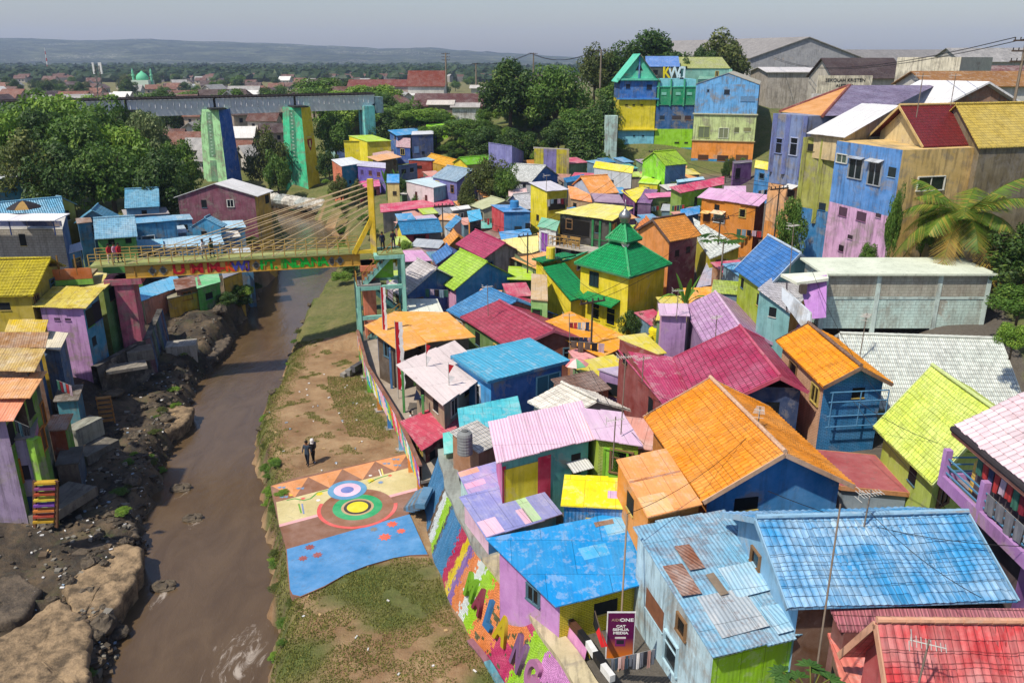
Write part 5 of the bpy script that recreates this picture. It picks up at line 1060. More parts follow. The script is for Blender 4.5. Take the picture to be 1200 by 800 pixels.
R2 = block('narrow moss stained building between the violet and blue buildings', (944, 160), (981, 165), 68.5, 66, 9, [(.52, 'd#a8a850', 'd#8a7a48'), (1, 'd#2f7cb4', 'd#2a5f94')],
    [(0, .3, .5, 1.2, .6, 'h', 'p#6a6a3a', '#2c2c22'), (0, .8, .6, 1.0, .6, 'h', 'p#6a6a3a', '#2c2c22'), (0, .8, 5.2, .7, .6, 'h', 'p#2f6c9c', '#22303c')])
for u in (.03, .6): m = MB(); p = R2.a.lerp(R2.b, u) - R2.n * .1; m.beam(p, p + Vector((0, 0, -7)), .28, .25); m.build('pilaster', 'd#b8bc58', R2.root)
S('large white sheet roofed hall on top of the moss stained building', (946, 156), (990, 161), (1054, 124), 4, mat('sheet', '#e4e2e0', fade='#f4f2f0'), 'd#d8c090', z=19.2, want=9, over=.3, base=17.2)
R3 = HS['r3'] = block('building with blue upper wall, pink lower wall and mustard side', (981, 165), (1058, 176), 64.7, 58, 6.9, [(.43, 'd#5c96d8', 'd#e6c27c'), (1, 'd#e2b0d4', 'd#dcb870')],
    [(0, .12, 1.0, 1.2, .6, 'ww', 'p#d8d8cc', '#5a6a60'), (0, .36, 1.1, 1.5, 1.5, 'ww', 'p#a8acb0', '#1e2a2c'), (0, .66, 1.1, 1.3, 1.7, 'ww', 'p#a8acb0', '#1e2a2c'), (0, .9, 1.3, .8, .7, 'h', 'p#a8c4dc', '#2a3434'), (1, .42, 2.0, 2.3, .95, 'ww', 'p#e8e4d4', '#27322c'),
     (0, .25, 5.0, 1.0, .7, 'h', 'p#9a6a8c', '#5a4050'), (0, .55, 5.0, 1.1, .7, 'h', 'p#9a6a8c', '#5a4050'), (0, .8, 4.8, .6, .3, 'h', 'p#b89aac', '#4a3c44'), (0, .42, 7.0, .6, .3, 'h', 'p#b89aac', '#3a2c34'), (0, .3, 8.0, .6, .5, 'h', 'p#9a6a8c', '#2a1c24')])
add_awning(R3, 0, .66, .9, 1.6, .5, 'd#c8ccd0'); add_awning(R3, 0, .36, .95, 1.8, .35, 'd#a8b4c4')
G('attic with maroon tile roof and open cream gable over the blue and pink building', (1054, 124), (1120, 122.5), (1082, 172), 2, mat('tile', '#7d2a2a', fade='#8f4a44', fa=.2), ['#e0c890', '#d8c08a', '#d8c08a', '#e4cc94'], over=.7, z=19.0, base=18.6, trim='#d8b878')
G('attic with mustard yellow tile roof beside the maroon roof', (1120, 122.5), (1310, 119), (1147, 173), 2, mat('tile', '#d8bc5c', fade='#e8d890', fa=.3, da=.6), 'd#8a7a5a', over=.2, z=19.0)
S('dark open balcony storey below the mustard yellow roof', (1164, 186), (1240, 192), (1240, 178), 3, 's#6a5a50', 'd#5a5650', z=17.6, want=3, over=.1, base=11)
MW = HS['mint'] = block('low building with a long bare mint block wall and pale flat roof', (969, 322), (1161, 322), 52.5, 52.5, 4, [(1, mat('brick', '#d4ece2', bw=.42, rh=.2, dirt=.6), 'd#a8c4bc')], roof=mat('flat', '#dfe6d0', da=.8), base=8.2)
for u in (.0, .325, .7, 1.0): m = MB(); p = MW.a.lerp(MW.b, u) - MW.n * .0; m.beam(p, p + Vector((0, 0, -4)), .3, .1); m.build('pilaster', 'd#d4e4dc', MW.root)
m = MB(); m.beam(MW.a - MW.n*.0 + Vector((0,0,-1.55)), MW.b - MW.n*.0 + Vector((0,0,-1.55)), .09, .16); m.build('band', 'd#cfe0d8', MW.root)
# stained bare brick in the upper panels
for u0, u1 in ((.02, .31), (.34, .69), (.715, .985)):
    m = MB(); p, q = MW.a.lerp(MW.b, u0) - MW.n*.012, MW.a.lerp(MW.b, u1) - MW.n*.012; m.face([p + Vector((0,0,-1.45)), q + Vector((0,0,-1.45)), q + Vector((0,0,-.06)), p + Vector((0,0,-.06))]); m.build('panel', mat('brick', '#b4b0a0', bw=.42, rh=.2, dirt=.85), MW.root)
BPo = thing('balcony_porch', 'purple porch room with white sloping parapet beside the mint block wall', 'porch', PD(950, 380, 50.5)); m = MB()
def pq(*l): return [PD(*x) for x in l]
m.face(pq((936, 326, 51.6), (969, 322, 51.3), (968, 372, 50.4), (947, 374, 50.4))); m.build('wall', '#bc84cc', BPo)
m = MB(); q = pq((916, 336, 50.4), (950, 367, 49.2), (950, 385, 48.9), (940, 384, 49.0), (916, 351, 50.1)); m.face(q); m.face([p + Vector((.12, .12, 0)) for p in reversed(q)]); m.build('parapet', 'd#c4ccd4', BPo)
m = MB(); slab(m, pq((915, 321, 51.6), (934, 331, 50.6), (971, 326, 50.8), (969, 318, 52.5)), .18); m.build('roof', mat('flat', '#e8ecd8', da=.6), BPo)
m = MB(); m.tube(PD(922, 331, 50.8), PD(922, 366, 50.0), .05, 6); m.build('post', 'p#4a4248', BPo)
m = MB(); p = PD(942, 330, 50.6); m.box(p - Vector((0, 0, .45)), .38, .38, .6); m.build('bird_cage', 'p#5a5048', BPo)
# distant roofs on the upper right plateau
def hall(label, A, B, z, dep, hgt, rise, roof, wall, cat='building', name='building', rev=False, base=None):
    """a long hall: front eave A-B at height z, gable roof"""
    a, b = PY(*A, z), PY(*B, z); b.z = a.z; d = (b - a).normalized(); n = Vector((-d.y, d.x, 0)); n = n if n.y > 0 else -n
    c, e = b + n * dep, a + n * dep; zb = ground(a.x, a.y) - .5 if base is None else base; t = thing(name, label, cat, ((a.x+c.x)/2, (a.y+c.y)/2, zb)); W = MB()
    for p, q in ((a, b), (b, c), (c, e), (e, a)): W.face((Vector((p.x,p.y,zb)), Vector((q.x,q.y,zb)), q, p))
    r1, r2 = (a + e) / 2 + Vector((0,0,rise)), (b + c) / 2 + Vector((0,0,rise)); W.face([e, a, r1]); W.face([b, c, r2]); W.build('wall', wall, t)
    m = MB(); o = .5; slab(m, [a - d*o - n*o - Vector((0,0,.1)), b + d*o - n*o - Vector((0,0,.1)), r2 + d*o + Vector((0,0,.12)), r1 - d*o + Vector((0,0,.12))], .12); slab(m, [c + d*o + n*o - Vector((0,0,.1)), e - d*o + n*o - Vector((0,0,.1)), r1 - d*o + Vector((0,0,.12)), r2 + d*o + Vector((0,0,.12))], .12)
    m.build('roof', roof, t); return t
def ghall(label, A, B, z, dep, rise, roof, wall, fw, cat='building', name='warehouse', base=None):
    """hall whose gable faces the viewer"""
    a, b = PY(*A, z), PY(*B, z); b.z = a.z; d = (b - a).normalized(); n = Vector((-d.y, d.x, 0)); n = n if n.y > 0 else -n
    n = (n + d * -.55).normalized(); c, e = b + n * dep, a + n * dep; zb = (ground(a.x, a.y) - .5) if base is None else base; t = thing(name, label, cat, ((a.x+c.x)/2, (a.y+c.y)/2, zb)); W = MB(); r1 = (a+b)/2 + Vector((0,0,rise)); r2 = (c+e)/2 + Vector((0,0,rise))
    W.face([Vector((a.x,a.y,zb)), Vector((b.x,b.y,zb)), b, r1, a], 1)
    for p, q in ((b, c), (c, e), (e, a)): W.face((Vector((p.x,p.y,zb)), Vector((q.x,q.y,zb)), q, p))
    W.build('wall', [wall, fw], t); m = MB(); up = Vector((0,0,.15)); f = -n*.6
    slab(m, [a - d*.6 + f, r1 + f + up, r2 + up, e - d*.6], .2); slab(m, [r1 + f + up, b + d*.6 + f, c + d*.6, r2 + up], .2); m.build('roof', roof, t); return t
ghall('large grey warehouse with a wide grey gable on the skyline', (880, 68), (1008, 68), 232, 60, 5.2, mat('sheet', '#8e8a86', fade='#a8a4a0', sw=1, sh=8), '#c8c4bc', '#a4a4a8', base=17)
hall('low annex with pale roof and open bays in front of the grey warehouse', (900, 84), (1000, 84), 196, 14, 4, .8, 's#d4d0ce', 'd#b8aea2')
hall('dark brown tiled hall behind the school sign', (978, 91), (1060, 90), 152, 13, 4, 3.2, mat('tile', '#54433c', fa=.1), '#c8c0b0')
hall('long grey sheet roofed hall on the far right skyline', (1010, 73), (1330, 73), 250, 30, 4, 3.5, mat('sheet', '#827f7c', fade='#94918e', sw=1, sh=8), '#a8a49c')
hall('grey roofed hall at the right edge of the skyline', (1128, 72), (1330, 72), 205, 16, 4, 3.0, mat('sheet', '#8a8886'), '#b4b0a8')
hall('long rust brown sheet roofed hall behind the white roof', (1090, 100), (1330, 100), 112, 10, 4, 1.6, mat('metal', '#94683a', ra=.5, fade='#b08a54'), '#d0ccc4')
hall('dark red roofed hall behind the rust brown hall', (1108, 88), (1330, 88), 150, 9, 4, 1.4, mat('sheet', '#6e4038'), '#a8a49c')
cw = block('cream concrete building with a slanted blank wall on the skyline', (1051, 74), (1128, 60), 128, 121, 14, [(1, 'd#e4dcc4', '#d8d0b8')], [(0, .2, 4, .8, .6, 'h', 'p#c8c0a8', '#8a8474')])
gs = ghall('low house with white sheet roof and bare brick gable on the right', (1108, 122), (1188, 124), 84, 7, 2.0, mat('sheet', '#e0e0e2'), '#8a7a6a', 'd#9a6a4c', name='house', cat='house')
sb = thing('school_sign', 'cream sign wall with dark school lettering on the plateau', 'sign', PD(989, 108, 112)); a, b = PD(957, 107, 112), PD(1020, 107, 112); m = MB(); d = (b - a).normalized(); m.box((a + b) / 2 + Vector((0, 0, .9)), (b - a).length, .3, 2.3, math.atan2(d.y, d.x)); m.build('board', 'd#e8dfc4', sb)
c = (a + b) / 2 - Vector((0, .19, 0)); lettering('SEKOLAH KRISTEN', .62, 'p#3a3430', c + Vector((0, 0, 1.45)), d, (0, 0, 1), sb, .02, 1.05); lettering('ALETHEIA', .5, 'p#3a3430', c + Vector((0, 0, .75)), d, (0, 0, 1), sb, .02, 1.1)
m = MB(); m.box((a + b) / 2 + Vector((0, -.1, -.6)), (b - a).length + 1.2, .6, .5, math.atan2(d.y, d.x)); m.build('plinth', '#e4e0d8', sb)
for px in (960, 1000): m = MB(); p = PD(px, 112, 112.6); m.beam(p, p + Vector((0, 0, -7)), .5); m.build('pier', '#c8c0b0', sb)
# rusty sheds on the plateau to the left of the slope trees
hall('long rusty roofed shed on the slope above the village', (486, 124), (566, 123), 196, 12, 3, 2.4, mat('tile', '#70453a', fa=.3), 'd#9a7a64', name='shed', cat='shed', base=9)
hall('small lean shed with pale roof below the long rusty shed', (502, 122), (530, 123), 188, 6, 3, .6, mat('sheet', '#cfc6ba', ra=.3), 'd#7a6a5c', name='shed', cat='shed', base=9)
hall('white walled shed with grey awning below the long rusty shed', (530, 125), (560, 125), 187, 5, 3, .6, 's#a8a29c', 'd#dcdcd6', name='shed', cat='shed', base=8)
hall('long low barn with rust red roof beyond the railway bridge', (408, 101), (488, 101), 330, 10, 2, 2.2, mat('tile', '#8e4a3a', fa=.2), '#c8b8a8', name='barn', cat='barn', base=6)
hall('white house with steep rust red roof beyond the railway bridge', (478, 101), (520, 101), 300, 12, 4, 5.0, mat('tile', '#8a4836', fa=.2), '#e0dcd4', name='house', cat='house', base=7)
hall('pale concrete house among trees on the plateau edge', (552, 103), (572, 103), 232, 8, 3, .5, '#c8c4bc', '#ccc6ba', name='house', cat='house', base=11)
# ---------------------------------------------------------------- mosque
ZE = 7.9
ma, mb_, mc = P(673, 308, ZE), P(738, 325, ZE), P(787, 309, ZE); md = ma + (mc - mb_); mcen = (ma + mc) / 2; gb = 1.6
MQ = thing('mosque', 'bright yellow mosque with green tiered tile roof and silver dome', 'mosque', (mcen.x, mcen.y, gb)); Hm = House(); Hm.root = MQ; Hm.cen = Vector((mcen.x, mcen.y, 0))
k = .865; ins = [mcen + (p - mcen) * k for p in (ma, mb_, mc, md)]
W = MB()
for i in range(4): p, q = ins[i], ins[(i + 1) % 4]; W.face((Vector((p.x,p.y,gb)), Vector((q.x,q.y,gb)), q, p))
W.build('wall', ['#f4dc12'], MQ); Hm.sides = {0: (ins[0], ins[1]), 1: (ins[1], ins[2])}
GT = mat('tile', '#129a58', fade='#3fb87c', fa=.25, da=.15)
def hip(c4, f, z1, z2, nm, mats):
    m = MB(); top = [mcen + (p - mcen) * f for p in c4]
    for p in top: p.z = z2
    lo = [Vector((p.x, p.y, z1)) for p in c4]
    for i in range(4): m.face((lo[i], lo[(i+1)%4], top[(i+1)%4], top[i]))
    m.face([p - Vector((0,0,.06)) for p in lo[::-1]], 0); o = m.build(nm, mats, MQ)
    r = MB()
    for i in range(4): r.tube(lo[i], top[i], .11, 6)
    r.build('ridge_cap', '#1aa864', MQ).parent = o; e = MB()
    for i in range(4): e.beam(lo[i] - Vector((0,0,.07)), lo[(i+1)%4] - Vector((0,0,.07)), .06, .16)
    e.build('fascia', '#0f7a48', MQ).parent = o
    return top
hip([ma, mb_, mc, md], .19, ZE, 9.95, 'roof', [GT])
nk = MB(); q4 = [mcen + (p - mcen) * .185 for p in (ma, mb_, mc, md)]
for i in range(4): p, q = q4[i], q4[(i+1)%4]; nk.face((Vector((p.x,p.y,9.6)), Vector((q.x,q.y,9.6)), Vector((q.x,q.y,10.3)), Vector((p.x,p.y,10.3))))
nk.build('neck', '#136a44', MQ)
up4 = [mcen + (p - mcen) * .37 for p in (ma, mb_, mc, md)]; hip(up4, .06, 10.15, 11.55, 'upper_roof', [GT])
dm = MB(); dm.lathe(Vector((mcen.x, mcen.y, 11.5)), [(.3, 0), (.42, .12), (.42, .3), (.5, .38), (.56, .6), (.48, .86), (.28, 1.06), (.1, 1.22), (.05, 1.5), (.11, 1.58), (.03, 1.7), (.02, 2.1)], 20); dm.build('dome', mat('plain', '#a8aaa8', metal=.8, rough=.35), MQ, smooth=True)
add_window(Hm, 0, .30, .55, .95, 1.15, 'ww', 'p#223034', '#2a3c44'); add_window(Hm, 0, .36, 3.3, .9, 1.4, 'w', 'p#e8d420', '#1c2226'); add_window(Hm, 0, .68, 3.3, 1.0, 1.5, 'w', 'p#e8d420', '#1c2226')
aw = MB(); a, b = ins[0].lerp(ins[1], .17), ins[0].lerp(ins[1], .86); n = Vector(((b-a).y, -(b-a).x, 0)).normalized(); n = n if n.y < 0 else -n
slab(aw, [a + Vector((0,0,-2.35)) + n*.02, b + Vector((0,0,-2.35)) + n*.02, b + Vector((0,0,-2.75)) + n*1.1, a + Vector((0,0,-2.75)) + n*1.1], .12); aw.build('awning', GT, MQ)
# stair wing with its sloping roof to the left of the hall
d = (ins[1] - ins[0]).normalized(); nb = -n; w0 = ins[0] - d * 4.3 + n * 1.5; w1 = ins[0] + d * .4 + n * 1.5; wg = MB()
def vz(p, z): return Vector((p.x, p.y, z))
tops = (7.7, 4.9); bk = nb * 2.4
for (p, q, zp, zq) in ((w0, w1, tops[0], tops[1]), (w1, w1 + bk, tops[1], tops[1]), (w1 + bk, w0 + bk, tops[1], tops[0]), (w0 + bk, w0, tops[0], tops[0])): wg.face((vz(p, gb), vz(q, gb), vz(q, zq), vz(p, zp)))
wg.build('stair_wing', ['#f4dc12'], MQ); rf = MB(); s0 = w0 + d * 1.3
slab(rf, [vz(s0 + n*.3, 7.25), vz(w1 + d*.35 + n*.3, 4.95), vz(w1 + d*.35 + bk, 4.95), vz(s0 + bk, 7.25)], .14); slab(rf, [vz(w0 - d*.3 + n*.3, 7.75), vz(s0 + n*.3, 7.75), vz(s0 + bk*1.6, 7.75), vz(w0 - d*.3 + bk*1.6, 7.75)], .14)
rf.build('wing_roof', GT, MQ); tk = MB(); p = w0 + d * .9 + bk * .4; tk.lathe(vz(p, 7.8), [(.42, 0), (.42, 1.0), (.36, 1.05), (.1, 1.06)], 16); tk.build('chimney', '#f0d818', MQ)
S('low hall with flat green roof behind the mosque wing', (650, 309), (668, 304), (690, 294), 5.2, '#1f9a60', '#e8d420', want=2, over=.1)
sp = thing('loudspeaker', 'white horn loudspeaker under the mosque upper roof', 'loudspeaker', vz(q4[1], 9.75) + Vector((.1, -.3, 0))); m = MB(); c0 = vz(q4[1], 10.0) + Vector((.05, -.25, 0)); dd = Vector((-.3, -1, -.1)).normalized(); m.tube(c0, c0 + dd*.35, .1, 12, .34); m.tube(c0 - dd*.2, c0, .12, 10); m.build('horn', 'p#d4d4d0', sp); m = MB(); m.tube(c0 - Vector((0,0,.5)), c0, .04, 6); m.build('bracket', 'p#6a6a68', sp)
# cafe terrace and its neighbour with the violet window
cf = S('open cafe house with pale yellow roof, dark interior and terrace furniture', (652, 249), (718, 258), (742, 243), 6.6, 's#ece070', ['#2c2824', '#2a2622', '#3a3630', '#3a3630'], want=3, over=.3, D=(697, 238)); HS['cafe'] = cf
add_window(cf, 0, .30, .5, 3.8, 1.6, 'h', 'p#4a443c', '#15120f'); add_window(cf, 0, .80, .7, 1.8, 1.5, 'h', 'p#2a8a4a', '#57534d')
m = MB(); a, b = cf.sides[0]; d = (b-a).normalized(); n = Vector((d.y, -d.x, 0)); n = n if n.y < 0 else -n
slab(m, [a + n*.05 + Vector((0,0,-3)), b + n*.05 + Vector((0,0,-3)), b + n*2.2 + Vector((0,0,-3.0)), a + n*2.2 + Vector((0,0,-3.0))], .2); m.build('terrace', '#b8b0a4', cf.root)
m = MB()
for i in range(9): p = a.lerp(b, i/8*.62) + n*2.1 + Vector((0,0,-3)); m.beam(p, p + Vector((0,0,.95)), .07)
for h in (.5, .95): m.beam(a + n*2.1 + Vector((0,0,-3+h)), a.lerp(b, .62) + n*2.1 + Vector((0,0,-3+h)), .06)
m.build('railing', 'p#a8874a', cf.root)
for u in (.66, .8, .99): m = MB(); p = a.lerp(b, u) + n*.1; m.beam(p + Vector((0,0,-.2)), p + Vector((0,0,-4.6)), .2); m.build('post', '#1f8a4a', cf.root)
vw = S('white house with violet window and green flat roof below the cafe', (630, 265), (652, 270), (656, 259), 5.4, 's#7ac4a0', ['#e4e8ea', '#d8dcde', '#d8dcde', '#e4e8ea'], want=2, over=.15, win=[(0, .35, .5, 1.1, 2.0, 'ww', 'p#b8b0c8', '#8a4ab0')]); 
S('white low house with pale yellow awning roof below the cafe terrace', (652, 283), (691, 291), (688, 280), 3.4, 's#f0e25a', ['#d8d4d0', '#c8c4c0', '#d8d4d0', '#d8d4d0'], want=6, over=.2, win=[(0, .6, .5, 1.2, 1.3, 'ww', 'p#7a5a44', '#3a3a3a')])
for i, (px, py, lb) in enumerate(((668, 268, 'wooden bench at the left end of the cafe terrace'), (682, 270, 'wooden bench at the right end of the cafe terrace'))):
    p = cf.sides[0][0].lerp(cf.sides[0][1], .16 + .26*i) + n*1.2 + Vector((0,0,-3)); t = thing('bench', lb, 'bench', p, 'benches on the cafe terrace'); m = MB(); yaw = math.atan2(d.y, d.x); m.box(p + Vector((0,0,.45)), 1.3, .35, .06, yaw); m.build('seat', 'p#b08a50', t)
    for s in (-.5, .5): m = MB(); q = p + d*s; m.beam(q, q + Vector((0,0,.42)), .3, .06); m.build('leg', 'p#a07a44', t)
    m = MB(); m.box(p - n*.2 + Vector((0,0,.8)), 1.3, .05, .3, yaw); m.build('backrest', 'p#b08a50', t)
# ================================================================ left bank houses
S('grey concrete block building with white terrace canopy', (-60, 268), (73, 268), (78, 250), 0, '#d8d4cc', [mat('brick', '#b4aca0', bw=.45, rh=.24), '#2f5590', '#b8b0a4', '#b8b0a4'], z=10.2, want=0, over=.02, base=2)
lb = list(bpy.data.objects)[-1]
lt = PD(0, 0, 1)
def pz(px, py, z): return P(px, py, z)
cn = thing('terrace_canopy', 'long white terrace canopy on top of the grey block building', 'canopy', pz(20, 262, 10.3)); m = MB(); slab(m, [pz(-60, 258, 11.6), pz(64, 258, 11.6), pz(82, 250, 11.8), pz(-60, 250, 11.8)], .08); m.build('roof', 's#f4f2f6', cn)
for px in (-30, 10, 62): m = MB(); a = pz(px, 258, 11.55); m.beam(a, Vector((a.x, a.y, 10.2)), .08); m.build('post', 'p#3a4a7a', cn)
m = MB(); m.beam(pz(-60, 262, 10.6), pz(72, 262, 10.6), .12, .5); m.build('parapet', '#3a4878', cn)
pl = MB()
umbrella(pz(22, 272, 10.2) + Vector((0, 1.5, 0)), 1.5, ['#2e2a2c', '#2e2a2c', '#a8864a', '#2e2a2c'], 'black and gold parasol on the terrace of the grey block building', 2.6)
G('house with long light blue tile roof behind the grey block building', (72, 231), (-40, 241), (77, 252), 5.2, mat('tile', '#6aaed0', fade='#b8d8e4', fa=.6), '#5a8aa8', over=.3)
G('small dark yellow walled house with blue roof end at the wood edge', (72, 231), (66, 230), (90, 239), 4.6, mat('tile', '#7aa8bc'), '#a89030', over=.2)
S('sky blue painted house at the left edge below the wood', (-40, 214), (32, 206), (28, 202), 6.0, 's#c8d0d4', ['d#4a9cc8', 'd#3a86b4', '#4a9cc8', '#4a9cc8'], want=3, over=.05)
S('old maroon walled shack below the wood', (30, 213), (66, 210), (62, 204), 5.0, mat('sheet', '#8a7a5c', ra=.6), 'd#6a3438', want=6, over=.15)
HL3 = G('old house with mossy yellow tile roof at the left edge', (60, 303), (-50, 305), (39, 346), 6.4, mat('tilegeo', '#c8b83a', fade='#8a7a3a', fa=.6, da=.9), ['#c4ac34', '#b8a438', '#b8a438', '#a89a3a'], over=.35, geo=True, far=.6)
S('rusty yellow sheet roofed house with lilac front above the river', (38, 359), (100, 361), (122, 337), 5.2, mat('metal', '#d0bc52', ra=.75, fade='#e4d888', fa=.4), ['d#c496cc', 'd#4a9ac0', '#8a7ab0', 'd#c496cc'], want=10, over=.35, win=[(0, .35, .9, .5, .2, 'h', 'p#a07aa8', '#4a3a50'), (0, .6, .9, .5, .2, 'h', 'p#a07aa8', '#4a3a50'), (1, .3, .5, 1.2, 1.4, 'h', 'p#5aa83a', '#20281e'), (1, .75, .6, 1.4, 1.5, 'h', 'p#4a5aa0', '#1c2030'), (1, .3, 2.8, .7, .7, 'h', 'p#4a7a8a', '#20303a')])
S('upper shed with pale yellow sheet roof behind the rusty yellow roof', (66, 332), (122, 338), (139, 322), 6.2, mat('metal', '#e0d07a', ra=.2), ['#7a8a3a', '#5a8a4a', '#8a8a4a', '#a89a3a'], want=8, over=.2)
S('small low yellow roof at the foot of the mossy yellow house', (6, 388), (52, 389), (56, 375), 5.0, mat('metal', '#d0b030', ra=.5), '#b89a30', want=10, over=.1)
for i, (A, B, C, rf, lb, h) in enumerate((((-60, 408), (52, 407), (56, 389), mat('metal', '#a87a44', ra=.95, rust='#8a5a34'), 'brown rusty sheet roofed house at the left edge, farthest of the four rusty roofs', 5.6), ((-60, 434), (40, 434), (53, 408), mat('metal', '#c8a860', ra=.8), 'tan rusty sheet roofed house at the left edge, second of the four rusty roofs', 5.9),
        ((-60, 466), (35, 465), (54, 435), mat('metal', '#e0a070', ra=.5, fade='#d8c080'), 'peach coloured sheet roofed house at the left edge, third of the four rusty roofs', 6.2), ((-60, 494), (15, 492), (29, 467), mat('metal', '#ee9a78', ra=.3, fade='#e8b898'), 'salmon sheet roofed house at the left edge, nearest of the four rusty roofs', 6.6))):
    HS['rust%d' % i] = S(lb, A, B, C, h, rf, [['d#6a4a34', 'd#3a6a9a', '#6a5a4a', '#6a5a4a'], ['d#5a5048', 'd#4a5a44', '#6a5a4a', '#6a5a4a'], ['d#5a4034', 'd#6a9a30', '#6a5a4a', '#6a5a4a'], ['d#a490b0', 'd#7ab034', '#8a7a90', '#8a7a90']][i], want=8, over=.5, win=[(1, .35, .5, 1.0, 1.2, 'h', 'p#4a4038', '#18161a'), (1, .7, 3.0, .8, 1.4, 'd', 'p#c8803a', '#6a4a34')] if i else None)
S('shack with pale corrugated roof among the rusty roofs', (46, 407), (70, 410), (80, 390), 5.0, mat('metal', '#dcd2b8', fa=.2), 'd#5a7aa0', want=6, over=.2)
HS['lilachouse'] = S('lilac house with a lime corner pillar on the lower left bank', (-40, 520), (40, 512), (46, 480), 5.0, mat('flat', '#8a8078', da=.9), ['d#a89ab8', 'd#b07a9c', '#9a8a9a', '#9a8a9a'], want=3, over=.05, win=[(0, .7, 1.6, .9, .9, 'h', 'p#8a7a9a', '#2a2430'), (1, .4, .6, 1.2, 1.6, 'd', 'p#d0803a', '#7a4a2a'), (0, .75, 3.6, 1.2, 1.2, 'h', 'p#2a5a8a', '#1f3f6a')])
LH = HS['lilachouse']; a = LH.sides[1][0]; m = MB(); m.beam(Vector((a.x + .12, a.y - .12, LH.base)), Vector((a.x + .05, a.y - .1, a.z + .1)), .55, .5); m.build('corner_pillar', 'd#9ad042', LH.root)
S('narrow teal walled house with dark roof behind the graffiti wall', (62, 470), (92, 468), (98, 450), 3.2, mat('sheet', '#6a6054', ra=.4), ['d#4a9aa8', 'd#3a7a94', '#5a5a54', '#5a5a54'], want=6, over=.2)
S('small orange and green patched shack above the concrete tank', (52, 505), (78, 503), (86, 484), 3.0, mat('metal', '#a0704a', ra=.7), ['d#b05a34', 'd#6aa03a', '#5a5a54', '#5a5a54'], want=6, over=.25)
S('low grey block hut with flat roof below the rusty roofs', (64, 545), (92, 542), (98, 522), 2.0, mat('flat', '#5a544a', da=.9), ['d#7a6a5a', 'd#4a5a6a', '#5a5a54', '#5a5a54'], want=3, over=.1)
for i, (px, lb) in enumerate(((29, 'orange shutter on the lilac house terrace'),)): pass
# blue quarter between the wood and the footbridge
G('tall house with light blue tile roof at the edge of the wood', (146, 222), (186, 220), (146, 244), 4.6, mat('tile', '#6cb2d4', fade='#b0d6e6', fa=.6, da=.6), '#6a9ab8', over=.2)
S('low house with grey sheet roof in front of the tall light blue house', (146, 253), (198, 250), (194, 243), 3.6, mat('sheet', '#a49c9c'), '#5a8ab0', want=7, over=.1)
G('house with mottled light blue tile roof and green front', (109, 256), (158, 253), (111, 280), 4.6, mat('tile', '#8cc0dc', fade='#d0e4ea', fa=.6, da=.7), ['#6fb858', '#5aa048', '#5aa048', '#6fb858'], over=.3, win=[(0, .35, .3, .6, .5, 'h', 'p#4a8a3a', '#1c281a'), (0, .8, .3, .6, .5, 'h', 'p#4a8a3a', '#1c281a')])
G('small house with crossed blue tile gables behind the mottled blue roof', (115, 239), (108, 246), (140, 252), 4.4, mat('tile', '#6aaccc', fade='#a8d0e0', fa=.5), '#4a7a94', over=.3)
S('blue walled house between the two light blue tile roofs', (158, 262), (207, 258), (205, 252), 5.4, 's#6aa8cc', ['d#3a8ab8', 'd#3a7aa8', '#4a8ab8', '#4a8ab8'], want=3, over=.05, win=[(0, .25, 1.4, 1.3, .9, 'w', 'p#dce4e8', '#3a4a58')])
GM = G('tall maroon and brown gabled house with white roof edge', (251, 215), (272, 209), (302, 230), 7.2, 's#e6e4e0', ['d#d8ac4a', 'd#8a5a44', 'd#7a4450', 'd#8a4a5c'], over=.35, cap=False)
G('small house with pale blue tile gable in the blue quarter', (240, 255), (246, 252), (222, 266), 4.2, mat('tile', '#7ab8d8', da=.8), 'd#4a9ac4', over=.2)
for A, B, C, c, lb, h in (((252, 268), (288, 266), (284, 258), '#a8d4ea', 'low shed with very pale blue roof right of the small blue gable', 3.4), ((190, 290), (262, 286), (258, 275), '#9ccbe6', 'long shed with pale blue corrugated roof above the footbridge rail', 3.4), ((252, 280), (282, 277), (278, 270), '#d8d4c8', 'small shed with white and rust roof above the footbridge rail', 3.2), ((160, 290), (192, 289), (190, 280), '#7fc0e0', 'small shed with patchy blue roof beside the green front', 3.4), ((205, 258), (226, 257), (222, 251), '#8ab4cc', 'small grey blue roof left of the maroon gabled house', 4.2), ((186, 276), (220, 272), (215, 264), '#b4c8d4', 'shed with speckled grey blue tile roof in the blue quarter', 3.6), ((90, 262), (108, 260), (106, 254), '#8a6a54', 'low house with brown sheet roof beside the grey block building', 5.0), ((78, 298), (97, 292), (94, 284), '#b8bcc8', 'small metal awning roof at the side of the grey block building', 4.6), ((268, 300), (296, 298), (292, 290), '#c8d0d4', 'low shed with pale grey roof beside the mustard wall', 2.4)):
    S(lb, A, B, C, h, mat('metal', c, ra=.15, fa=.5), 'd#4f8cb4', want=8, over=.12)
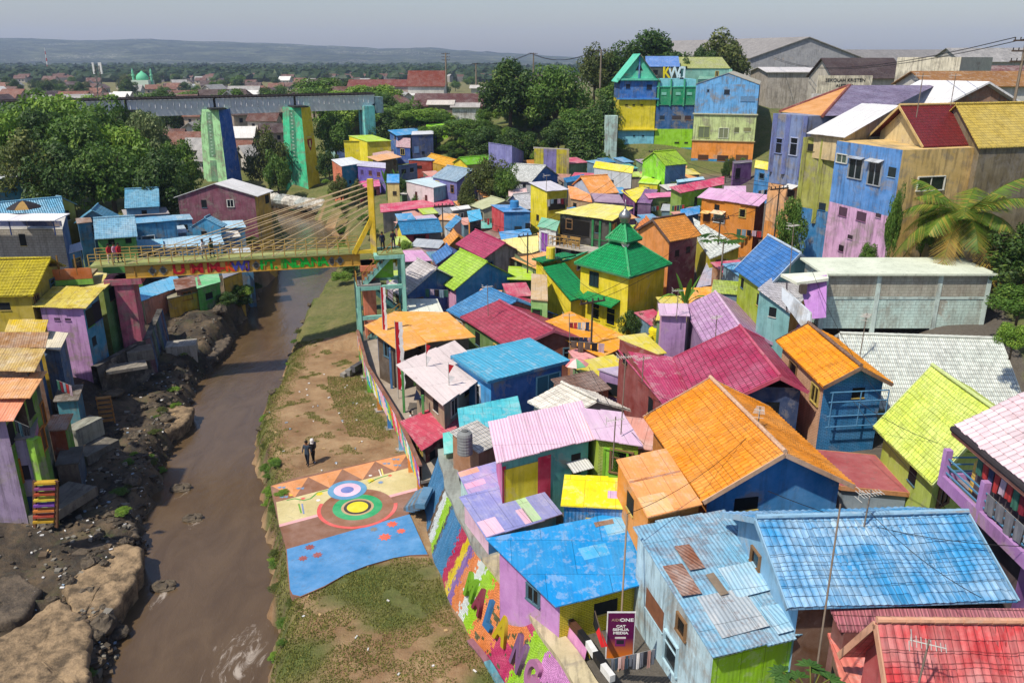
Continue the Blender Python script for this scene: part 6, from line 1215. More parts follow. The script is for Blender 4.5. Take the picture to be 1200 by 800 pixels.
# houses under the footbridge on the left bank
S('river side house with pale blue patched roof under the footbridge', (166, 352), (214, 334), (206, 322), 2.6, mat('sheet', '#6ab4dc', fade='#a8d4e8', fa=.5), ['d#d8927a', 'd#c8a040', '#8a8a6a', '#8a8a6a'], want=10, over=.2)
S('brown timber balcony house under the footbridge', (206, 340), (236, 334), (232, 322), 2.8, mat('sheet', '#7a4a30'), ['d#7a4428', 'd#6a3a24', '#6a4a34', '#6a4a34'], want=3, over=.1, win=[(0, .4, .3, .9, .8, 'ww', 'p#9a5a34', '#1c1816')])
S('green walled house on the river edge under the footbridge', (231, 338), (258, 330), (255, 318), 2.4, 's#7ac88a', ['d#5ab44a', 'd#4a9a44', '#4a9a44', '#4a9a44'], want=3, over=.05)
S('small mustard and blue house right of the green river wall', (262, 326), (284, 318), (280, 308), 2.6, 's#8a8a94', ['d#d0a838', 'd#3a5ab0', '#8a7a5a', '#8a7a5a'], want=3, over=.05)
S('mustard stone walled house under the left bridge pier', (196, 350), (232, 342), (228, 330), 2.0, mat('flat', '#8a8468'), ['d#c8a034', 'd#c8a034', '#8a7a4a', '#8a7a4a'], want=2, over=.05)
S('narrow lime green house beside the pink bridge pier', (134, 352), (150, 352), (150, 340), 4.2, 's#5a5a54', ['#7ac02e', '#6ab02a', '#5a8a3a', '#5a8a3a'], want=2, over=.05, win=[(0, .45, 1.0, .6, 2.0, 'h', 'p#5a9a2a', '#1a1e16')])
# dark retaining wall with faded graffiti, steps and concrete blocks
m = MB(); pts = [(125, 470, -.6), (186, 432, -.6), (200, 395, -.4)]; bp = [P(*p[:2], p[2]) for p in pts]; K = []
for i in range(2):
    for k in range(10):
        a, b = bp[i].lerp(bp[i+1], k/10), bp[i].lerp(bp[i+1], (k+1)/10); d = (b-a).normalized(); n = Vector((-d.y, d.x, 0)); n = n if n.x < 0 else -n; t = (i*10+k)/20; mi = 0 if t < .45 else random.choice([0, 1, 2, 3, 1])
        A, B, C, D = a - Vector((0,0,1.6)), b - Vector((0,0,1.6)), b + n*.35 + Vector((0,0,2.9)), a + n*.35 + Vector((0,0,2.9)); m.face((A, B, C, D), mi); m.face((D, C, C + n*.5, D + n*.5), 0); m.face((B - Vector((0,0,0)) + n*.85, A + n*.85, D + n*.5, C + n*.5), 0)
single(m, 'retaining_wall', ['d#38342f', 'd#3a5a84', 'd#4a6a58', 'd#6a4450'], 'dark leaning concrete retaining wall with faded graffiti beside the river', 'wall')
def cblock(px, py, z, sx, sy, sz, rot, label, col='d#8a8478', mats=None):
    p = P(px, py, z); m = MB(); m.box(p, sx, sy, sz, rot); return single(m, 'concrete_block', mats or col, label, 'concrete block')
cblock(214, 412, -.4, 2.6, 1.9, 1.7, .3, 'large pale concrete block box beside the river rocks', 'd#b4ada0')
cblock(148, 430, 1.6, 3.0, 1.6, .25, .5, 'grey concrete slab roof behind the graffiti wall', 'd#8f877a')
cblock(164, 414, 1.7, 2.0, 1.6, .9, .5, 'low grey concrete cistern behind the graffiti wall', 'd#7a7468'); cblock(99, 505, .5, 1.1, 2.3, 1.3, -.35, 'mossy grey concrete tank at the end of the graffiti wall', 'd#9a9a8a'); cblock(112, 528, -.5, 1.5, 2.8, .7, -.35, 'long low concrete slab above the rocks', 'd#6a6458')
cblock(68, 590, -.3, 2.2, 4.0, .6, -.3, 'concrete landing beside the colourful wooden steps', 'd#7a7264'); 
st = thing('steps', 'steep colourful wooden steps on the left bank', 'steps', P(53, 600, 1)); cols = ['p#c8a030', 'p#b04a3a', 'p#d0803a', 'p#7a4aa0', 'p#d8c040', 'p#b05030', 'p#8a4a7a']; a0, a1 = P(52, 610, .9), P(54, 565, 3.4)
for i in range(8): m = MB(); c = a0.lerp(a1, i/7); m.box(c, 1.1, .35, .12, .1); m.build('step', cols[i % 7], st)
for s in (-.6, .6): m = MB(); m.beam(a0 + Vector((s,0,-.4)), a1 + Vector((s,0,.1)), .1, .2); m.build('stringer', 'p#6a4a34', st)
st = thing('steps', 'short tan wooden steps against the graffiti wall', 'steps', P(124, 485, 0)); a0, a1 = P(126, 492, -.3), P(121, 466, 1.4)
for i in range(6): m = MB(); m.box(a0.lerp(a1, i/5), 1.0, .35, .1, .3); m.build('step', 'p#b8864a', st)
for s in (-.52, .52): m = MB(); m.beam(a0 + Vector((s,0,-.2)), a1 + Vector((s,0,.1)), .08, .18); m.build('stringer', 'p#a8743c', st)
# boulders and slabs of rock
def rock_mat(nm, c0, c1):
    g = NG(nm); v = g.n('TexCoord').outputs['Object']; n1 = g.noise(v, 1.3, 8, .7); n2 = g.noise(v, 5, 6, .7); col = g.mix(g.step(n1, .38, .62), c0, c1); col = g.mix(g.math('MULTIPLY', g.step(n2, .55, .7), .5), col, scl(c0, .5)); return g.out(col, g.math('ADD', n1, n2), .12, .8)
ROCK = rock_mat('boulder_stone', (.06, .048, .036, 1), (.16, .125, .085, 1)); LEDGE = rock_mat('ledge_stone', (.10, .072, .044, 1), (.35, .245, .14, 1)); DARKL = rock_mat('dark_ledge_stone', (.055, .045, .035, 1), (.15, .115, .08, 1))
def ledge_rock(pts, z, th, m_, sd):
    poly = [P(x, y, z) for x, y in pts]; poly = poly if ccw(poly) else poly[::-1]; rnd = random.Random(sd); R_ = []
    for i in range(len(poly)):
        a, b = poly[i], poly[(i + 1) % len(poly)]; n = max(2, int((b - a).length / .3))
        for k in range(n): p = a.lerp(b, k / n); R_.append(p + Vector((rnd.uniform(-.12, .12), rnd.uniform(-.12, .12), rnd.uniform(-.08, .05))))
    c = sum(R_, Vector()) / len(R_); m = MB()
    def up(p, f):
        q = p.lerp(c, f); q.z = z + (.10 if f else -.06) + (.13 * float(wav(np.array(q.x), np.array(q.y), 1.6)) + .07 * float(wav(np.array(q.x), np.array(q.y), 4.0))) * min(1, f * 6); return q
    rings = [[up(p, f) for p in R_] for f in (0, .06, .14, .24, .36, .5, .64, .78, .9)]
    low = [p + Vector(((p - c).x * -.08, (p - c).y * -.08, -th)) for p in R_]; rings = [low] + rings; n = len(R_)
    for A, B in zip(rings, rings[1:]):
        for i in range(n): m.face((A[i], A[(i+1)%n], B[(i+1)%n], B[i]))
    for i in range(n): m.face((rings[-1][i], rings[-1][(i+1)%n], up(c, 1)))
    o = m.build('rock_ledge', m_, smooth=True); o['kind'] = 'structure'
ledge_rock([(75, 690), (110, 650), (150, 636), (168, 642), (166, 662), (155, 688), (140, 706), (112, 726), (92, 738)], -1.3, 1.6, LEDGE, 1); ledge_rock([(-40, 770), (30, 728), (70, 700), (100, 722), (110, 738), (106, 760), (104, 830), (-40, 830)], -1.22, 1.6, LEDGE, 8)
ledge_rock([(134, 496), (160, 484), (205, 474), (228, 478), (220, 494), (190, 512), (160, 520)], -1.5, 1.3, LEDGE, 2); ledge_rock([(60, 610), (110, 590), (150, 600), (165, 628), (120, 645), (70, 660)], -1.55, 1.0, DARKL, 3)
ledge_rock([(100, 540), (150, 525), (185, 530), (180, 560), (140, 585), (100, 590)], -1.7, 1.0, DARKL, 4); ledge_rock([(228, 400), (262, 385), (272, 396), (262, 412), (240, 425), (226, 420)], -1.7, 1.0, DARKL, 5); ledge_rock([(-40, 690), (20, 668), (50, 690), (30, 722), (-40, 740)], -1.2, 1.0, DARKL, 6)
rb = random.Random(4); GBd = 'boulders along the river banks'; BM = []
for i in range(5):
    m = MB(); m.blob((0, 0, .2), .6, .52, .40, i + 3, 11, 8, .15); rj = random.Random(i); mv = {}
    for k, p in enumerate(m.v): key = tuple(round(x, 4) for x in p); m.v[k] = p + mv.setdefault(key, Vector((rj.uniform(-.06, .06), rj.uniform(-.06, .06), rj.uniform(-.05, .05))))
    o = m.build('boulder', ROCK); BM.append(o.data); bpy.data.objects.remove(o)
for i in range(150):
    py = rb.uniform(360, 790) if i < 118 else rb.uniform(330, 520); Yq = P(600, py, -2).y; lf = i < 118
    x = np.interp(Yq, RY, RL) - abs(rb.gauss(0, 2.6)) - .1 if lf else np.interp(Yq, RY, RR) + rb.uniform(-.2, .7)
    s = rb.uniform(.22, .5) + (rb.random() ** 5) * 1.0 if lf else rb.uniform(.35, .8); o = bpy.data.objects.new('boulder', BM[i % 5]); COL.objects.link(o); o.location = (x, Yq, max(-2.6, ground(x, Yq)) - .1 * s); o.scale = (s * rb.uniform(.8, 1.5), s, s * rb.uniform(.6, 1.0)); o.rotation_euler.z = rb.uniform(0, 6); tag(o, 'weathered brown boulder at the edge of the brown river', 'boulder', GBd)
for px, py, s, lb in ((212, 573, 1.0, 'flat boulder breaking the water in mid stream, upper one'), (226, 608, .9, 'low flat boulder breaking the water in mid stream, middle one'), (192, 688, 1.0, 'boulder with a white cap standing in mid stream, lowest one')):
    p = P(px, py, -2.5); o = bpy.data.objects.new('boulder', BM[1]); COL.objects.link(o); o.location = p - Vector((0, 0, .1)); o.scale = (s * 1.3, s * .8, s * .8); tag(o, lb, 'boulder')
lit = MB(); rl = random.Random(9)
for i in range(215):
    if i < 150: py = rl.uniform(420, 800); Yq = P(600, py, -1).y; x = np.interp(Yq, RY, RL) - rl.uniform(.2, 6)
    else: Yq = rl.uniform(27, 66); x = rl.uniform(np.interp(Yq, RY, RR) + .3, np.interp(Yq, WY, WX) - .2)
    z = ground(x, Yq); lit.box((x, Yq, z + .03), rl.uniform(.06, .22), rl.uniform(.05, .16), .05, rl.uniform(0, 3), rl.choice([0, 0, 0, 1, 2]))
rub = MB()
for i in range(1500):
    py = rl.uniform(385, 800); Yq = P(600, py, -1).y; x = np.interp(Yq, RY, RL) + .2 - abs(rl.gauss(0, 3.2)); z = ground(x, Yq); s = rl.uniform(.05, .17) * (2 if rl.random() < .1 else 1); c = Vector((x, Yq, z)); k = [c + Vector((s * rl.uniform(.6, 1.2) * math.cos(a + i), s * rl.uniform(.6, 1.2) * math.sin(a + i), s * rl.uniform(.2, .7))) for a in (0, 1.57, 3.14, 4.71)]
    rub.face(k, i % 3)
    for q in range(4): a_, b_ = k[q], k[(q+1)%4]; rub.face((a_ - Vector((0, 0, s)), b_ - Vector((0, 0, s)), b_, a_), i % 3)
ro = rub.build('rubble', ['p#6a5a48', 'p#4a4238', 'p#8a8478']); ro['kind'] = 'stuff'
lo = lit.build('litter', ['p#e8e6e2', 'p#9ab0c4', 'p#c8a878']); lo['kind'] = 'stuff'
# ================================================================ footbridge
ZB = 8.35; BA, BB = P(147, 319, ZB), P(422, 304, ZB); bd = (BB - BA).normalized(); bn = Vector((-bd.y, bd.x, 0)); BL = (BB - BA).length; WD = 2.0
FB = thing('footbridge', 'yellow cable footbridge with coloured lettering across the brown river', 'bridge', (BA.x, BA.y, ZB - .6))
m = MB(); h = .62
for s, o in ((0, 0), (1, WD)):
    a, b = BA + bn * o, BB + bn * o; m.beam(a, b, .10, 1.05); m.beam(a + Vector((0,0,.5)) - bn*.0, b + Vector((0,0,.5)), .26, .07); m.beam(a - Vector((0,0,.5)), b - Vector((0,0,.5)), .26, .07)
    m.build('girder', mat('flat', '#c99a2c', da=.5), FB); m = MB()
for i in range(13): p = BA.lerp(BB, (i + .5) / 13) - bn * .07; s = MB(); s.beam(p + Vector((0,0,.46)), p - Vector((0,0,.46)), .05, .08); s.build('stiffener', '#b98a28', FB)
m = MB(); e = bd * 2.6; dk = [BA - e, BB + bd*.2, BB + bd*.2 + bn*WD, BA - e + bn*WD]; slab(m, [p - bn*.25*(1 if i < 2 else -1) + Vector((0,0,.68)) for i, p in enumerate(dk)], .12); m.build('deck', mat('flat', '#9aa05a', da=.4), FB)
for o, nm in ((-.2, 'railing'), (WD + .2, 'railing')):
    m = MB(); N = 24
    for i in range(N + 1): p = (BA - e).lerp(BB, i / N) + bn * o + Vector((0,0,.66)); m.beam(p, p + Vector((0,0,1.0)), .07)
    for z in (.45, .72, 1.0): m.beam(BA - e + bn*o + Vector((0,0,.66+z)), BB + bn*o + Vector((0,0,.66+z)), .05)
    m.build(nm, 'p#b89a58', FB)
m = MB()
for i in range(70): p = BA.lerp(BB, i / 70) - bn * .2 + Vector((0,0,.58)); m.box(p + bd*.12, .18, .06, .14, math.atan2(bd.y, bd.x))
m.build('edge_trim', '#8f8a34', FB)
# text on the girder, spaced as in the place itself
def bl(ch, px, col, sz=1.12, sx=1.0):
    f = (px - 147) / (422 - 147); p = BA.lerp(BB, f) - bn * .075; lettering(ch, sz, 'p' + col, p - Vector((0,0,.02)), bd, (0,0,1), FB, .03, sx, 'letter', .045)
for ch, px in (('U', 206.5), ('M', 227), ('M', 246.5)): bl(ch, px, '#c0222a', 1.12, 1.3)
bl('-', 256.5, '#c0222a'); bl('K', 265, '#f0501a'); bl('W', 275.5, '#4a52b0'); stroke_letter([(.2, 1), (.75, 1), (.62, 1), (.62, .15), (.45, 0), (.22, 0), (.05, .18), (.05, .4)], BA.lerp(BB, (286.5 - 147) / 275) - bn * .11, bd, .72, .14, 'p#5a3a9a', FB, .08)
for ch, px in (('P', 304.5), ('T', 314), ('.', 319.5), ('I', 327), ('N', 335), ('D', 346.5), ('A', 355.5), ('N', 367.5), ('A', 377)): bl(ch, px, '#1fb83a')
for px in (177, 189, 296, 387, 397):
    m = MB(); p = BA.lerp(BB, (px - 147) / 275) - bn * .07; r = .36; m.face([p + bd*r, p + Vector((0,0,r*1.15)), p - bd*r, p - Vector((0,0,r*1.15))][::-1]); m.face([p + bd*r - bn*.03, p + Vector((0,0,r*1.15)) - bn*.03, p - bd*r - bn*.03, p - Vector((0,0,r*1.15)) - bn*.03][::-1]); m.build('diamond_plate', 'p#7a7a72', FB)
    m = MB(); m.tube(p - bn*.03, p - bn*.05, .2, 12); m.build('round_sign', 'p#3a3a38', FB)
# mast, cables
mp = P(447, 293, ZB + .7); mp = BB + bd * 1.25 - bn * .1 + Vector((0,0,.6)); mtop = mp + Vector((0, 0, 6.4))
m = MB(); m.beam(mp - Vector((0,0,.1)), mtop, .5, .42); m.build('mast', '#ecc818', FB)
m = MB(); m.beam(mp + Vector((0,0,2.9)) - bd*.1, mp - bd * 1.75, .42, .36); m.beam(mp - bd*1.9 + Vector((0,0,.12)), mp + Vector((0,0,.12)), .36, .3); m.build('brace', '#ecc818', FB)
for i in range(8):
    f = i / 7; top = mtop - Vector((0, 0, .2 + 2.7 * f))
    for o in (-.22, WD + .2):
        m = MB(); q = BA.lerp(BB, .02 + .83 * f) + bn * o + Vector((0,0,.75)); m.tube(top, q, .034, 5); m.build('cable', 'p#c8b08a', FB)
# coral and pink piers
for a, sz, col, nm, lb, zb in ((BB + bd*.65 + bn*1.0, (1.1, 2.2), '#ee8a64', 'bridge_pier', 'coral orange concrete pier under the right end of the footbridge', 0), (BA - bd*.3 + bn*1.0, (1.5, 2.0), 'd#c8647c', 'bridge_pier', 'pink concrete pier under the left end of the footbridge', -1.5)):
    m = MB(); yaw = math.atan2(bd.y, bd.x); top = ZB - .55; m.box((a.x, a.y, (top + zb) / 2), sz[0], sz[1], top - zb, yaw); m.box((a.x, a.y, top - .25), sz[0] + (1.4 if zb < 0 else .3), sz[1] + .3, .5, yaw); single(m, nm, col, lb, 'bridge pier')
# end platform on the left bank
pt = thing('platform', 'orange and lime platform at the left end of the footbridge', 'platform', BA - e*1.2); m = MB(); a, b = BA - e*2.4, BA - e*.98; m.beam(a + bn*.0 + Vector((0,0,.1)), b + Vector((0,0,.1)), .1, .9); m.build('panel', '#d87a3a', pt); m = MB(); m.beam(a - Vector((0,0,.6)), b - Vector((0,0,.6)), .14, .45); m.build('beam', '#8ac83a', pt); m = MB(); slab(m, [a, b, b + bn*WD, a + bn*WD], .2); m.build('floor', '#9a8a6a', pt)
for f in (0, .35, .7): m = MB(); p = a.lerp(b, f); m.beam(p, p + Vector((0,0,1.7)), .1); m.build('post', 'p#8a6a3a', pt)
m = MB(); p = a + bn; m.beam(Vector((p.x, p.y, ground(p.x, p.y) - .5)), p, .5); m.build('leg', '#8ac83a', pt)
# ---------------------------------------------------------------- stair tower at the right end
TW = thing('stair_tower', 'turquoise framed stair tower with yellow stairs beside the footbridge mast', 'stair tower', P(445, 430, 0))
TQ = '#8fd0bc'; x0 = BB + bd * 1.3 - bn * .6; u_, v_ = bd, bn
def tp(a, b, z): return x0 + u_ * a + v_ * b + Vector((0, 0, z - ZB))
z_top = ZB + .7
for a, b, nm in ((-1.7, -.9, 0), (2.3, -.9, 0), (-1.7, 2.2, 0), (2.3, 2.2, 0)):
    m = MB(); zt = 6.3 if a < 0 else z_top - .1; p = tp(a, b, 0); m.beam(Vector((p.x, p.y, ground(p.x, p.y) - .4)), tp(a, b, zt - 0), .34); m.build('post', TQ, TW)
for z, a0, a1 in ((6.1, -1.7, 2.3), (3.4, -1.7, 2.3), (z_top - .25, .0, 2.3)):
    for b in (-.9, 2.2): m = MB(); m.beam(tp(a0 - .1, b, z), tp(a1 + .1, b, z), .3, .34); m.build('beam', TQ, TW)
    for a in (a0, a1): m = MB(); m.beam(tp(a, -.9, z), tp(a, 2.2, z), .28, .3); m.build('beam', TQ, TW)
m = MB(); slab(m, [tp(-1.8, -1.0, 6.4), tp(.3, -1.0, 6.4), tp(.3, 2.3, 6.4), tp(-1.8, 2.3, 6.4)], .15); m.build('landing', '#8a8a88', TW)
m = MB(); slab(m, [tp(.2, -1.0, z_top + .04), tp(2.4, -1.0, z_top + .04), tp(2.4, 1.2, z_top + .04), tp(.2, 1.2, z_top + .04)], .14); m.build('landing', '#8a9a5a', TW)
def flight(p0, p1, wvec, n, col, tread):
    m = MB(); k = MB()
    for i in range(n):
        c = p0.lerp(p1, (i + .5) / n); nx = (p1 - p0); nx.z = 0; st = nx / n
        k.face([c - st/2, c + st/2, c + st/2 + wvec, c - st/2 + wvec]); k.face([c - st/2 + Vector((0,0,-(p1.z-p0.z)/n)), c - st/2, c - st/2 + wvec, c - st/2 + wvec + Vector((0,0,-(p1.z-p0.z)/n))])
    k.build('flight', tread, TW)
    for o in (0, 1): m = MB(); m.beam(p0 + wvec*o - Vector((0,0,.16)), p1 + wvec*o - Vector((0,0,.16)), .12, .34); m.build('stringer', col, TW)
flight(tp(-1.3, -.6, 6.35), tp(1.4, -.6, z_top - .0), v_ * 1.2, 10, TQ, '#5a7a78'); flight(tp(1.9, .6, 3.5), tp(-1.0, .6, 6.3), v_ * 1.2, 11, TQ, '#5a7a78'); flight(tp(-1.0, -.5, 1.2), tp(1.9, -.5, 3.5), v_ * 1.0, 9, TQ, '#5a7a78')
flight(tp(1.2, 5.2, z_top + 2.0), tp(1.2, 1.3, z_top), u_ * 1.25, 12, '#c8b030', '#c0c42a') if False else flight(tp(1.0, 1.2, z_top), tp(1.0, 5.6, z_top - 2.4), u_ * 1.3, 14, '#c8b030', '#c4cc2c')
for P0, P1 in ((tp(-1.3, -.7, 6.4), tp(1.4, -.7, z_top)), (tp(1.9, .55, 3.5), tp(-1.0, .55, 6.4)), (tp(-1.0, -.6, 1.2), tp(1.9, -.6, 3.5)), (tp(.95, 1.2, z_top), tp(.95, 5.6, z_top - 2.4)), (tp(2.35, 1.2, z_top), tp(2.35, 5.6, z_top - 2.4)), (tp(-1.8, -1.0, 6.4), tp(-1.8, 2.3, 6.4)), (tp(2.35, -1, 3.5), tp(2.35, 2.2, 3.5))):
    m = MB(); N = 6
    for i in range(N + 1): q = P0.lerp(P1, i / N); m.beam(q, q + Vector((0,0,.95)), .05)
    for z in (.5, .95): m.beam(P0 + Vector((0,0,z)), P1 + Vector((0,0,z)), .06)
    m.build('railing', 'p#a8803a', TW)
m = MB(); m.face([tp(-.1, .9, 6.5), tp(1.6, .9, 6.5), tp(1.6, .9, z_top - .3), tp(-.1, .9, z_top - .3)]); m.face([tp(-.1, .94, 6.5), tp(1.6, .94, 6.5), tp(1.6, .94, z_top - .3), tp(-.1, .94, z_top - .3)][::-1]); m.build('panel', '#8ad820', TW)
# ================================================================ railway bridge
RA, RB = PD(120, 124, 151), PD(440, 118, 177.5); RA.z = RB.z = 17.7; rd = (RB - RA).normalized(); rn = Vector((-rd.y, rd.x, 0))
RW = thing('railway_bridge', 'long grey steel girder railway bridge on tall painted piers', 'bridge', (RA.x, RA.y, 14))
RA2 = RA - rd * 40
piers = [PD(254, 128, 160), PD(350, 124, 167)]; ps = [(p - RA).dot(rd) for p in piers]; marks = [-40, ps[0] - (ps[1] - ps[0]), ps[0], ps[1], (RB - RA).length]
for i in range(4):
    s0, s1 = marks[i] + .25, marks[i + 1] - .25; N = 14
    for o in (0, 3.0):
        m = MB()
        for k in range(N):
            u0, u1 = k / N, (k + 1) / N; f = lambda u: 1.65 + 1.35 * (1 if .16 < u < .84 else math.sin(min(u, 1 - u) / .16 * math.pi / 2))
            a, b = RA + rd * (s0 + (s1 - s0) * u0) + rn * o, RA + rd * (s0 + (s1 - s0) * u1) + rn * o; A, B = Vector((0, 0, -f(u0))), Vector((0, 0, -f(u1)))
            m.face((a + A, b + B, b, a)); m.face((a + rn*.2, b + rn*.2, b + rn*.2 + B, a + rn*.2 + A)); m.face((a + A, a + A + rn*.2, b + B + rn*.2, b + B))
        m.beam(RA + rd*s0 + rn*(o+.1), RA + rd*s1 + rn*(o+.1), .6, .12); 
        for k in range(int((s1 - s0) / 1.1)): p = RA + rd * (s0 + .5 + k * 1.1) + rn * (o - .08); m.beam(p, p - Vector((0, 0, 1.65)), .12, .12)
        m.build('girder', mat('flat', '#e2e2e4', da=.3), RW)
m = MB(); p, q = RA2 + rn*1.6 + Vector((0,0,.22)), RB + rn*1.6 + Vector((0,0,.22)); m.beam(p, q, 3.5, .25)
for k in range(int((q - p).length / .9)): c = p + rd * k * .9; m.beam(c - rn*1.95 + Vector((0,0,.1)), c + rn*1.95 + Vector((0,0,.1)), .3, .2)
m.build('track_bed', 'p#3f3733', RW)
m = MB()
for o in (1.1, 2.1): m.beam(RA2 + rn*o + Vector((0,0,.5)), RB + rn*o + Vector((0,0,.5)), .1, .14)
m.build('rail', 'p#4a3f3a', RW)
def rpier(c, zb, label, left, right, emblem=False, cap='#3a3c38', hgt=15.75, stripe='#6a9a74'):
    t = thing('bridge_pier', label, 'bridge pier', (c.x, c.y, zb)); c = c + rn * 1.6; m = MB()
    pe, pn = Vector((.25, .97, 0)), Vector((-.97, .25, 0))
    def ring(z, lw, lt): return [Vector((c.x, c.y, z)) + pe * sx * lt / 2 + pn * sy * lw / 2 for sx, sy in ((-1, -1), (1, -1), (1, 1), (-1, 1))]
    lo, hi = ring(zb, 5.4, 5.4), ring(hgt, 4.2, 4.0)
    for i in range(4): m.face((lo[i], lo[(i+1)%4], hi[(i+1)%4], hi[i]), 1 if i in (0, 2) else 0)
    m.face(hi, 0); m.build('shaft', [left, right], t)
    g = MB(); L0, L1, H1, H0 = lo[3], lo[0], hi[0], hi[3]
    def on(u, v): return (L0.lerp(L1, u)).lerp(H0.lerp(H1, u), v)
    nn = (L1 - L0).cross(H0 - L0).normalized(); nn = nn if nn.dot(Vector((0, 0, CAMZ)) - c) > 0 else -nn
    for v0, v1 in ((.02, .36), (.40, .97)): g.face([on(.33, v0) + nn*.03, on(.62, v0) + nn*.03, on(.62, v1) + nn*.03, on(.33, v1) + nn*.03])
    k = MB()
    for j in range(13): v = .42 + j * .042; g.face([on(.43, v) + nn*.06, on(.52, v) + nn*.06, on(.52, v + .015) + nn*.06, on(.43, v + .015) + nn*.06], 1)
    g.build('recess', ['d' + stripe, 'p#a8c8b0'], t)
    m = MB(); m.box(Vector((c.x, c.y, hgt + .15)), 3.0, 7.0, .3, math.atan2(rd.y, rd.x)); m.build('cap', 'p' + cap, t)
    if emblem:
        A0, A1, B1, B0 = lo[0], lo[1], hi[1], hi[0]
        def o2(u, v): return (A0.lerp(A1, u)).lerp(B0.lerp(B1, u), v)
        e = MB(); n2 = -pn; f = lambda u, v: o2(u, v) + n2 * .05
        e.face([f(.28, .56), f(.5, .47), f(.72, .56), f(.72, .62), f(.28, .62)]); e.build('emblem', 'p#9a2a3a', t)
        e = MB(); f = lambda u, v: o2(u, v) + n2 * .09
        e.face([f(.42, .52), f(.58, .52), f(.58, .60), f(.42, .60)]); e.face([f(.3, .635), f(.7, .635), f(.7, .65), f(.3, .65)]); e.build('emblem_mark', 'p#e8d8a0', t)
    return t
rpier(piers[0], ground(piers[0].x, piers[0].y) - 1.5, 'tall railway pier with pale green face and dark blue side', 'd#b4ecac', '#2c66c0')
rpier(piers[1], ground(piers[1].x, piers[1].y) - 1.5, 'tall railway pier with bright green face and mustard yellow side', 'd#4fe0a4', '#f0d838', True, stripe='#2f9a72')
rpier(RA + rd*marks[1], ground((RA + rd*marks[1]).x, (RA + rd*marks[1]).y) - 1.5, 'railway pier hidden in the left bank wood', '#9a9a94', '#8a8a84')
ab = RB + rd * .3; m = MB(); m.box((ab.x - .3, ab.y + 1.5, 15.6), 1.8, 3.2, 3.4, math.atan2(rd.y, rd.x)); o = single(m, 'bridge_abutment', 'd#8aa8b0', 'grey blue concrete abutment at the right end of the railway bridge', 'abutment')
tq = PD(428, 135, 176); m = MB(); ya = math.atan2(rd.y, rd.x); m.box((tq.x, tq.y + 2, 12.2), 2.4, 3.6, 6.6, ya); t = single(m, 'bridge_pier', 'd#7fdcd8', 'short turquoise railway pier at the right end of the girders', 'bridge pier')
m = MB(); c = tq.copy(); c.y += 2; c2 = Vector((c.x, c.y, 12.2)) - rd * 1.23; m.face([c2 + rn*.7 + Vector((0,0,-3)), c2 - rn*.7 + Vector((0,0,-3)), c2 - rn*.7 + Vector((0,0,3)), c2 + rn*.7 + Vector((0,0,3))]); o = m.build('recess', 'd#4a9aa0', None); o.parent = t; o.matrix_parent_inverse = Matrix.Translation(t.location).inverted()
# sandbag embankment across the upstream bend
for i in range(9):
    u = i / 8; px, py = 305 + 70 * u, 233 + 10 * u; p = P(px, py, -1.2); m = MB(); m.blob(p + Vector((0, 0, .2)), 1.9, 1.3, 1.3, i, 10, 7, .12); single(m, 'sandbag', 'd#d8d4c8' if i % 3 else 'd#b8c0bc', 'huge white sandbag in the row across the river bend', 'sandbag', 'sandbags across the river bend')
# ================================================================ mural wall, painted square, deck
def WXf(y): return float(np.interp(y, WY, WX))
def mural(y, t, out=0.0):
    a = Vector((WXf(y) - .05, y, -.2)); b = Vector((WXf(y) + 1.02, y + .42, 3.3)); n = Vector((-.86, -.36, .32)).normalized()
    return a.lerp(b, t) + n * (out + .05 * math.sin(y * 2.1 + t * 3))
bands = [(1.6, 0), (.5, 1), (.75, 2), (.75, 3), (.25, 4), (1.9, 0), (.75, 5), (.7, 6), (.6, 7), (.7, 8), (.6, 2), (.5, 3)]
MC = ['b#3f86b8', 'b#6a5238', 'b#e4ece8', 'b#a4d820', 'b#55524c', 'b#c42a58', 'b#ecd018', 'b#8f6ab0', 'b#ee8c4c', 'b#5c5a30', 'b#c8386a', 'b#d48ac8', 'b#7a3040']
def mural_mat(y, t):
    wob = .05 * math.sin(t * 7 + y) + .05 * math.sin(t * 31 + y * 5) + random.uniform(-.16, .16) + (t - .5) * .7
    yy = y + wob
    if yy > 30.6:
        q = 40.8 - yy
        for wd, k in bands:
            q -= wd * 1.02
            if q < 0: return k
        return 3
    nz = float(wav(np.array(y * 2.2), np.array(t * 9.0), 1.0)) + .5 * float(wav(np.array(y * 6), np.array(t * 26.0), 1.0))
    if .1 < t < .8 and nz > .42: return 9
    if yy > 29.0: return 8
    if yy > 27.3: return 10 if (t < .45 or t > .86) else (9 if nz > .0 else 8)
    if yy > 26.0: return 3
    return 11
m = MB(); NS, NT_ = 260, 26
for i in range(NS):
    y0, y1 = 42.5 - 22.5 * i / NS, 42.5 - 22.5 * (i + 1) / NS
    for j in range(NT_):
        t0, t1 = j / NT_, (j + 1) / NT_; u = Vector((-.38, .92, 0))
        m.face((mural(y0, t0), mural(y1, t0), mural(y1, t1), mural(y0, t1)), mural_mat((y0 + y1) / 2, (t0 + t1) / 2))
MW_ = thing('mural_wall', 'long leaning retaining wall painted in rainbow stripes and a big lettered mural', 'wall', mural(34, 0)); m.build('wall', MC, MW_)
m = MB()
for i in range(45):
    y0, y1 = 42.5 - .5 * i, 42.5 - .5 * (i + 1); A, B = mural(y0, 1), mural(y1, 1); n = Vector((.92, .38, 0)); slab(m, [A - n*.12 + Vector((0,0,.14)), B - n*.12 + Vector((0,0,.14)), B + n*.75 + Vector((0,0,.14)), A + n*.75 + Vector((0,0,.14))], .22, 0 if i < 22 else 1)
m.build('coping', ['d#9aa098', 'd#cfc09a'], MW_)
m = MB()
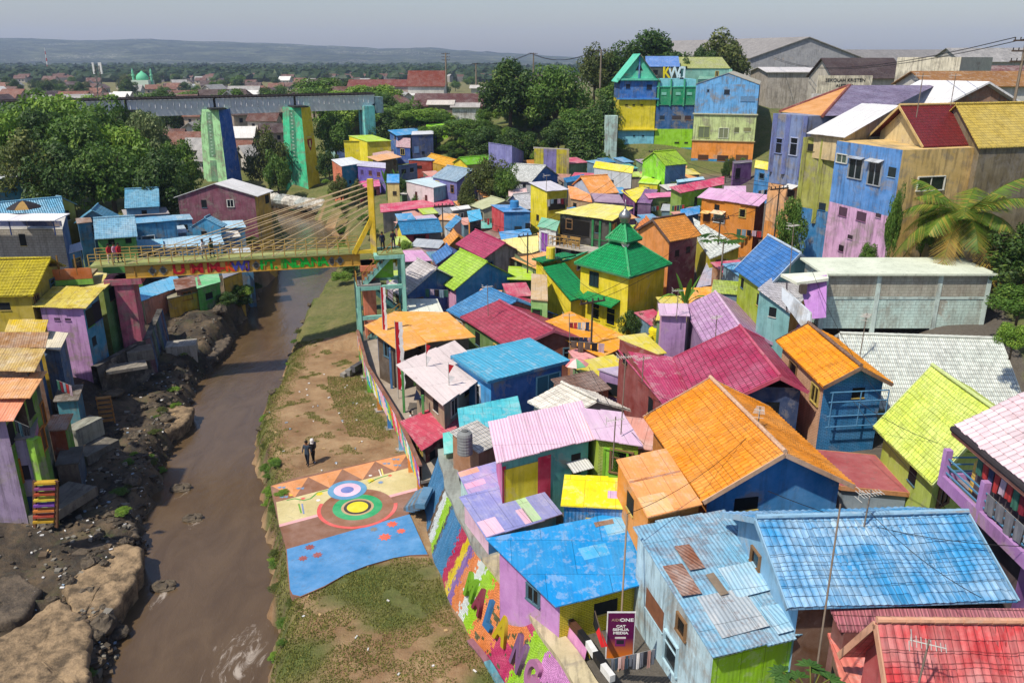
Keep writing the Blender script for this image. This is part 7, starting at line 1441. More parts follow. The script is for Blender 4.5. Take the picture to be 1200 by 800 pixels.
for i in range(30): y0, y1 = 30.4 - .35 * i, 30.4 - .35 * (i + 1); A, B = mural(y0, .02, .12), mural(y1, .02, .12); m.beam(A, B, .3, .5, 0 if i % 9 < 4 else 1)
m.build('kerb', ['d#8a5060', 'd#5aa0b0'], MW_)
for ch, px, py, col, sz in (('M', 569, 696, '#8cc82a', 1.75), ('A', 583, 712, '#a03450', 1.75), ('L', 597, 729, '#2f86c8', 1.9), ('A', 616, 746, '#ecd018', 1.9), ('N', 641, 775, '#9a6aa0', 2.0), ('G', 679, 800, '#d890c0', 2.0)):
    p = P(px, py, 1.75); 
    for _ in range(4): p.x = mural(p.y, .5).x; q = mural(p.y, .5); p = P(px, py, q.z); 
    c = mural(p.y, .54, .06); lettering(ch, sz * .88, 'b' + col, c, mural(p.y - .5, .54) - mural(p.y + .5, .54), mural(p.y, .8) - mural(p.y, .3), MW_, .13, .74, 'letter', .07)
# yellow house foot wall with black and white rail
bw = thing('parapet_rail', 'low rail painted in black and white lengths on the wall by the yellow house', 'rail', mural(26.5, 1))
for i in range(9): m = MB(); n = Vector((.92, .38, 0)); A, B = mural(28.3 - .62*i, 1) + n*.95 + Vector((0,0,.75)), mural(28.3 - .62*(i+1), 1) + n*.95 + Vector((0,0,.75)); m.beam(A, B, .22, .3); m.build('length', ['p#e4e4e0', 'p#1c1c1e', 'p#e4e4e0', 'p#8a9a90', 'p#5a3a2a'][i % 5] if i < 5 else ['p#e4e4e0', 'p#1c1c1e'][i % 2], bw)
m = MB()
for i in range(7): n = Vector((.92, .38, 0)); A, B = mural(31.2 - .95*i, 1) + n*.8, mural(31.2 - .95*(i+1), 1) + n*.8; m.face((A, B, B + Vector((0,0,.75)) + n*.12, A + Vector((0,0,.75)) + n*.12), 0 if i < 2 else (1 if i < 5 else 2)); m.face((B + n*.25, A + n*.25, A + Vector((0,0,.75)) + n*.12, B + Vector((0,0,.75)) + n*.12), 1)
single(m, 'foot_wall', ['#b88ac8', 'b#e8d018', '#d890c0'], 'low lilac, yellow and pink foot wall along the top of the mural wall', 'wall')
# painted square
ZP = .07
PP = thing('painted_square', 'concrete square painted with triangles, rings and a blue field', 'painted paving', P(410, 620, 0)); 
def sheet(pts, k, col, nm='paint', par=PP):
    m = MB(); z = ZP + .004 * k; q = [P(x, y, z) if not isinstance(x, Vector) else x for x, y in pts] if not isinstance(pts[0], Vector) else [Vector((p.x, p.y, z)) for p in pts]
    if not ccw(q): q = q[::-1]
    m.face(q, 0, (1, 0, 0)); return m.build(nm, mat('flat', col, da=.6), par)
edge = [(317, 569), (341, 561), (440, 539), (478, 531), (488, 545), (494, 572), (484, 585), (479, 602), (490, 625), (502, 650), (480, 650), (462, 653), (430, 662), (405, 672), (380, 687), (352, 699), (342, 697), (339, 690), (336, 660), (335, 642), (331, 625), (325, 605)]
m = MB(); q = [P(x, y, ZP) for x, y in edge]; q = q if ccw(q) else q[::-1]; m.prism(q, (0, 0, -.35)); m.build('slab', mat('flat', '#8a5f48', da=.35), PP)
sheet([(336, 643), (480, 602), (490, 625), (501, 649), (480, 650), (462, 653), (430, 662), (405, 672), (380, 686), (352, 698), (343, 696), (340, 690)], 1, '#4a90c8', 'blue_field')
sheet([(323.5, 588), (452, 555), (482, 547), (493, 571), (327, 615)], 1, '#d8c890', 'sand_band'); sheet([(327, 614), (493, 570), (493.5, 573), (327.5, 617)], 2, '#f0b4b4', 'pink_line')
T0, T1_, B0_, B1_ = Vector((318, 569)).to_3d(), Vector((478, 531)).to_3d(), Vector((323.5, 588)).to_3d(), Vector((482, 547)).to_3d()
xs = [0, .14, .27, .40, .52, .64, .76, .88, 1.0]
for i in range(8):
    t = T0.lerp(T1_, xs[i]), T0.lerp(T1_, xs[i+1]), B0_.lerp(B1_, xs[i]), B0_.lerp(B1_, xs[i+1])
    tr = [t[0], t[1], t[3]] if i % 2 == 0 else [t[0], t[1], t[2]]; ot = [t[0], t[3], t[2]] if i % 2 == 0 else [t[1], t[3], t[2]]
    sheet([(p.x, p.y) for p in ([t[0], t[1], t[3], t[2]])], 1, '#e49a60', 'triangle'); sheet([(p.x, p.y) for p in ([t[0], t[3], t[2]] if i % 2 == 0 else [t[1], t[3], t[2]])], 2, '#96664a', 'triangle')
def ring(px, py, r0, r1, k, col, a0=0, a1=360, nm='ring'):
    c = P(px, py, ZP); N = 56; m = MB(); z = ZP + .004 * k
    for i in range(N):
        A, B = R(a0 + (a1 - a0) * i / N), R(a0 + (a1 - a0) * (i + 1) / N); f = lambda r, a: Vector((c.x + r * math.cos(a), c.y + r * math.sin(a), z))
        m.face([f(r0, A), f(r1, A), f(r1, B), f(r0, B)] if r0 > 0 else [f(0, A), f(r1, A), f(r1, B)], 0, (1, 0, 0))
    m.build(nm, mat('flat', col, da=.3), PP)
ring(419, 594, 0, 2.12, 3, '#96664a'); ring(419, 594, 2.12, 2.34, 3, '#e8605a', 170, 372); ring(419, 594, .95, 1.45, 4, '#18a868'); ring(419, 594, .78, .95, 4, '#c8a880'); ring(419, 594, .62, .80, 5, '#2a2624'); ring(419, 594, 0, .62, 5, '#f4e01c', nm='disc')
ring(407, 574, .82, 1.18, 6, '#5f9cc4'); ring(407, 574, .40, .82, 6, '#f4c8dc'); ring(407, 574, 0, .40, 6, '#6a7cc0', nm='disc')
def star(px, py, r, col, k=3, n=8, f=.62):
    c = P(px, py, ZP); q = [Vector((c.x + r * (1 if i % 2 else f) * math.cos(math.pi * i / n), c.y + r * (1 if i % 2 else f) * math.sin(math.pi * i / n), ZP)) for i in range(2 * n)]; sheet(q, k, col, 'flower')
for px, py, r, c in ((459.5, 614, .36, '#ee6a50'), (470, 622, .29, '#ee6a50'), (451, 629, .40, '#ee6a50'), (438, 620, .26, '#7a7a78'), (363, 641, .30, '#9a4a48'), (355, 654, .28, '#9a4a48'), (372, 650, .30, '#9a4a48'), (374.5, 578.5, .26, '#f0d828'), (373, 586, .16, '#f4f0f0'), (355, 584, .16, '#e85a50'), (435, 563, .28, '#f0d828'), (457, 557, .16, '#e86a4a'), (434, 557, .14, '#f4f0e8'), (446, 565, .2, '#7a9ac0'), (341, 580, .14, '#f0c030')): star(px, py, r, c)
for px, py in ((330, 571), (352, 572), (333, 582), (464, 538), (453, 543), (466, 545)):
    for dx in (-2.4, 2.4): star(px + dx, py, .17, '#7a98b8', 3, 3, .6)
for pts, c in (([(336, 586), (345, 584), (356, 586), (364, 584), (372, 577), (384, 574)], '#5aa84a'), ([(432, 566), (441, 561), (450, 558), (458, 556)], '#5aa84a'), ([(350, 590), (353, 601)], '#7ab04a'), ([(354, 590), (356, 602)], '#8a9ac0'), ([(444, 550), (447, 558)], '#e8e0d0'), ([(447, 549), (449, 557)], '#f0e080')):
    m = MB(); q = [P(x, y, ZP) for x, y in pts]
    for a, b in zip(q, q[1:]): s = (b - a).normalized().cross(Vector((0, 0, 1))) * .045; m.face([p + Vector((0,0,.012)) for p in (a - s, a + s, b + s, b - s)][::-1])
    m.build('vine', 'p' + c, PP)
# ---------------------------------------------------------------- deck with painted panels
DK = thing('deck', 'raised river side deck with patchwork painted parapet and coloured posts', 'deck', Vector((WXf(55), 55, 0)))
def dk(y, o, z): d = Vector((.927, .375, 0)); return Vector((WXf(y), y, z)) + d * o
ys = [68.5 - .5 * i for i in range(52)]
m = MB()
for a, b in zip(ys, ys[1:]): slab(m, [dk(a, -.05, 1.25), dk(b, -.05, 1.25), dk(b, 3.6, 1.25), dk(a, 3.6, 1.25)], .18)
m.build('floor', mat('flat', '#a89a8a', da=.3), DK)
m = MB(); pc = ['#f0d82a', '#e83a5a', '#f08a3a', '#3f9ad0', '#8ac83a', '#f4c0d8', '#f2f0ea', '#9a6ac0', '#4ac0b0', '#f0e88a']
rp = random.Random(12)
cell = {}
for i in range(150):
    y0, y1 = 68.3 - 25.3 * i / 150, 68.3 - 25.3 * (i + 1) / 150
    for j in range(6):
        t0, t1 = j / 6, (j + 1) / 6; key = (int((i + j * 1.2) / 5), int((j + .33 * i) / 4) % 2); c = cell.setdefault(key, rp.randrange(10))
        z0, z1 = .85 + 1.4 * t0, .85 + 1.4 * t1
        m.face((dk(y0, -.12, z0), dk(y1, -.12, z0), dk(y1, -.12, z1), dk(y0, -.12, z1)), c); m.face((dk(y1, .04, z0), dk(y0, .04, z0), dk(y0, .04, z1), dk(y1, .04, z1)), 10)
m.build('parapet', ['#' + c.strip('#') for c in pc] + ['#7a5a4a'], DK)
m = MB()
for a, b in zip(ys[:-1], ys[1:]): m.beam(dk(a, -.04, 2.28), dk(b, -.04, 2.28), .24, .1)
m.build('handrail', '#8a5a44', DK)
for y, c in ((66.5, '#5ab84a'), (63.0, '#9ad83a'), (59.6, '#7ac83a'), (56.2, '#f09a3a'), (53.0, '#3a86c8'), (49.6, '#7ac0e8'), (46.4, '#f0902c'), (43.6, '#f0902c')): m = MB(); m.beam(dk(y, .02, -.3), dk(y, .02, 1.05), .32); m.build('post', c, DK); m = MB(); p = dk(y, .02, -.02); m.box(p, .7, .7, .14, .4); m.build('footing', '#a8a098', DK)
st = thing('steps', 'grey concrete steps from the deck down to the grass by the stair tower', 'steps', dk(65, -.6, 0))
for i in range(3): m = MB(); c = dk(64.2, -.45 - .45 * i, .55 - .25 * i); m.box(c, .45, 1.7, .5 , -.4); m.build('step', ['#4a4a50', '#8a8680', '#9a958c'][i], st)
st = thing('steps', 'blue and grey curved steps at the corner of the painted square', 'steps', P(492, 595, 0))
for i in range(6): m = MB(); f = i / 5; p = P(478 + 14 * f, 598 - 5 * f, .12 + .34 * i); q = P(492 + 10 * f, 578 - 5 * f, .12 + .34 * i); m.beam(p, q, .55, .3); m.build('step', ['#6a7074', '#5a88a8'][i % 2], st)
for y, o, h, c in ((57, 1.2, 3.3, '#3f7ab0'), (52.6, 1.0, 3.2, '#4a9a4a'), (63, 1.3, 3.4, '#3f7ab0'), (48.5, 1.4, 3.0, '#4a9a4a')):
    m = MB(); p = dk(y, o, 1.25); m.beam(p, p + Vector((0, 0, h)), .16); single(m, 'roof_post', c, {'57': 'blue post holding the orange hall roof beside the striped flags', '63': 'blue post under the far corner of the orange hall roof', '52.6': 'green post under the white hall roof', '48.5': 'green post under the near corner of the white hall roof'}[str(y)], 'post')
for i in range(9):
    p = dk(61 - .35 * i, 2.2 + .25 * (i % 2), 1.25); m = MB(); N = 14
    for k in range(4 + i % 3):
        prof = [(.36, 0), (.42, .05), (.42, .17), (.36, .22), (.22, .2), (.22, .02)]; m.lathe(p + Vector((0, 0, .23 * k)), prof, 12)
    if i % 2 == 0: single(m, 'tyre_stack', 'p#1b1b1d', 'stack of black tyres under the orange hall roof', 'tyres', 'stacks of tyres under the orange hall')
sp = thing('solar_lamp', 'dark solar panel on a post beside the deck parapet', 'solar lamp', dk(50.2, 1.9, 1.25)); p = dk(50.2, 1.9, 1.25); m = MB(); m.tube(p, p + Vector((0,0,2.2)), .05, 8); m.build('post', 'p#3a3a3c', sp); m = MB(); slab(m, [p + Vector((-.7,-.4,2.05)), p + Vector((.6,-.5,2.15)), p + Vector((.7,.5,2.6)), p + Vector((-.6,.55,2.5))], .05); m.build('panel', 'g#1c2740', sp); m = MB(); m.box(p + Vector((0,0,1.6)), .25, .2, .3); m.build('battery_box', 'p#a03a2a', sp)
bd_ = thing('notice_board', 'white framed empty board standing on the deck', 'board', dk(48.8, 1.5, 1.25)); p = dk(48.8, 1.5, 1.3); m = MB()
for a, b in (((-.6, .1), (.6, .1)), ((-.6, 1.0), (.6, 1.0)), ((-.6, .1), (-.6, 1.0)), ((.6, .1), (.6, 1.0))): m.beam(p + Vector((a[0], 0, a[1])), p + Vector((b[0], 0, b[1])), .06)
m.build('frame', 'p#f0f0ec', bd_); m = MB(); m.box(p + Vector((0, .02, .55)), 1.14, .02, .84); m.build('face', 'p#c8ccc8', bd_)
# people
person(P(361, 545, .02), 'person in a grey blue jacket walking on the dirt beside a companion', 1.74, 2.9 + math.pi, '#3a4654', '#1c2634')
person(P(367.5, 541, .02), 'person in black clothes with a white headscarf and grey bag walking', 1.66, 2.9 + math.pi, '#1a1a1e', '#16161a', scarf='#e8e4e0', arm='bag', bag='#6a6a68')
person(dk(49.6, .75, 1.25), 'person in a white shirt and black trousers looking at a phone on the deck', 1.5, math.pi * .5, '#dcdcdc', '#16161a', arm='up')
def br(px, o, z=.68): f = (px - 147) / 275; return BA.lerp(BB, f) + bn * o + Vector((0, 0, z))
for px, o, lb, sh, tr, sc in ((131, .5, 'person in a red top at the left end of the footbridge, outer side', '#c8303a', '#d8c8c0', None), (136.5, .7, 'person in a pink top between two red clad people on the footbridge', '#d8a8c0', '#b898a8', None), (141.5, .6, 'person in a red top and dark trousers at the left end of the footbridge', '#c82a34', '#2a2428', None), (236, .5, 'person in a white shirt walking across the middle of the footbridge', '#e4e4e4', '#6a7078', None), (245, .9, 'person in a dark green top behind the white shirted walker on the footbridge', '#2a4a34', '#22262a', None)):
    person(br(px, o), lb, 1.66, 1.2, sh, tr, scarf=sc)
person(tp(.7, .3, z_top + .05), 'person in dark clothes at the foot of the yellow mast', 1.65, .5, '#1c2440', '#1a1a20'); person(tp(1.7, .8, z_top + .05), 'person with a red backpack at the top of the yellow stairs', 1.68, .3, '#2a2430', '#20243a', bag='#b03040')
person(PD(668, 262, 84), 'person sitting out on the cafe terrace in a pale shirt', 1.6, 0, '#b8a898', '#3a3a40') if False else None
# flags on the deck
flag_pole(dk(55.0, 1.2, 1.25), 6.1, 'tall pole with a long wrapped red and white flag beside the orange roof', ['#c01e2a', '#f0ecea'], (.55, 0), 9)
flag_pole(dk(59.0, 1.2, 1.25), 7.6, 'tallest pole with a twisted red and white banner by the stair tower', ['#c01e2a', '#f0ecea'], (.35, 0), 11)
flag_pole(dk(50.6, 2.2, 1.25), 5.8, 'thin pole with two small red and white flags over the white roof', ['#c01e2a', '#f0ecea'], (.32, 0), 6, 'pennant'); flag_pole(dk(47.6, 3.0, 1.25), 5.4, 'pole with a column of red and white pennants beside the blue box house', ['#c01e2a', '#f0ecea'], (.36, 0), 6, 'pennant')
# pink tile roof house with laundry balcony on the right
PB = S('house with pale pink tile roof and a purple laundry balcony', (1118, 498), (1228, 588), (1330, 540), 3, mat('tilegeo', '#e8d0d4', fade='#f4e6e6'), ['#5a4a50', '#8a5a9a', '#8a5a9a', '#5a4a50'], z=11.6, want=24, over=1.5, base=4.0)
for ch in list(PB.root.children):
    if ch.name.startswith('roof'): bpy.data.objects.remove(ch)
m = MB(); tile_geo(m, PB.a, PB.b, PB.c, PB.d, tw=.3, th=.36); slab(m, [x - Vector((0,0,.05)) for x in (PB.a, PB.b, PB.c, PB.d)], .08); m.build('roof', mat('tilegeo', '#e8cdd2', fade='#f4e6e6', tw=.3, th=.36), PB.root)
m = MB(); o = Vector((-.05, -.06, -.12)); m.tube(PB.a + o, PB.b + o, .13, 8); m.build('gutter', 'p#3a3436', PB.root)
m = MB(); m.beam(PB.a + Vector((0, 0, -.3)), PB.b + Vector((0, 0, -.3)), .1, .2); m.build('eave_board', '#d8886a', PB.root)
fl = 9.15; A_, B_ = Vector((PB.a.x + .1, PB.a.y + .2, fl)), Vector((PB.b.x + .1, PB.b.y + .2, fl)); dd = (B_ - A_).normalized(); nn = Vector((-dd.y, dd.x, 0)); nn = nn if nn.x > 0 else -nn
m = MB(); slab(m, [A_, B_, B_ + nn * 3, A_ + nn * 3], .2); m.build('balcony_floor', '#8a7f84', PB.root)
m = MB(); m.beam(A_ - nn*.05 - Vector((0,0,.05)), B_ - nn*.05 - Vector((0,0,.05)), .16, .5); m.beam(A_ - nn*.05, A_ + nn*3, .16, .5); m.build('edge_beam', '#b888c4', PB.root)
for f in (0, .46, .98): m = MB(); p = A_.lerp(B_, f); m.beam(p - Vector((0,0,.3)), p + Vector((0,0,1.35 if f else 1.3)), .26); m.build('post', '#b888c4', PB.root)
m = MB()
for h in (.35, .65, .95): m.beam(A_ + Vector((0,0,h)), B_ + Vector((0,0,h)), .05); m.beam(A_ + Vector((0,0,h)), A_ + nn*3 + Vector((0,0,h)), .05)
m.build('railing', 'p#5a90b4', PB.root)
tank(A_ + dd * 1.1 + nn * .9, .42, 1.35, 'yellow plastic water tank on the laundry balcony', '#d8b45a')
laundry(A_ + dd * 1.6 + nn * .2 + Vector((0, 0, 1.75)), B_ + nn * .2 + Vector((0, 0, 1.75)), 'crowded line of colourful clothes on the purple balcony', 11, 3); laundry(A_.lerp(B_, .5) + Vector((0, 0, 1.02)) - nn*.04, B_ + Vector((0, 0, 1.02)) - nn*.04, 'towels hung over the balcony rail', 5, 5, cols=['#e4e4e4', '#a8b0b8', '#7a7a80'])
# poster, clothes, bicycle side of the yellow house
pp = PD(728.5, 718, 29.4); bn_ = thing('poster', 'purple and orange paint poster hanging on a pole', 'poster', pp - Vector((0, 0, 2))); W_, H_ = .96, 2.0; x = Vector((1, 0, 0)); c = pp - Vector((0, 0, H_ / 2))
m = MB(); m.box(c + Vector((0, .03, 0)), W_ + .08, .03, H_ + .08); m.build('frame', 'p#f2f0ee', bn_); m = MB()
g = NG('poster_print'); sz = g.n('SeparateXYZ', {0: g.uv()}); g.out(g.mix(g.step(sz.outputs[1], float(c.z) - .95, float(c.z) - .1), lin('#e07a20', .9), lin('#5c1046', .9)), None, rough=.5)
f = [c + Vector((-W_/2, 0, -H_/2)), c + Vector((W_/2, 0, -H_/2)), c + Vector((W_/2, 0, H_/2)), c + Vector((-W_/2, 0, H_/2))]; m.face(f); m.build('print', g.m, bn_)
for s, z, sc_, col, ex in (('AIDI', .70, .16, '#c8a890', 0), ('ONE', .70, .19, '#f4f2f0', .006), ('CAT', .43, .14, '#f4f2f0', .006), ('SEMUA', .28, .15, '#f4f2f0', .006), ('MEDIA', .13, .15, '#f4f2f0', .006)): lettering(s, sc_, 'p' + col, c + Vector(({'AIDI': -.2, 'ONE': .2}.get(s, 0), -.006, z)), x, (0, 0, 1), bn_, .002, 1.25 if s not in ('AIDI',) else 1.0, 'lettering', ex)
m = MB(); q = c + Vector((0, -.008, -.25)); m.face([q + Vector((-.19, 0, -.2)), q + Vector((.19, 0, -.2)), q + Vector((.19, 0, .16)), q + Vector((-.19, 0, .16))]); m.build('tin', 'p#8a2a6a', bn_); m = MB(); q.y -= .004; m.face([q + Vector((-.2, 0, .14)), q + Vector((.2, 0, .14)), q + Vector((.2, 0, .22)), q + Vector((-.2, 0, .22))]); m.build('lid', 'p#e4dcd8', bn_); m = MB(); m.face([q + Vector((-.14, 0, -.1)), q + Vector((.14, 0, -.1)), q + Vector((.14, 0, .08)), q + Vector((-.14, 0, .08))]); m.build('tin_label', 'p#2a2430', bn_)
m = MB(); m.tube(c + Vector((0, .08, -H_/2 - 1.6)), PD(735, 602, 30.2), .035, 6); m.build('pole', 'p#a89078', bn_)
a, b = PD(716, 772, 29.6), PD(768, 760, 28.6); laundry(a, b, 'dense row of dark clothes hung beside the poster', 12, 8, cols=['#2a2c34', '#d8b8b4', '#1c2030', '#6a6e78', '#b08880', '#3a4a5a', '#e4e0dc'])
m = MB(); f = thing('flagpole', 'short leaning pole with a black and red cloth at the yellow wall', 'flagpole', PD(705, 750, 29.2)); a, b = PD(697, 715, 29.3), PD(709, 757, 29.0); m.tube(a, b, .02, 5); m.build('pole', 'p#6a5a4a', f); m = MB(); m.face([a, a.lerp(b, .45), a.lerp(b, .45) + Vector((-.12, -.05, -.2)), a + Vector((-.05, -.05, -.55))], 0); m.face([a.lerp(b, .45), b + Vector((.1, 0, 0)), b + Vector((-.14, -.05, 0)), a.lerp(b, .45) + Vector((-.12, -.05, -.2))], 1); m.build('cloth', ['p#141416', 'p#c81e22'], f)
# vegetation in the village
def frond(mb, base, az, length, lift, droop, lw, sd):
    rnd = random.Random(sd); d = Vector((math.cos(az), math.sin(az), 0)); s = Vector((-d.y, d.x, 0)); pts = []
    for i in range(15): t = i / 14; pts.append(base + d * (length * (t * (1 - .18 * t))) + Vector((0, 0, lift * length * t - droop * length * t * t)))
    for i in range(14): mb.beam(pts[i], pts[i+1], .05 * (1 - i / 16), .04, 0)
    for i in range(1, 14):
        for k in range(4):
            p = pts[i].lerp(pts[i+1] if i < 14 else pts[i], k / 4); t = (i + k / 4) / 14; L = lw * (math.sin(math.pi * min(1, t * .92 + .12)) ** .7) * rnd.uniform(.8, 1.1); ax = (pts[min(14, i+1)] - pts[i]).normalized()
            for q in (-1, 1):
                e = p + s * q * L * .8 + ax * L * .45 + Vector((0, 0, -.42 * L + rnd.uniform(-.1, .1))); w_ = ax * .045
                mb.face((p - w_, e - w_ * .3, e + w_ * .3, p + w_), 1 if rnd.random() < .7 else 2)
def palm(p, h, n, L, label, cols, group=None):
    p = Vector(p); t = thing('palm_tree', label, 'palm tree', p, group); m = MB(); prev = p - Vector((0, 0, .4))
    for i in range(8): q = p + Vector((.25 * math.sin(i * .4), 0, h * (i + 1) / 8)); m.tube(prev, q, .2 - .008 * i, 9, .19 - .008 * i); prev = q
    m.build('trunk', 'd#8a7458', t); top = prev
    for i in range(n):
        f = MB(); az = i * 2.399; k = i / n; frond(f, top, az, L * random.uniform(.85, 1.05), 1.1 - 1.25 * k, .55 + .35 * k, L * .27, i); f.build('frond', cols if k < .8 else [cols[0], mat('leaf', '#b0903a', c1='#7a6428', c3='#c8b060'), cols[2]], t)
    return t
PC = [mat('leaf', '#8a8a3a'), mat('leaf', '#6f8a2c', c1='#46661f', c3='#b0b04a'), mat('leaf', '#a0963c', c1='#7a7a2c', c3='#c8b45a')]
pw = PD(1127, 254, 56); palm((pw.x, pw.y, 9.0), pw.z - 9.0, 24, 5.2, 'large coconut palm beside the mustard wall with yellowing lower fronds', PC)
def papaya(p, h, r, label, n=11):
    p = Vector(p); t = thing('papaya_tree', label, 'papaya tree', p); m = MB(); m.tube(p - Vector((0,0,.3)), p + Vector((0, 0, h)), .09, 8, .06); m.build('trunk', 'd#8a8474', t)
    f = MB(); rnd = random.Random(int(p.x * 7))
    for i in range(n):
        az = i * 2.4; d = Vector((math.cos(az), math.sin(az), 0)); s = Vector((-d.y, d.x, 0)); b = p + Vector((0, 0, h - .2 * rnd.random())); e = b + d * r * rnd.uniform(.6, 1) + Vector((0, 0, rnd.uniform(.0, .35))); f.beam(b, e, .03, .03)
        for k in range(7):
            a = -1.5 + 3.0 * k / 6; v = (d * math.cos(a) + s * math.sin(a)); L = r * .5; w_ = v.cross(Vector((0, 0, 1))) * L * .22; q = e + v * L + Vector((0, 0, -.18 * L)); mid = e + v * L * .5
            f.face((e, mid + w_, q, mid - w_), 1)
    f.build('leaves', [PC[0], mat('leaf', '#547a34', c1='#2f5222', c3='#8aa850')], t)
def gp(px, py, z): p = P(px, py, z); return Vector((p.x, p.y, ground(p.x, p.y)))
p = PD(848, 284, 66); papaya((p.x, p.y, ground(p.x, p.y)), p.z - ground(p.x, p.y) + .3, 1.5, 'slim papaya tree beside the white tile roof')
p = PD(950, 808, 21.5); papaya((p.x, p.y, 3.5), p.z - 3.5, .85, 'leafy papaya plant below the lime metal wall', 14)
def banana(p, h, label, n=7):
    p = Vector(p); t = thing('banana_plant', label, 'banana plant', p); m = MB(); m.tube(p - Vector((0,0,.3)), p + Vector((0, 0, h * .5)), .13, 8, .08); m.build('stem', 'p#7a8a4a', t)
    for i in range(n):
        f = MB(); az = i * 2.4; d = Vector((math.cos(az), math.sin(az), 0)); s = Vector((-d.y, d.x, 0)); pts = [p + Vector((0,0,h*.45)) + d * (h * .45 * u * (1.1 if i > 2 else .5)) + Vector((0, 0, h * (.65 * u - .35 * u * u * (1.6 if i > 2 else .4)))) for u in (0, .2, .4, .6, .8, 1)]; ws = (.03, .11, .16, .15, .1, .02)
        for k in range(5):
            for q in (-1, 1): f.face((pts[k], pts[k+1], pts[k+1] + s*q*ws[k+1]*h*.3 + Vector((0,0,.06)), pts[k] + s*q*ws[k]*h*.3 + Vector((0,0,.06))) if q > 0 else (pts[k] + s*q*ws[k]*h*.3 + Vector((0,0,.06)), pts[k+1] + s*q*ws[k+1]*h*.3 + Vector((0,0,.06)), pts[k+1], pts[k]))
        f.build('leaf', mat('leaf', '#6f9a3a', c1='#4a7a2a', c3='#a8c050'), t)
p = PD(806, 318, 64); banana((p.x, p.y, ground(p.x, p.y) + 1), (p.z - ground(p.x, p.y)) * .8, 'banana plant against the tall maroon house')
p = PD(466, 205, 128); banana((p.x, p.y, ground(p.x, p.y)), 5.5, 'banana plant left of the small cream house'); p = PD(452, 205, 132); banana((p.x, p.y, ground(p.x, p.y)), 5, 'banana plant below the light orange stall roof')
GV = 'trees between the village houses'
for px, top, Y, wp, k, lb in ((575, 184, 122, 50, 'olive', 'leafy fruit tree among the roofs beside the purple gable house'), (592, 192, 120, 36, 'mid', 'small green tree left of the white tile roof and blue gable'), (548, 208, 118, 26, 'olive', 'slim conifer like tree against the purple gable wall'), (852, 190, 128, 12, 'dark', 'small dark cypress like tree against the orange storey'), (931, 232, 67, 36, 'mid', 'green bush climbing the orange wall beside the blue building'), (398, 206, 140, 26, 'olive', 'reddish green bush in front of the violet house'), (418, 212, 136, 24, 'olive', 'low bush at the foot of the coral house'), (470, 210, 128, 18, 'dark', 'dark slender tree left of the cream house'),
    (1200, 172, 66, 50, 'dark', 'dark tree at the right edge behind the coconut palm'), (1215, 262, 52, 110, 'dark', 'dark shaded tree right of the coconut palm'), (1200, 335, 47, 80, 'mid', 'bushy green tree at the right end of the mint wall'), (1055, 215, 56.5, 20, 'mid', 'small bush growing on the corner of the mustard wall'), (1192, 378, 41, 40, 'lime', 'light green bush at the end of the white tile roof'), (1090, 232, 59, 24, 'lime', 'light green leafy tree behind the coconut palm'), (1020, 285, 57, 24, 'mid', 'weedy bush at the foot of the pink brick wall')):
    tree_at(px, top, Y, wp, k, lb, GV, zb=(10 if px > 1000 else None))
for px, y0, Y, w_, h in ((690, 130, 152, 40, 60),):
    pass
CW = thing('creeper_wall', 'rock face wrapped in dark green creepers beside the tower house', 'creeper', hit(695, 195)); rs_ = np.random.RandomState(4); cl = []
for i in range(60): u = random.random(); v = random.random(); p = PY(676 + 42 * u + (1 - v) * -12, 196 - 82 * v * (.55 + .45 * u), 146 + 6 * v); cl.append(((p.x - CW.location.x, p.y - CW.location.y, p.z - CW.location.z), 1.5, .9, 1.7))
o = bpy.data.objects.new('foliage', leaf_mesh('creeper', 11000, cl, .3, 3, LEAF['dark'], .3)); COL.objects.link(o); o.parent = CW
m = MB(); a, b = PY(708, 190, 147), PY(722, 190, 147); zt = zpix(715, 136, 147); m.box(((a.x+b.x)/2, 148, (zt + 5) / 2), b.x - a.x, 2, zt - 5); single(m, 'narrow_tower', 'd#bfdcd0', 'narrow pale mint tower half covered by creepers', 'tower')
mr = thing('mural_panel', 'retaining wall painted yellow, violet and yellow on the slope', 'wall', hit(645, 200))
for i, c in enumerate(('d#d8c838', 'd#8a80b8', 'd#d8c838', 'd#b8a878')): m = MB(); x0, x1 = (626, 637, 652, 664)[i], (637, 652, 664, 667)[i]; a, b = PY(x0, 196, 139), PY(x1, 198, 139); m.face((a - Vector((0,0,2)), b - Vector((0,0,2)), PY(x1, 174.5 + i * .5, 139), PY(x0, 174 + i * .5, 139))); m.build('panel', c, mr)
m = MB(); m.beam(PY(625, 173.5, 139.3), PY(667, 176, 139.3), .5, .3); m.build('coping', '#c8c0b0', mr)
# roof top furniture
tank(P(545, 531, 5.2), .42, 1.3, 'steel grey water tank beside the turquoise roof'); tank(P(603, 243, 7.9), .55, .9, 'blue water tank on the red and blue box house', '#3f8cc8'); tank(P(768, 400, 3.6), .6, 1.2, 'yellow drum tank at the mosque corner', '#e8d418'); tank(P(757, 408, 3.2), .5, 1.2, 'second yellow drum below the mosque corner tank', '#e0cc18')
dish(P(855, 342, 6.5), .8, 'silver satellite dish behind the purple tile roof', -2); dish(P(868, 350, 6.3), .85, 'pale satellite dish tilted towards the yellow wall', -.6)
umbrella(P(921, 398, 6.5), .95, ['#f0b860', '#e8a84a'], 'pale orange parasol beside the tall orange roofed house', 2.0); umbrella(P(926, 402, 6.5), .8, ['#9a6ac0', '#b07ad0'], 'purple parasol below the pale orange one', 1.5); umbrella(P(674, 452, 3.8), .9, ['#e88a8a', '#f0d0c8', '#7ab88a', '#e8a0a0'], 'patched pink and green parasol on the lane by the blue box house', 2.0)
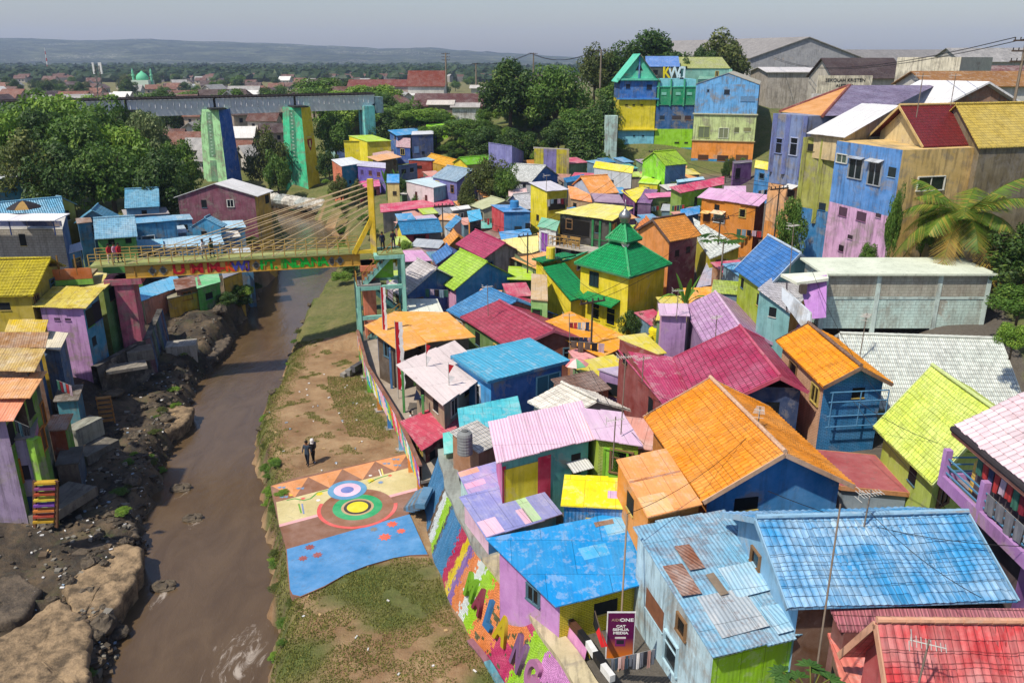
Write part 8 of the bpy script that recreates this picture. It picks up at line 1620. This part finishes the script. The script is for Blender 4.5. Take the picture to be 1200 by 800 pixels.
for px, py, z, h, yaw, lb in ((753, 438, 9.6, 1.0, .4, 'short antenna on the ridge of the crimson annex'), (1005, 432, 8.0, 3.4, .9, 'tall antenna behind the blue front of the tall orange roofed house'), (718, 540, 7.8, 2.2, .3, 'antenna standing on the yellow sheet roof'), (888, 503, 9.3, 1.1, 1.2, 'small antenna on the ridge of the large orange roof'), (1013, 612, 9.8, 1.3, .2, 'antenna lying over the ridge of the big light blue roof'), (1078, 792, 9.3, 1.2, -.4, 'antenna on the red clay tile roof'), (793, 368, 7.7, 1.9, .1, 'antenna over the tiny lilac shack'), (926, 318, 11.8, 3.2, .5, 'tall antenna beside the bright blue tile roof'), (838, 405, 8.2, 2.0, .7, 'antenna on the purple tile roof'), (1075, 130, 22, 2.2, .1, 'antenna above the maroon attic roof'), (1115, 118, 22, 2.0, .3, 'antenna above the mustard attic roof'), (640, 222, 10.3, 1.8, .5, 'antenna on the tall yellow tower house'), (668, 405, 6.0, 2.4, .2, 'antenna on the roof behind the blue box house'), (572, 365, 6.0, 2.2, .4, 'antenna on the blue tile roof in the middle of the village'), (728, 500, 8.0, 3.8, .2, 'tallest pole antenna over the pale pink roof')):
    antenna(P(px, py, z), h, lb, yaw, random.uniform(-.05, .05))
p = PD(966, 735, 21.5); m = MB(); m.tube(Vector((p.x, p.y, 4)), PD(985, 590, 22.6), .035, 6, .025); single(m, 'pole', 'p#8a7a6a', 'tall thin bamboo pole in front of the light blue roof', 'pole')
# pipe frame on the blue front of the tall house
T = HS['tall']; a, b = T.sides[3]; d = (b - a); d.z = 0; L = d.length; d.normalize(); n = Vector((d.y, -d.x, 0)); n = n if n.dot((a + b)/2 - T.cen) > 0 else -n; pf = thing('pipe_frame', 'rectangular blue pipe frame fixed to the blue front of the tall house', 'pipe frame', (a + b)/2 + n*.4 - Vector((0,0,2.4)))
for f0, z0, f1, z1 in ((-.05, -.4, .95, -.4), (-.05, -.95, .95, -.95), (-.05, -1.75, .95, -1.75), (-.05, -2.35, .95, -2.35), (-.05, -.4, -.05, -2.35), (.42, -.4, .42, -2.35), (.9, -.4, .9, -2.35)): m = MB(); zz = min(a.z, b.z); m.tube(Vector((a.x + d.x*L*f0, a.y + d.y*L*f0, zz + z0)) + n*.4, Vector((a.x + d.x*L*f1, a.y + d.y*L*f1, zz + z1)) + n*.4, .035, 6); m.build('pipe', 'p#5a90b8', pf)
add_window(HS['shack'], 3, .30, 1.6, 1.6, .9, 'h', 'p#a8c8d4', '#8a5a40'); add_window(HS['shack'], 3, .55, 2.0, 1.0, 1.2, 'w', 'p#b8d8e4', '#2a3238'); add_window(HS['shack'], 3, .8, 3.2, .9, 1.3, 'h', 'p#8ab0c0', '#20262a')
m = MB(); H = HS['shack']
for (u0, v0, u1, v1, k) in ((.15, .08, .60, .36, 0), (.50, .30, .98, .52, 1), (.02, .38, .22, .62, 2), (.62, .02, 1.02, .2, 1), (.24, .55, .4, .75, 2), (.36, .33, .44, .50, 3)):
    f = lambda u, v: (H.a.lerp(H.b, u)).lerp(H.d.lerp(H.c, u), v) + Vector((0, 0, .05 + .012 * k + random.uniform(0, .1)))
    m = MB(); slab(m, [f(u0, v0), f(u1, v0), f(u1, v1), f(u0, v1)], .015); o = m.build('patch_sheet', [mat('metal', '#a8b4bc', ra=.5), mat('metal', '#9cc8e0', fa=.5), mat('metal', '#8a5a44', ra=.8), 'p#8a7a68'][k], H.root); o.parent = H.roof
# patchwork on the pink house front and bright patches on the low roofs
H = HS['pink']; a, b = H.sides[0]; d = (b - a); d.z = 0; d.normalize(); n = Vector((d.y, -d.x, 0)); n = n if n.dot((a+b)/2 - H.cen) > 0 else -n
for u0, u1, c, z0, z1 in ((.02, .40, '#f0e018', -.5, -2.6), (.40, .55, '#d83a5a', -.3, -3.0), (.0, .04, '#c02a50', -.3, -3.0)): m = MB(); p, q = a.lerp(b, u0) + n*.03, a.lerp(b, u1) + n*.03; m.face((p + Vector((0,0,z1)), q + Vector((0,0,z1)), q + Vector((0,0,z0)), p + Vector((0,0,z0)))); m.build('panel', c, H.root)
add_window(H, 0, .86, 1.1, .55, .7, 'h', 'p#5aa8a4', '#15181a'); add_awning(H, 0, .86, 1.0, 1.2, .7, 'm#d8d8d4')
add_window(HS['pinkright'], 0, .45, .5, 1.1, 1.9, 'd', 'p#8ac83a', '#94d044')
def patch(H, u0, v0, u1, v1, c, k=1):
    f = lambda u, v: (H.a.lerp(H.b, u)).lerp(H.d.lerp(H.c, u), v) + Vector((0, 0, .012 * k)); m = MB(); slab(m, [f(u0, v0), f(u1, v0), f(u1, v1), f(u0, v1)], .02); o = m.build('patch_sheet', mat('sheet', c), H.root); o.parent = H.roof
patch(HS['lilac'], .0, .0, .62, .35, '#ecc0d8'); patch(HS['lilac'], .6, .0, 1, .8, '#b8d8a8'); patch(HS['lilac2'], 0, .3, .7, .5, '#f0b0d0'); patch(HS['lilac2'], 0, .8, .6, 1, '#f0a890'); patch(HS['yellow'], .62, .3, 1, .55, '#d8b0d8'); patch(HS['pinkright'], .62, 0, 1, 1, '#f2e01c'); patch(HS['bigblue'], .35, .45, .95, .62, '#4fb0e4'); patch(HS['bigblue'], .78, .7, 1, .95, '#6ab8e0', 2); patch(HS['bigblue'], .72, .86, .86, .93, '#8a6a54', 3); patch(HS['annex'], 0, 0, 1, .3, '#f4c07c'); patch(HS['tri'] if False else HS['annex'], .0, .55, 1, .58, '#b8703a', 2)
laundry(HS['yellowtower'].sides[0][0] + Vector((0, -.5, -.9)), HS['yellowtower'].sides[0][1] + Vector((0, -.5, -.9)), 'dark clothes hung under the roof of the tall yellow house', 6, 2); laundry(P(588, 570, 5.5), P(596, 556, 5.6), 'small line of dark clothes beside the yellow curtain panel', 4, 4)
laundry(P(16, 492, 6.8), P(34, 500, 6.4), 'white and dark shirts hung below the salmon rusty roof', 4, 11, cols=['#e4e4ec', '#2a4a5a', '#20242c']); laundry(P(66, 445, 5.0), P(84, 452, 4.8), 'clothes hung on the left bank above the steps', 5, 12)
# poles and cables
def upole(p, h, label, arms=2, yaw=.2, mats='d#8a7a68', r=.13):
    p = Vector(p); t = thing('utility_pole', label, 'utility pole', p); m = MB(); m.tube(p - Vector((0,0,.5)), p + Vector((0,0,h)), r, 8, r*.7); m.build('pole', mats, t); s = Vector((math.cos(yaw), math.sin(yaw), 0)); tops = []
    for i in range(arms):
        z = h - .3 - .8*i; m = MB(); c = p + Vector((0,0,z)); m.beam(c - s*1.1, c + s*1.1, .12, .12); m.build('cross_arm', 'p#5a4a40', t); m = MB()
        for k in (-1, -.5, .5, 1): m.tube(c + s*k + Vector((0,0,.06)), c + s*k + Vector((0,0,.26)), .05, 6); tops.append(c + s*k + Vector((0,0,.24)))
        m.build('insulator', 'p#3a3432', t)
    return tops
def cable(a, b, sag, label, r=.014, n=14, group='cables strung over the roofs'):
    m = MB(); pts = [Vector(a).lerp(Vector(b), i/n) - Vector((0,0,4*sag*(i/n)*(1-i/n))) for i in range(n+1)]; m.path(pts, r, 4); single(m, 'cable', 'p#1c1a1a', label, 'cable', group)
def gup(px, top, base, Y, lb, arms=2, r=.13):
    p = PY(px, base, Y); zt = zpix(px, top, Y); return upole((p.x, Y, p.z), zt - p.z, lb, arms, .15, r=r)
A1 = gup(1188, 43, 122, 70, 'tall power pole at the upper right edge with three cross arms', 3); A2 = gup(703, 58, 108, 190, 'wooden power pole on the plateau left of the tower house', 1, .22); A3 = gup(625, 62, 100, 240, 'power pole behind the tall pair of slope trees', 1, .25); A4 = gup(523, 62, 98, 235, 'power pole with stacked cross arms above the rusty sheds', 3, .28); A5 = gup(558, 74, 100, 240, 'short power pole right of the rusty sheds', 1, .25)
for k in range(2): cable(A1[k*2], PY(905, 66 + k*2, 210), 2.5, 'sagging power cable against the sky at the upper right', .035); cable(A3[k], A2[k], 2.0, 'sagging power cable between the plateau poles', .05); cable(A3[k], A5[k], 1.2, 'sagging power cable between the plateau poles', .05)
for a, b, s in ((PD(1000, 470, 38), PD(1215, 690, 30), .5), (PD(952, 318, 50), PD(1035, 470, 39), .5), (PD(900, 575, 29), PD(1205, 640, 27), .5), (PD(1020, 600, 28), PD(1150, 700, 24), .25), (PD(1005, 470, 39), PD(1215, 540, 34), .7), (PD(735, 602, 30), PD(888, 500, 36), .5), (PD(748, 445, 47), PD(918, 530, 36), .5), (PD(960, 250, 60), PD(860, 340, 62), .6), (PD(690, 430, 50), PD(755, 520, 38), .5)):
    cable(a, b, s, 'thin dark cable strung low over the tiled roofs')
for i in range(26):
    px, py = random.uniform(440, 900), random.uniform(215, 420); p = P(px, py, 4.5); z = ground(p.x, p.y)
    if p.x < WXf(min(p.y, 200)) + 3: continue
    tree((p.x, p.y, z), random.uniform(2.4, 3.6), random.uniform(1.6, 2.6), random.choice(['mid', 'lime', 'dark', 'olive']), 'leafy shrub growing in a gap between the village houses', 'shrubs between the village houses', 'shrub', 'shrub')
for i in range(9):
    x, y = random.uniform(34, 52), random.uniform(28, 58); x += max(0, y - 40) * .3; tree((x, y, ground(x, y) - .2), random.uniform(6, 9), random.uniform(6, 9), random.choice(['mid', 'dark', 'lime']), 'garden tree standing on the slope beyond the tiled roofs on the right', 'garden trees on the right slope')
VP = []
for px, py, z, h, lb in ((838, 330, 4.5, 7.5, 'utility pole on the patchwork lane beside the papaya tree'), (692, 428, 3.2, 6.5, 'utility pole between the blue box house and the crimson annex'), (618, 345, 2.6, 7, 'utility pole beside the pale green house'), (520, 300, 2.2, 7, 'utility pole behind the grey white tile roof'), (764, 232, 5, 7, 'utility pole beside the pink porch roof'), (905, 300, 8, 6.5, 'utility pole in front of the blue building foot')):
    p = P(px, py, z); VP.append(upole((p.x, p.y, ground(p.x, p.y)), h, lb, 1, .5, 'p#4a443e', .09))
for i, j in ((0, 1), (1, 2), (2, 3), (0, 4), (4, 2), (0, 5), (5, 4)):
    for k in (0, 3): cable(VP[i][k], VP[j][k], .8, 'dark cable sagging between the village poles', .02, 14, 'cables between the village poles')
rl2 = random.Random(40)
for i in range(16):
    px, py = rl2.uniform(470, 900), rl2.uniform(235, 400); p = P(px, py, 5.5); g_ = ground(p.x, p.y); 
    if p.y > 110: continue
    a = Vector((p.x, p.y, g_ + 3.6)); laundry(a, a + Vector((rl2.uniform(1.5, 2.6), rl2.uniform(-1, 1), rl2.uniform(-.2, .2))), 'short line of washing strung between village roofs', 5, 60 + i, 'washing strung between the village roofs')
# phone mast, striped tower and mosque of the far town
t = thing('phone_mast', 'grey lattice phone mast rising behind the left bank wood', 'phone mast', PY(119, 118, 205)); b0 = PY(119, 118, 205); zt = zpix(115, 77, 205); tp0 = Vector((PY(115, 77, 205).x, 205, zt)); m = MB()
for s in ((-1, -1), (1, -1), (0, 1)): m.tube(b0 + Vector((s[0]*.9, s[1]*.9, -6)), tp0 + Vector((s[0]*.4, s[1]*.4, 0)), .12, 5)
for i in range(9):
    q = (b0 - Vector((0,0,6))).lerp(tp0, i/9); q2 = (b0 - Vector((0,0,6))).lerp(tp0, (i+1)/9); m.beam(q + Vector((-.8,-.8,0)), q2 + Vector((.7,-.7,0)), .1); m.beam(q + Vector((.8,-.8,0)), q2 + Vector((0,.7,0)), .1)
m.build('lattice', 'p#7a7a78', t)
for s in (-1, 1, 0): m = MB(); m.box(tp0 + Vector((s*.9, -.6 if s else .6, -.6)), .45, .3, 2.6); m.build('antenna_panel', 'p#e4e4e2', t)
t = thing('radio_tower', 'thin red and white radio tower in front of the hills', 'tower', PY(57, 84, 1400)); b0 = PY(57, 84, 1400); h = zpix(57, 56, 1400) - b0.z
for i in range(7): m = MB(); m.tube(b0 + Vector((0,0,h*i/7)), b0 + Vector((0,0,h*(i+1)/7)), 1.8 - .2*i, 6, 1.6 - .2*i); m.build('section', 'p#c04a40' if i % 2 else 'p#e0dcd8', t)
t = thing('far_mosque', 'far mosque with pale green dome and two minarets', 'mosque', PY(168, 100, 700)); c = PY(168, 100, 700); m = MB(); m.box(c + Vector((0,0,1)), 14, 12, 6); m.build('hall', 'p#cfe0d0', t); m = MB(); m.lathe(c + Vector((0,0,4)), [(4.6,0),(5,1.2),(4.6,3),(3.2,4.8),(1.4,6),(.3,7.2)], 18); m.build('dome', 'p#6fd0a0', t, smooth=True)
for s in (-1, 1): m = MB(); q = c + Vector((s*7.5, 0, -2)); m.lathe(q, [(.9,0),(.9,9),(1.3,9.2),(1.3,10.2),(.8,10.4),(.8,13),(.2,15)], 10); m.build('minaret', 'p#7fd0a8', t)
# grass tufts (uncountable)
def tufts(name, n, y0, y1, hgt, m_, seed):
    rs = np.random.RandomState(seed); y = rs.uniform(y0, y1, n * 8); a = np.interp(y, RY, RR); b = np.interp(y, WY, WX); x = a + .1 + (b - a - .2) * rs.rand(n * 8); nn = .5 + .5 * wav(x, y, 1.3)
    k = np.clip(1 - (x - a) / 2.4, 0, 1); k = np.maximum(k, .85 * (y < 37) * (nn > .34)); k = np.maximum(k, .75 * (y > 51.5) * (y < 63) * (b - x < 3.2)); k = np.maximum(k, .7 * (nn > .7) * (y > 49)); k = np.where((x > -13.4) & (x < -4) & (y > 36.9) & (y < 48.6) & (x - a > 1.2), 0, k); k = np.where((y > 47) & (y < 49), k * .2, k)
    q = rs.rand(n * 8) < k; x, y = x[q][:n], y[q][:n]; z = groundv(x, y) - .02; m = len(x); h = hgt * rs.uniform(.5, 1.35, m); t = rs.uniform(0, 6.28, m); dx, dy = np.cos(t) * .035, np.sin(t) * .035; lx, ly = rs.uniform(-.6, .6, (2, m)) * h
    v = np.stack([np.stack([x - dx, y - dy, z], 1), np.stack([x + dx, y + dy, z], 1), np.stack([x + lx, y + ly, z + h], 1)], 1).reshape(-1, 3)
    me = bpy.data.meshes.new(name); me.from_pydata(v.tolist(), [], np.arange(m * 3).reshape(m, 3).tolist()); at = me.attributes.new('tone', 'FLOAT', 'FACE'); at.data.foreach_set('value', rs.uniform(0, 1, m).astype(np.float32)); me.materials.append(m_); o = bpy.data.objects.new(name, me); COL.objects.link(o); o['kind'] = 'stuff'
tufts('grass', 60000, 26, 72, .10, mat('leaf', '#8a8c48', c1='#66702f', c3='#b8ae66'), 3)
# small sheds wedged into the gaps that are left
def inside(x, y, poly):
    c = False; j = len(poly) - 1
    for i in range(len(poly)):
        if (poly[i][1] > y) != (poly[j][1] > y) and x < (poly[j][0] - poly[i][0]) * (y - poly[i][1]) / (poly[j][1] - poly[i][1] + 1e-9) + poly[i][0]: c = not c
        j = i
    return c
FEET.append([(p.x, p.y) for p in (ma, mb_, mc, md)]); FEET.append([tuple(P(*q, 3.5)[:2]) for q in ((640, 372), (664, 338), (760, 392), (712, 428))]); rg = random.Random(77); put = 0
SHED = ['#4f9ccc', '#c8506c', '#e8a050', '#d8c850', '#a8b0b8', '#c8b4cc', '#7ab0c8', '#b8d050', '#d8d4cc', '#8a6a5a', '#d89a8a', '#5ab0a0']
for tr in range(4200):
    y = 27 + 118 * rg.random() ** 1.15; w0 = WXf(y); hi = float(np.interp(y, [27, 45, 60, 80, 110, 150], [11, 13, 19, 20, 26, 29])); x = rg.uniform(w0 + (4.5 if 43 < y < 70 else 2.6), hi); s0, s1 = rg.uniform(1.8, 3.6), rg.uniform(1.8, 3.4); yaw = rg.choice([.35, .5, .8, -.3, .2]); cy, sy = math.cos(yaw), math.sin(yaw)
    pts = [(x + a * s0 * cy - b * s1 * sy, y + a * s0 * sy + b * s1 * cy) for a in (-.5, 0, .5) for b in (-.5, 0, .5)]
    if any(inside(px, py, f) for f in FEET for px, py in pts) or any(inside(fx, fy, [pts[0], pts[2], pts[8], pts[6]]) for f in FEET for fx, fy in f): continue
    z = ground(x, y); h = rg.uniform(1.9, 2.7); c4 = [pts[0], pts[6], pts[8], pts[2]]; FEET.append(c4); t = thing('shed', 'low shed wedged in a gap between the larger village houses', 'shed', (x, y, z - .4), 'low sheds wedged between the village houses'); m = MB(); zs = [z + h, z + h, z + h + .5, z + h + .5]
    for i in range(4): (ax, ay), (bx, by) = c4[i], c4[(i+1)%4]; m.face((Vector((ax, ay, z - .4)), Vector((bx, by, z - .4)), Vector((bx, by, zs[(i+1)%4] - .06)), Vector((ax, ay, zs[i] - .06))))
    m.build('wall', rg.choice(['#8a8478', '#b8a890', '#6a8a9a', '#a87a5a', '#9a8aa0', '#7a9a6a']), t); m = MB(); slab(m, [Vector((x + (px - x) * 1.12, y + (py - y) * 1.12, zz)) for (px, py), zz in zip(c4, zs)], .06); m.build('roof', mat(rg.choice(['metal', 'sheet', 'tile', 'sheet']), rg.choice(SHED)), t); put += 1
    if put > 110: break
LOG.append('sheds %d' % put)
for o in list(bpy.data.objects):
    if '_w' in o: del o['_w']
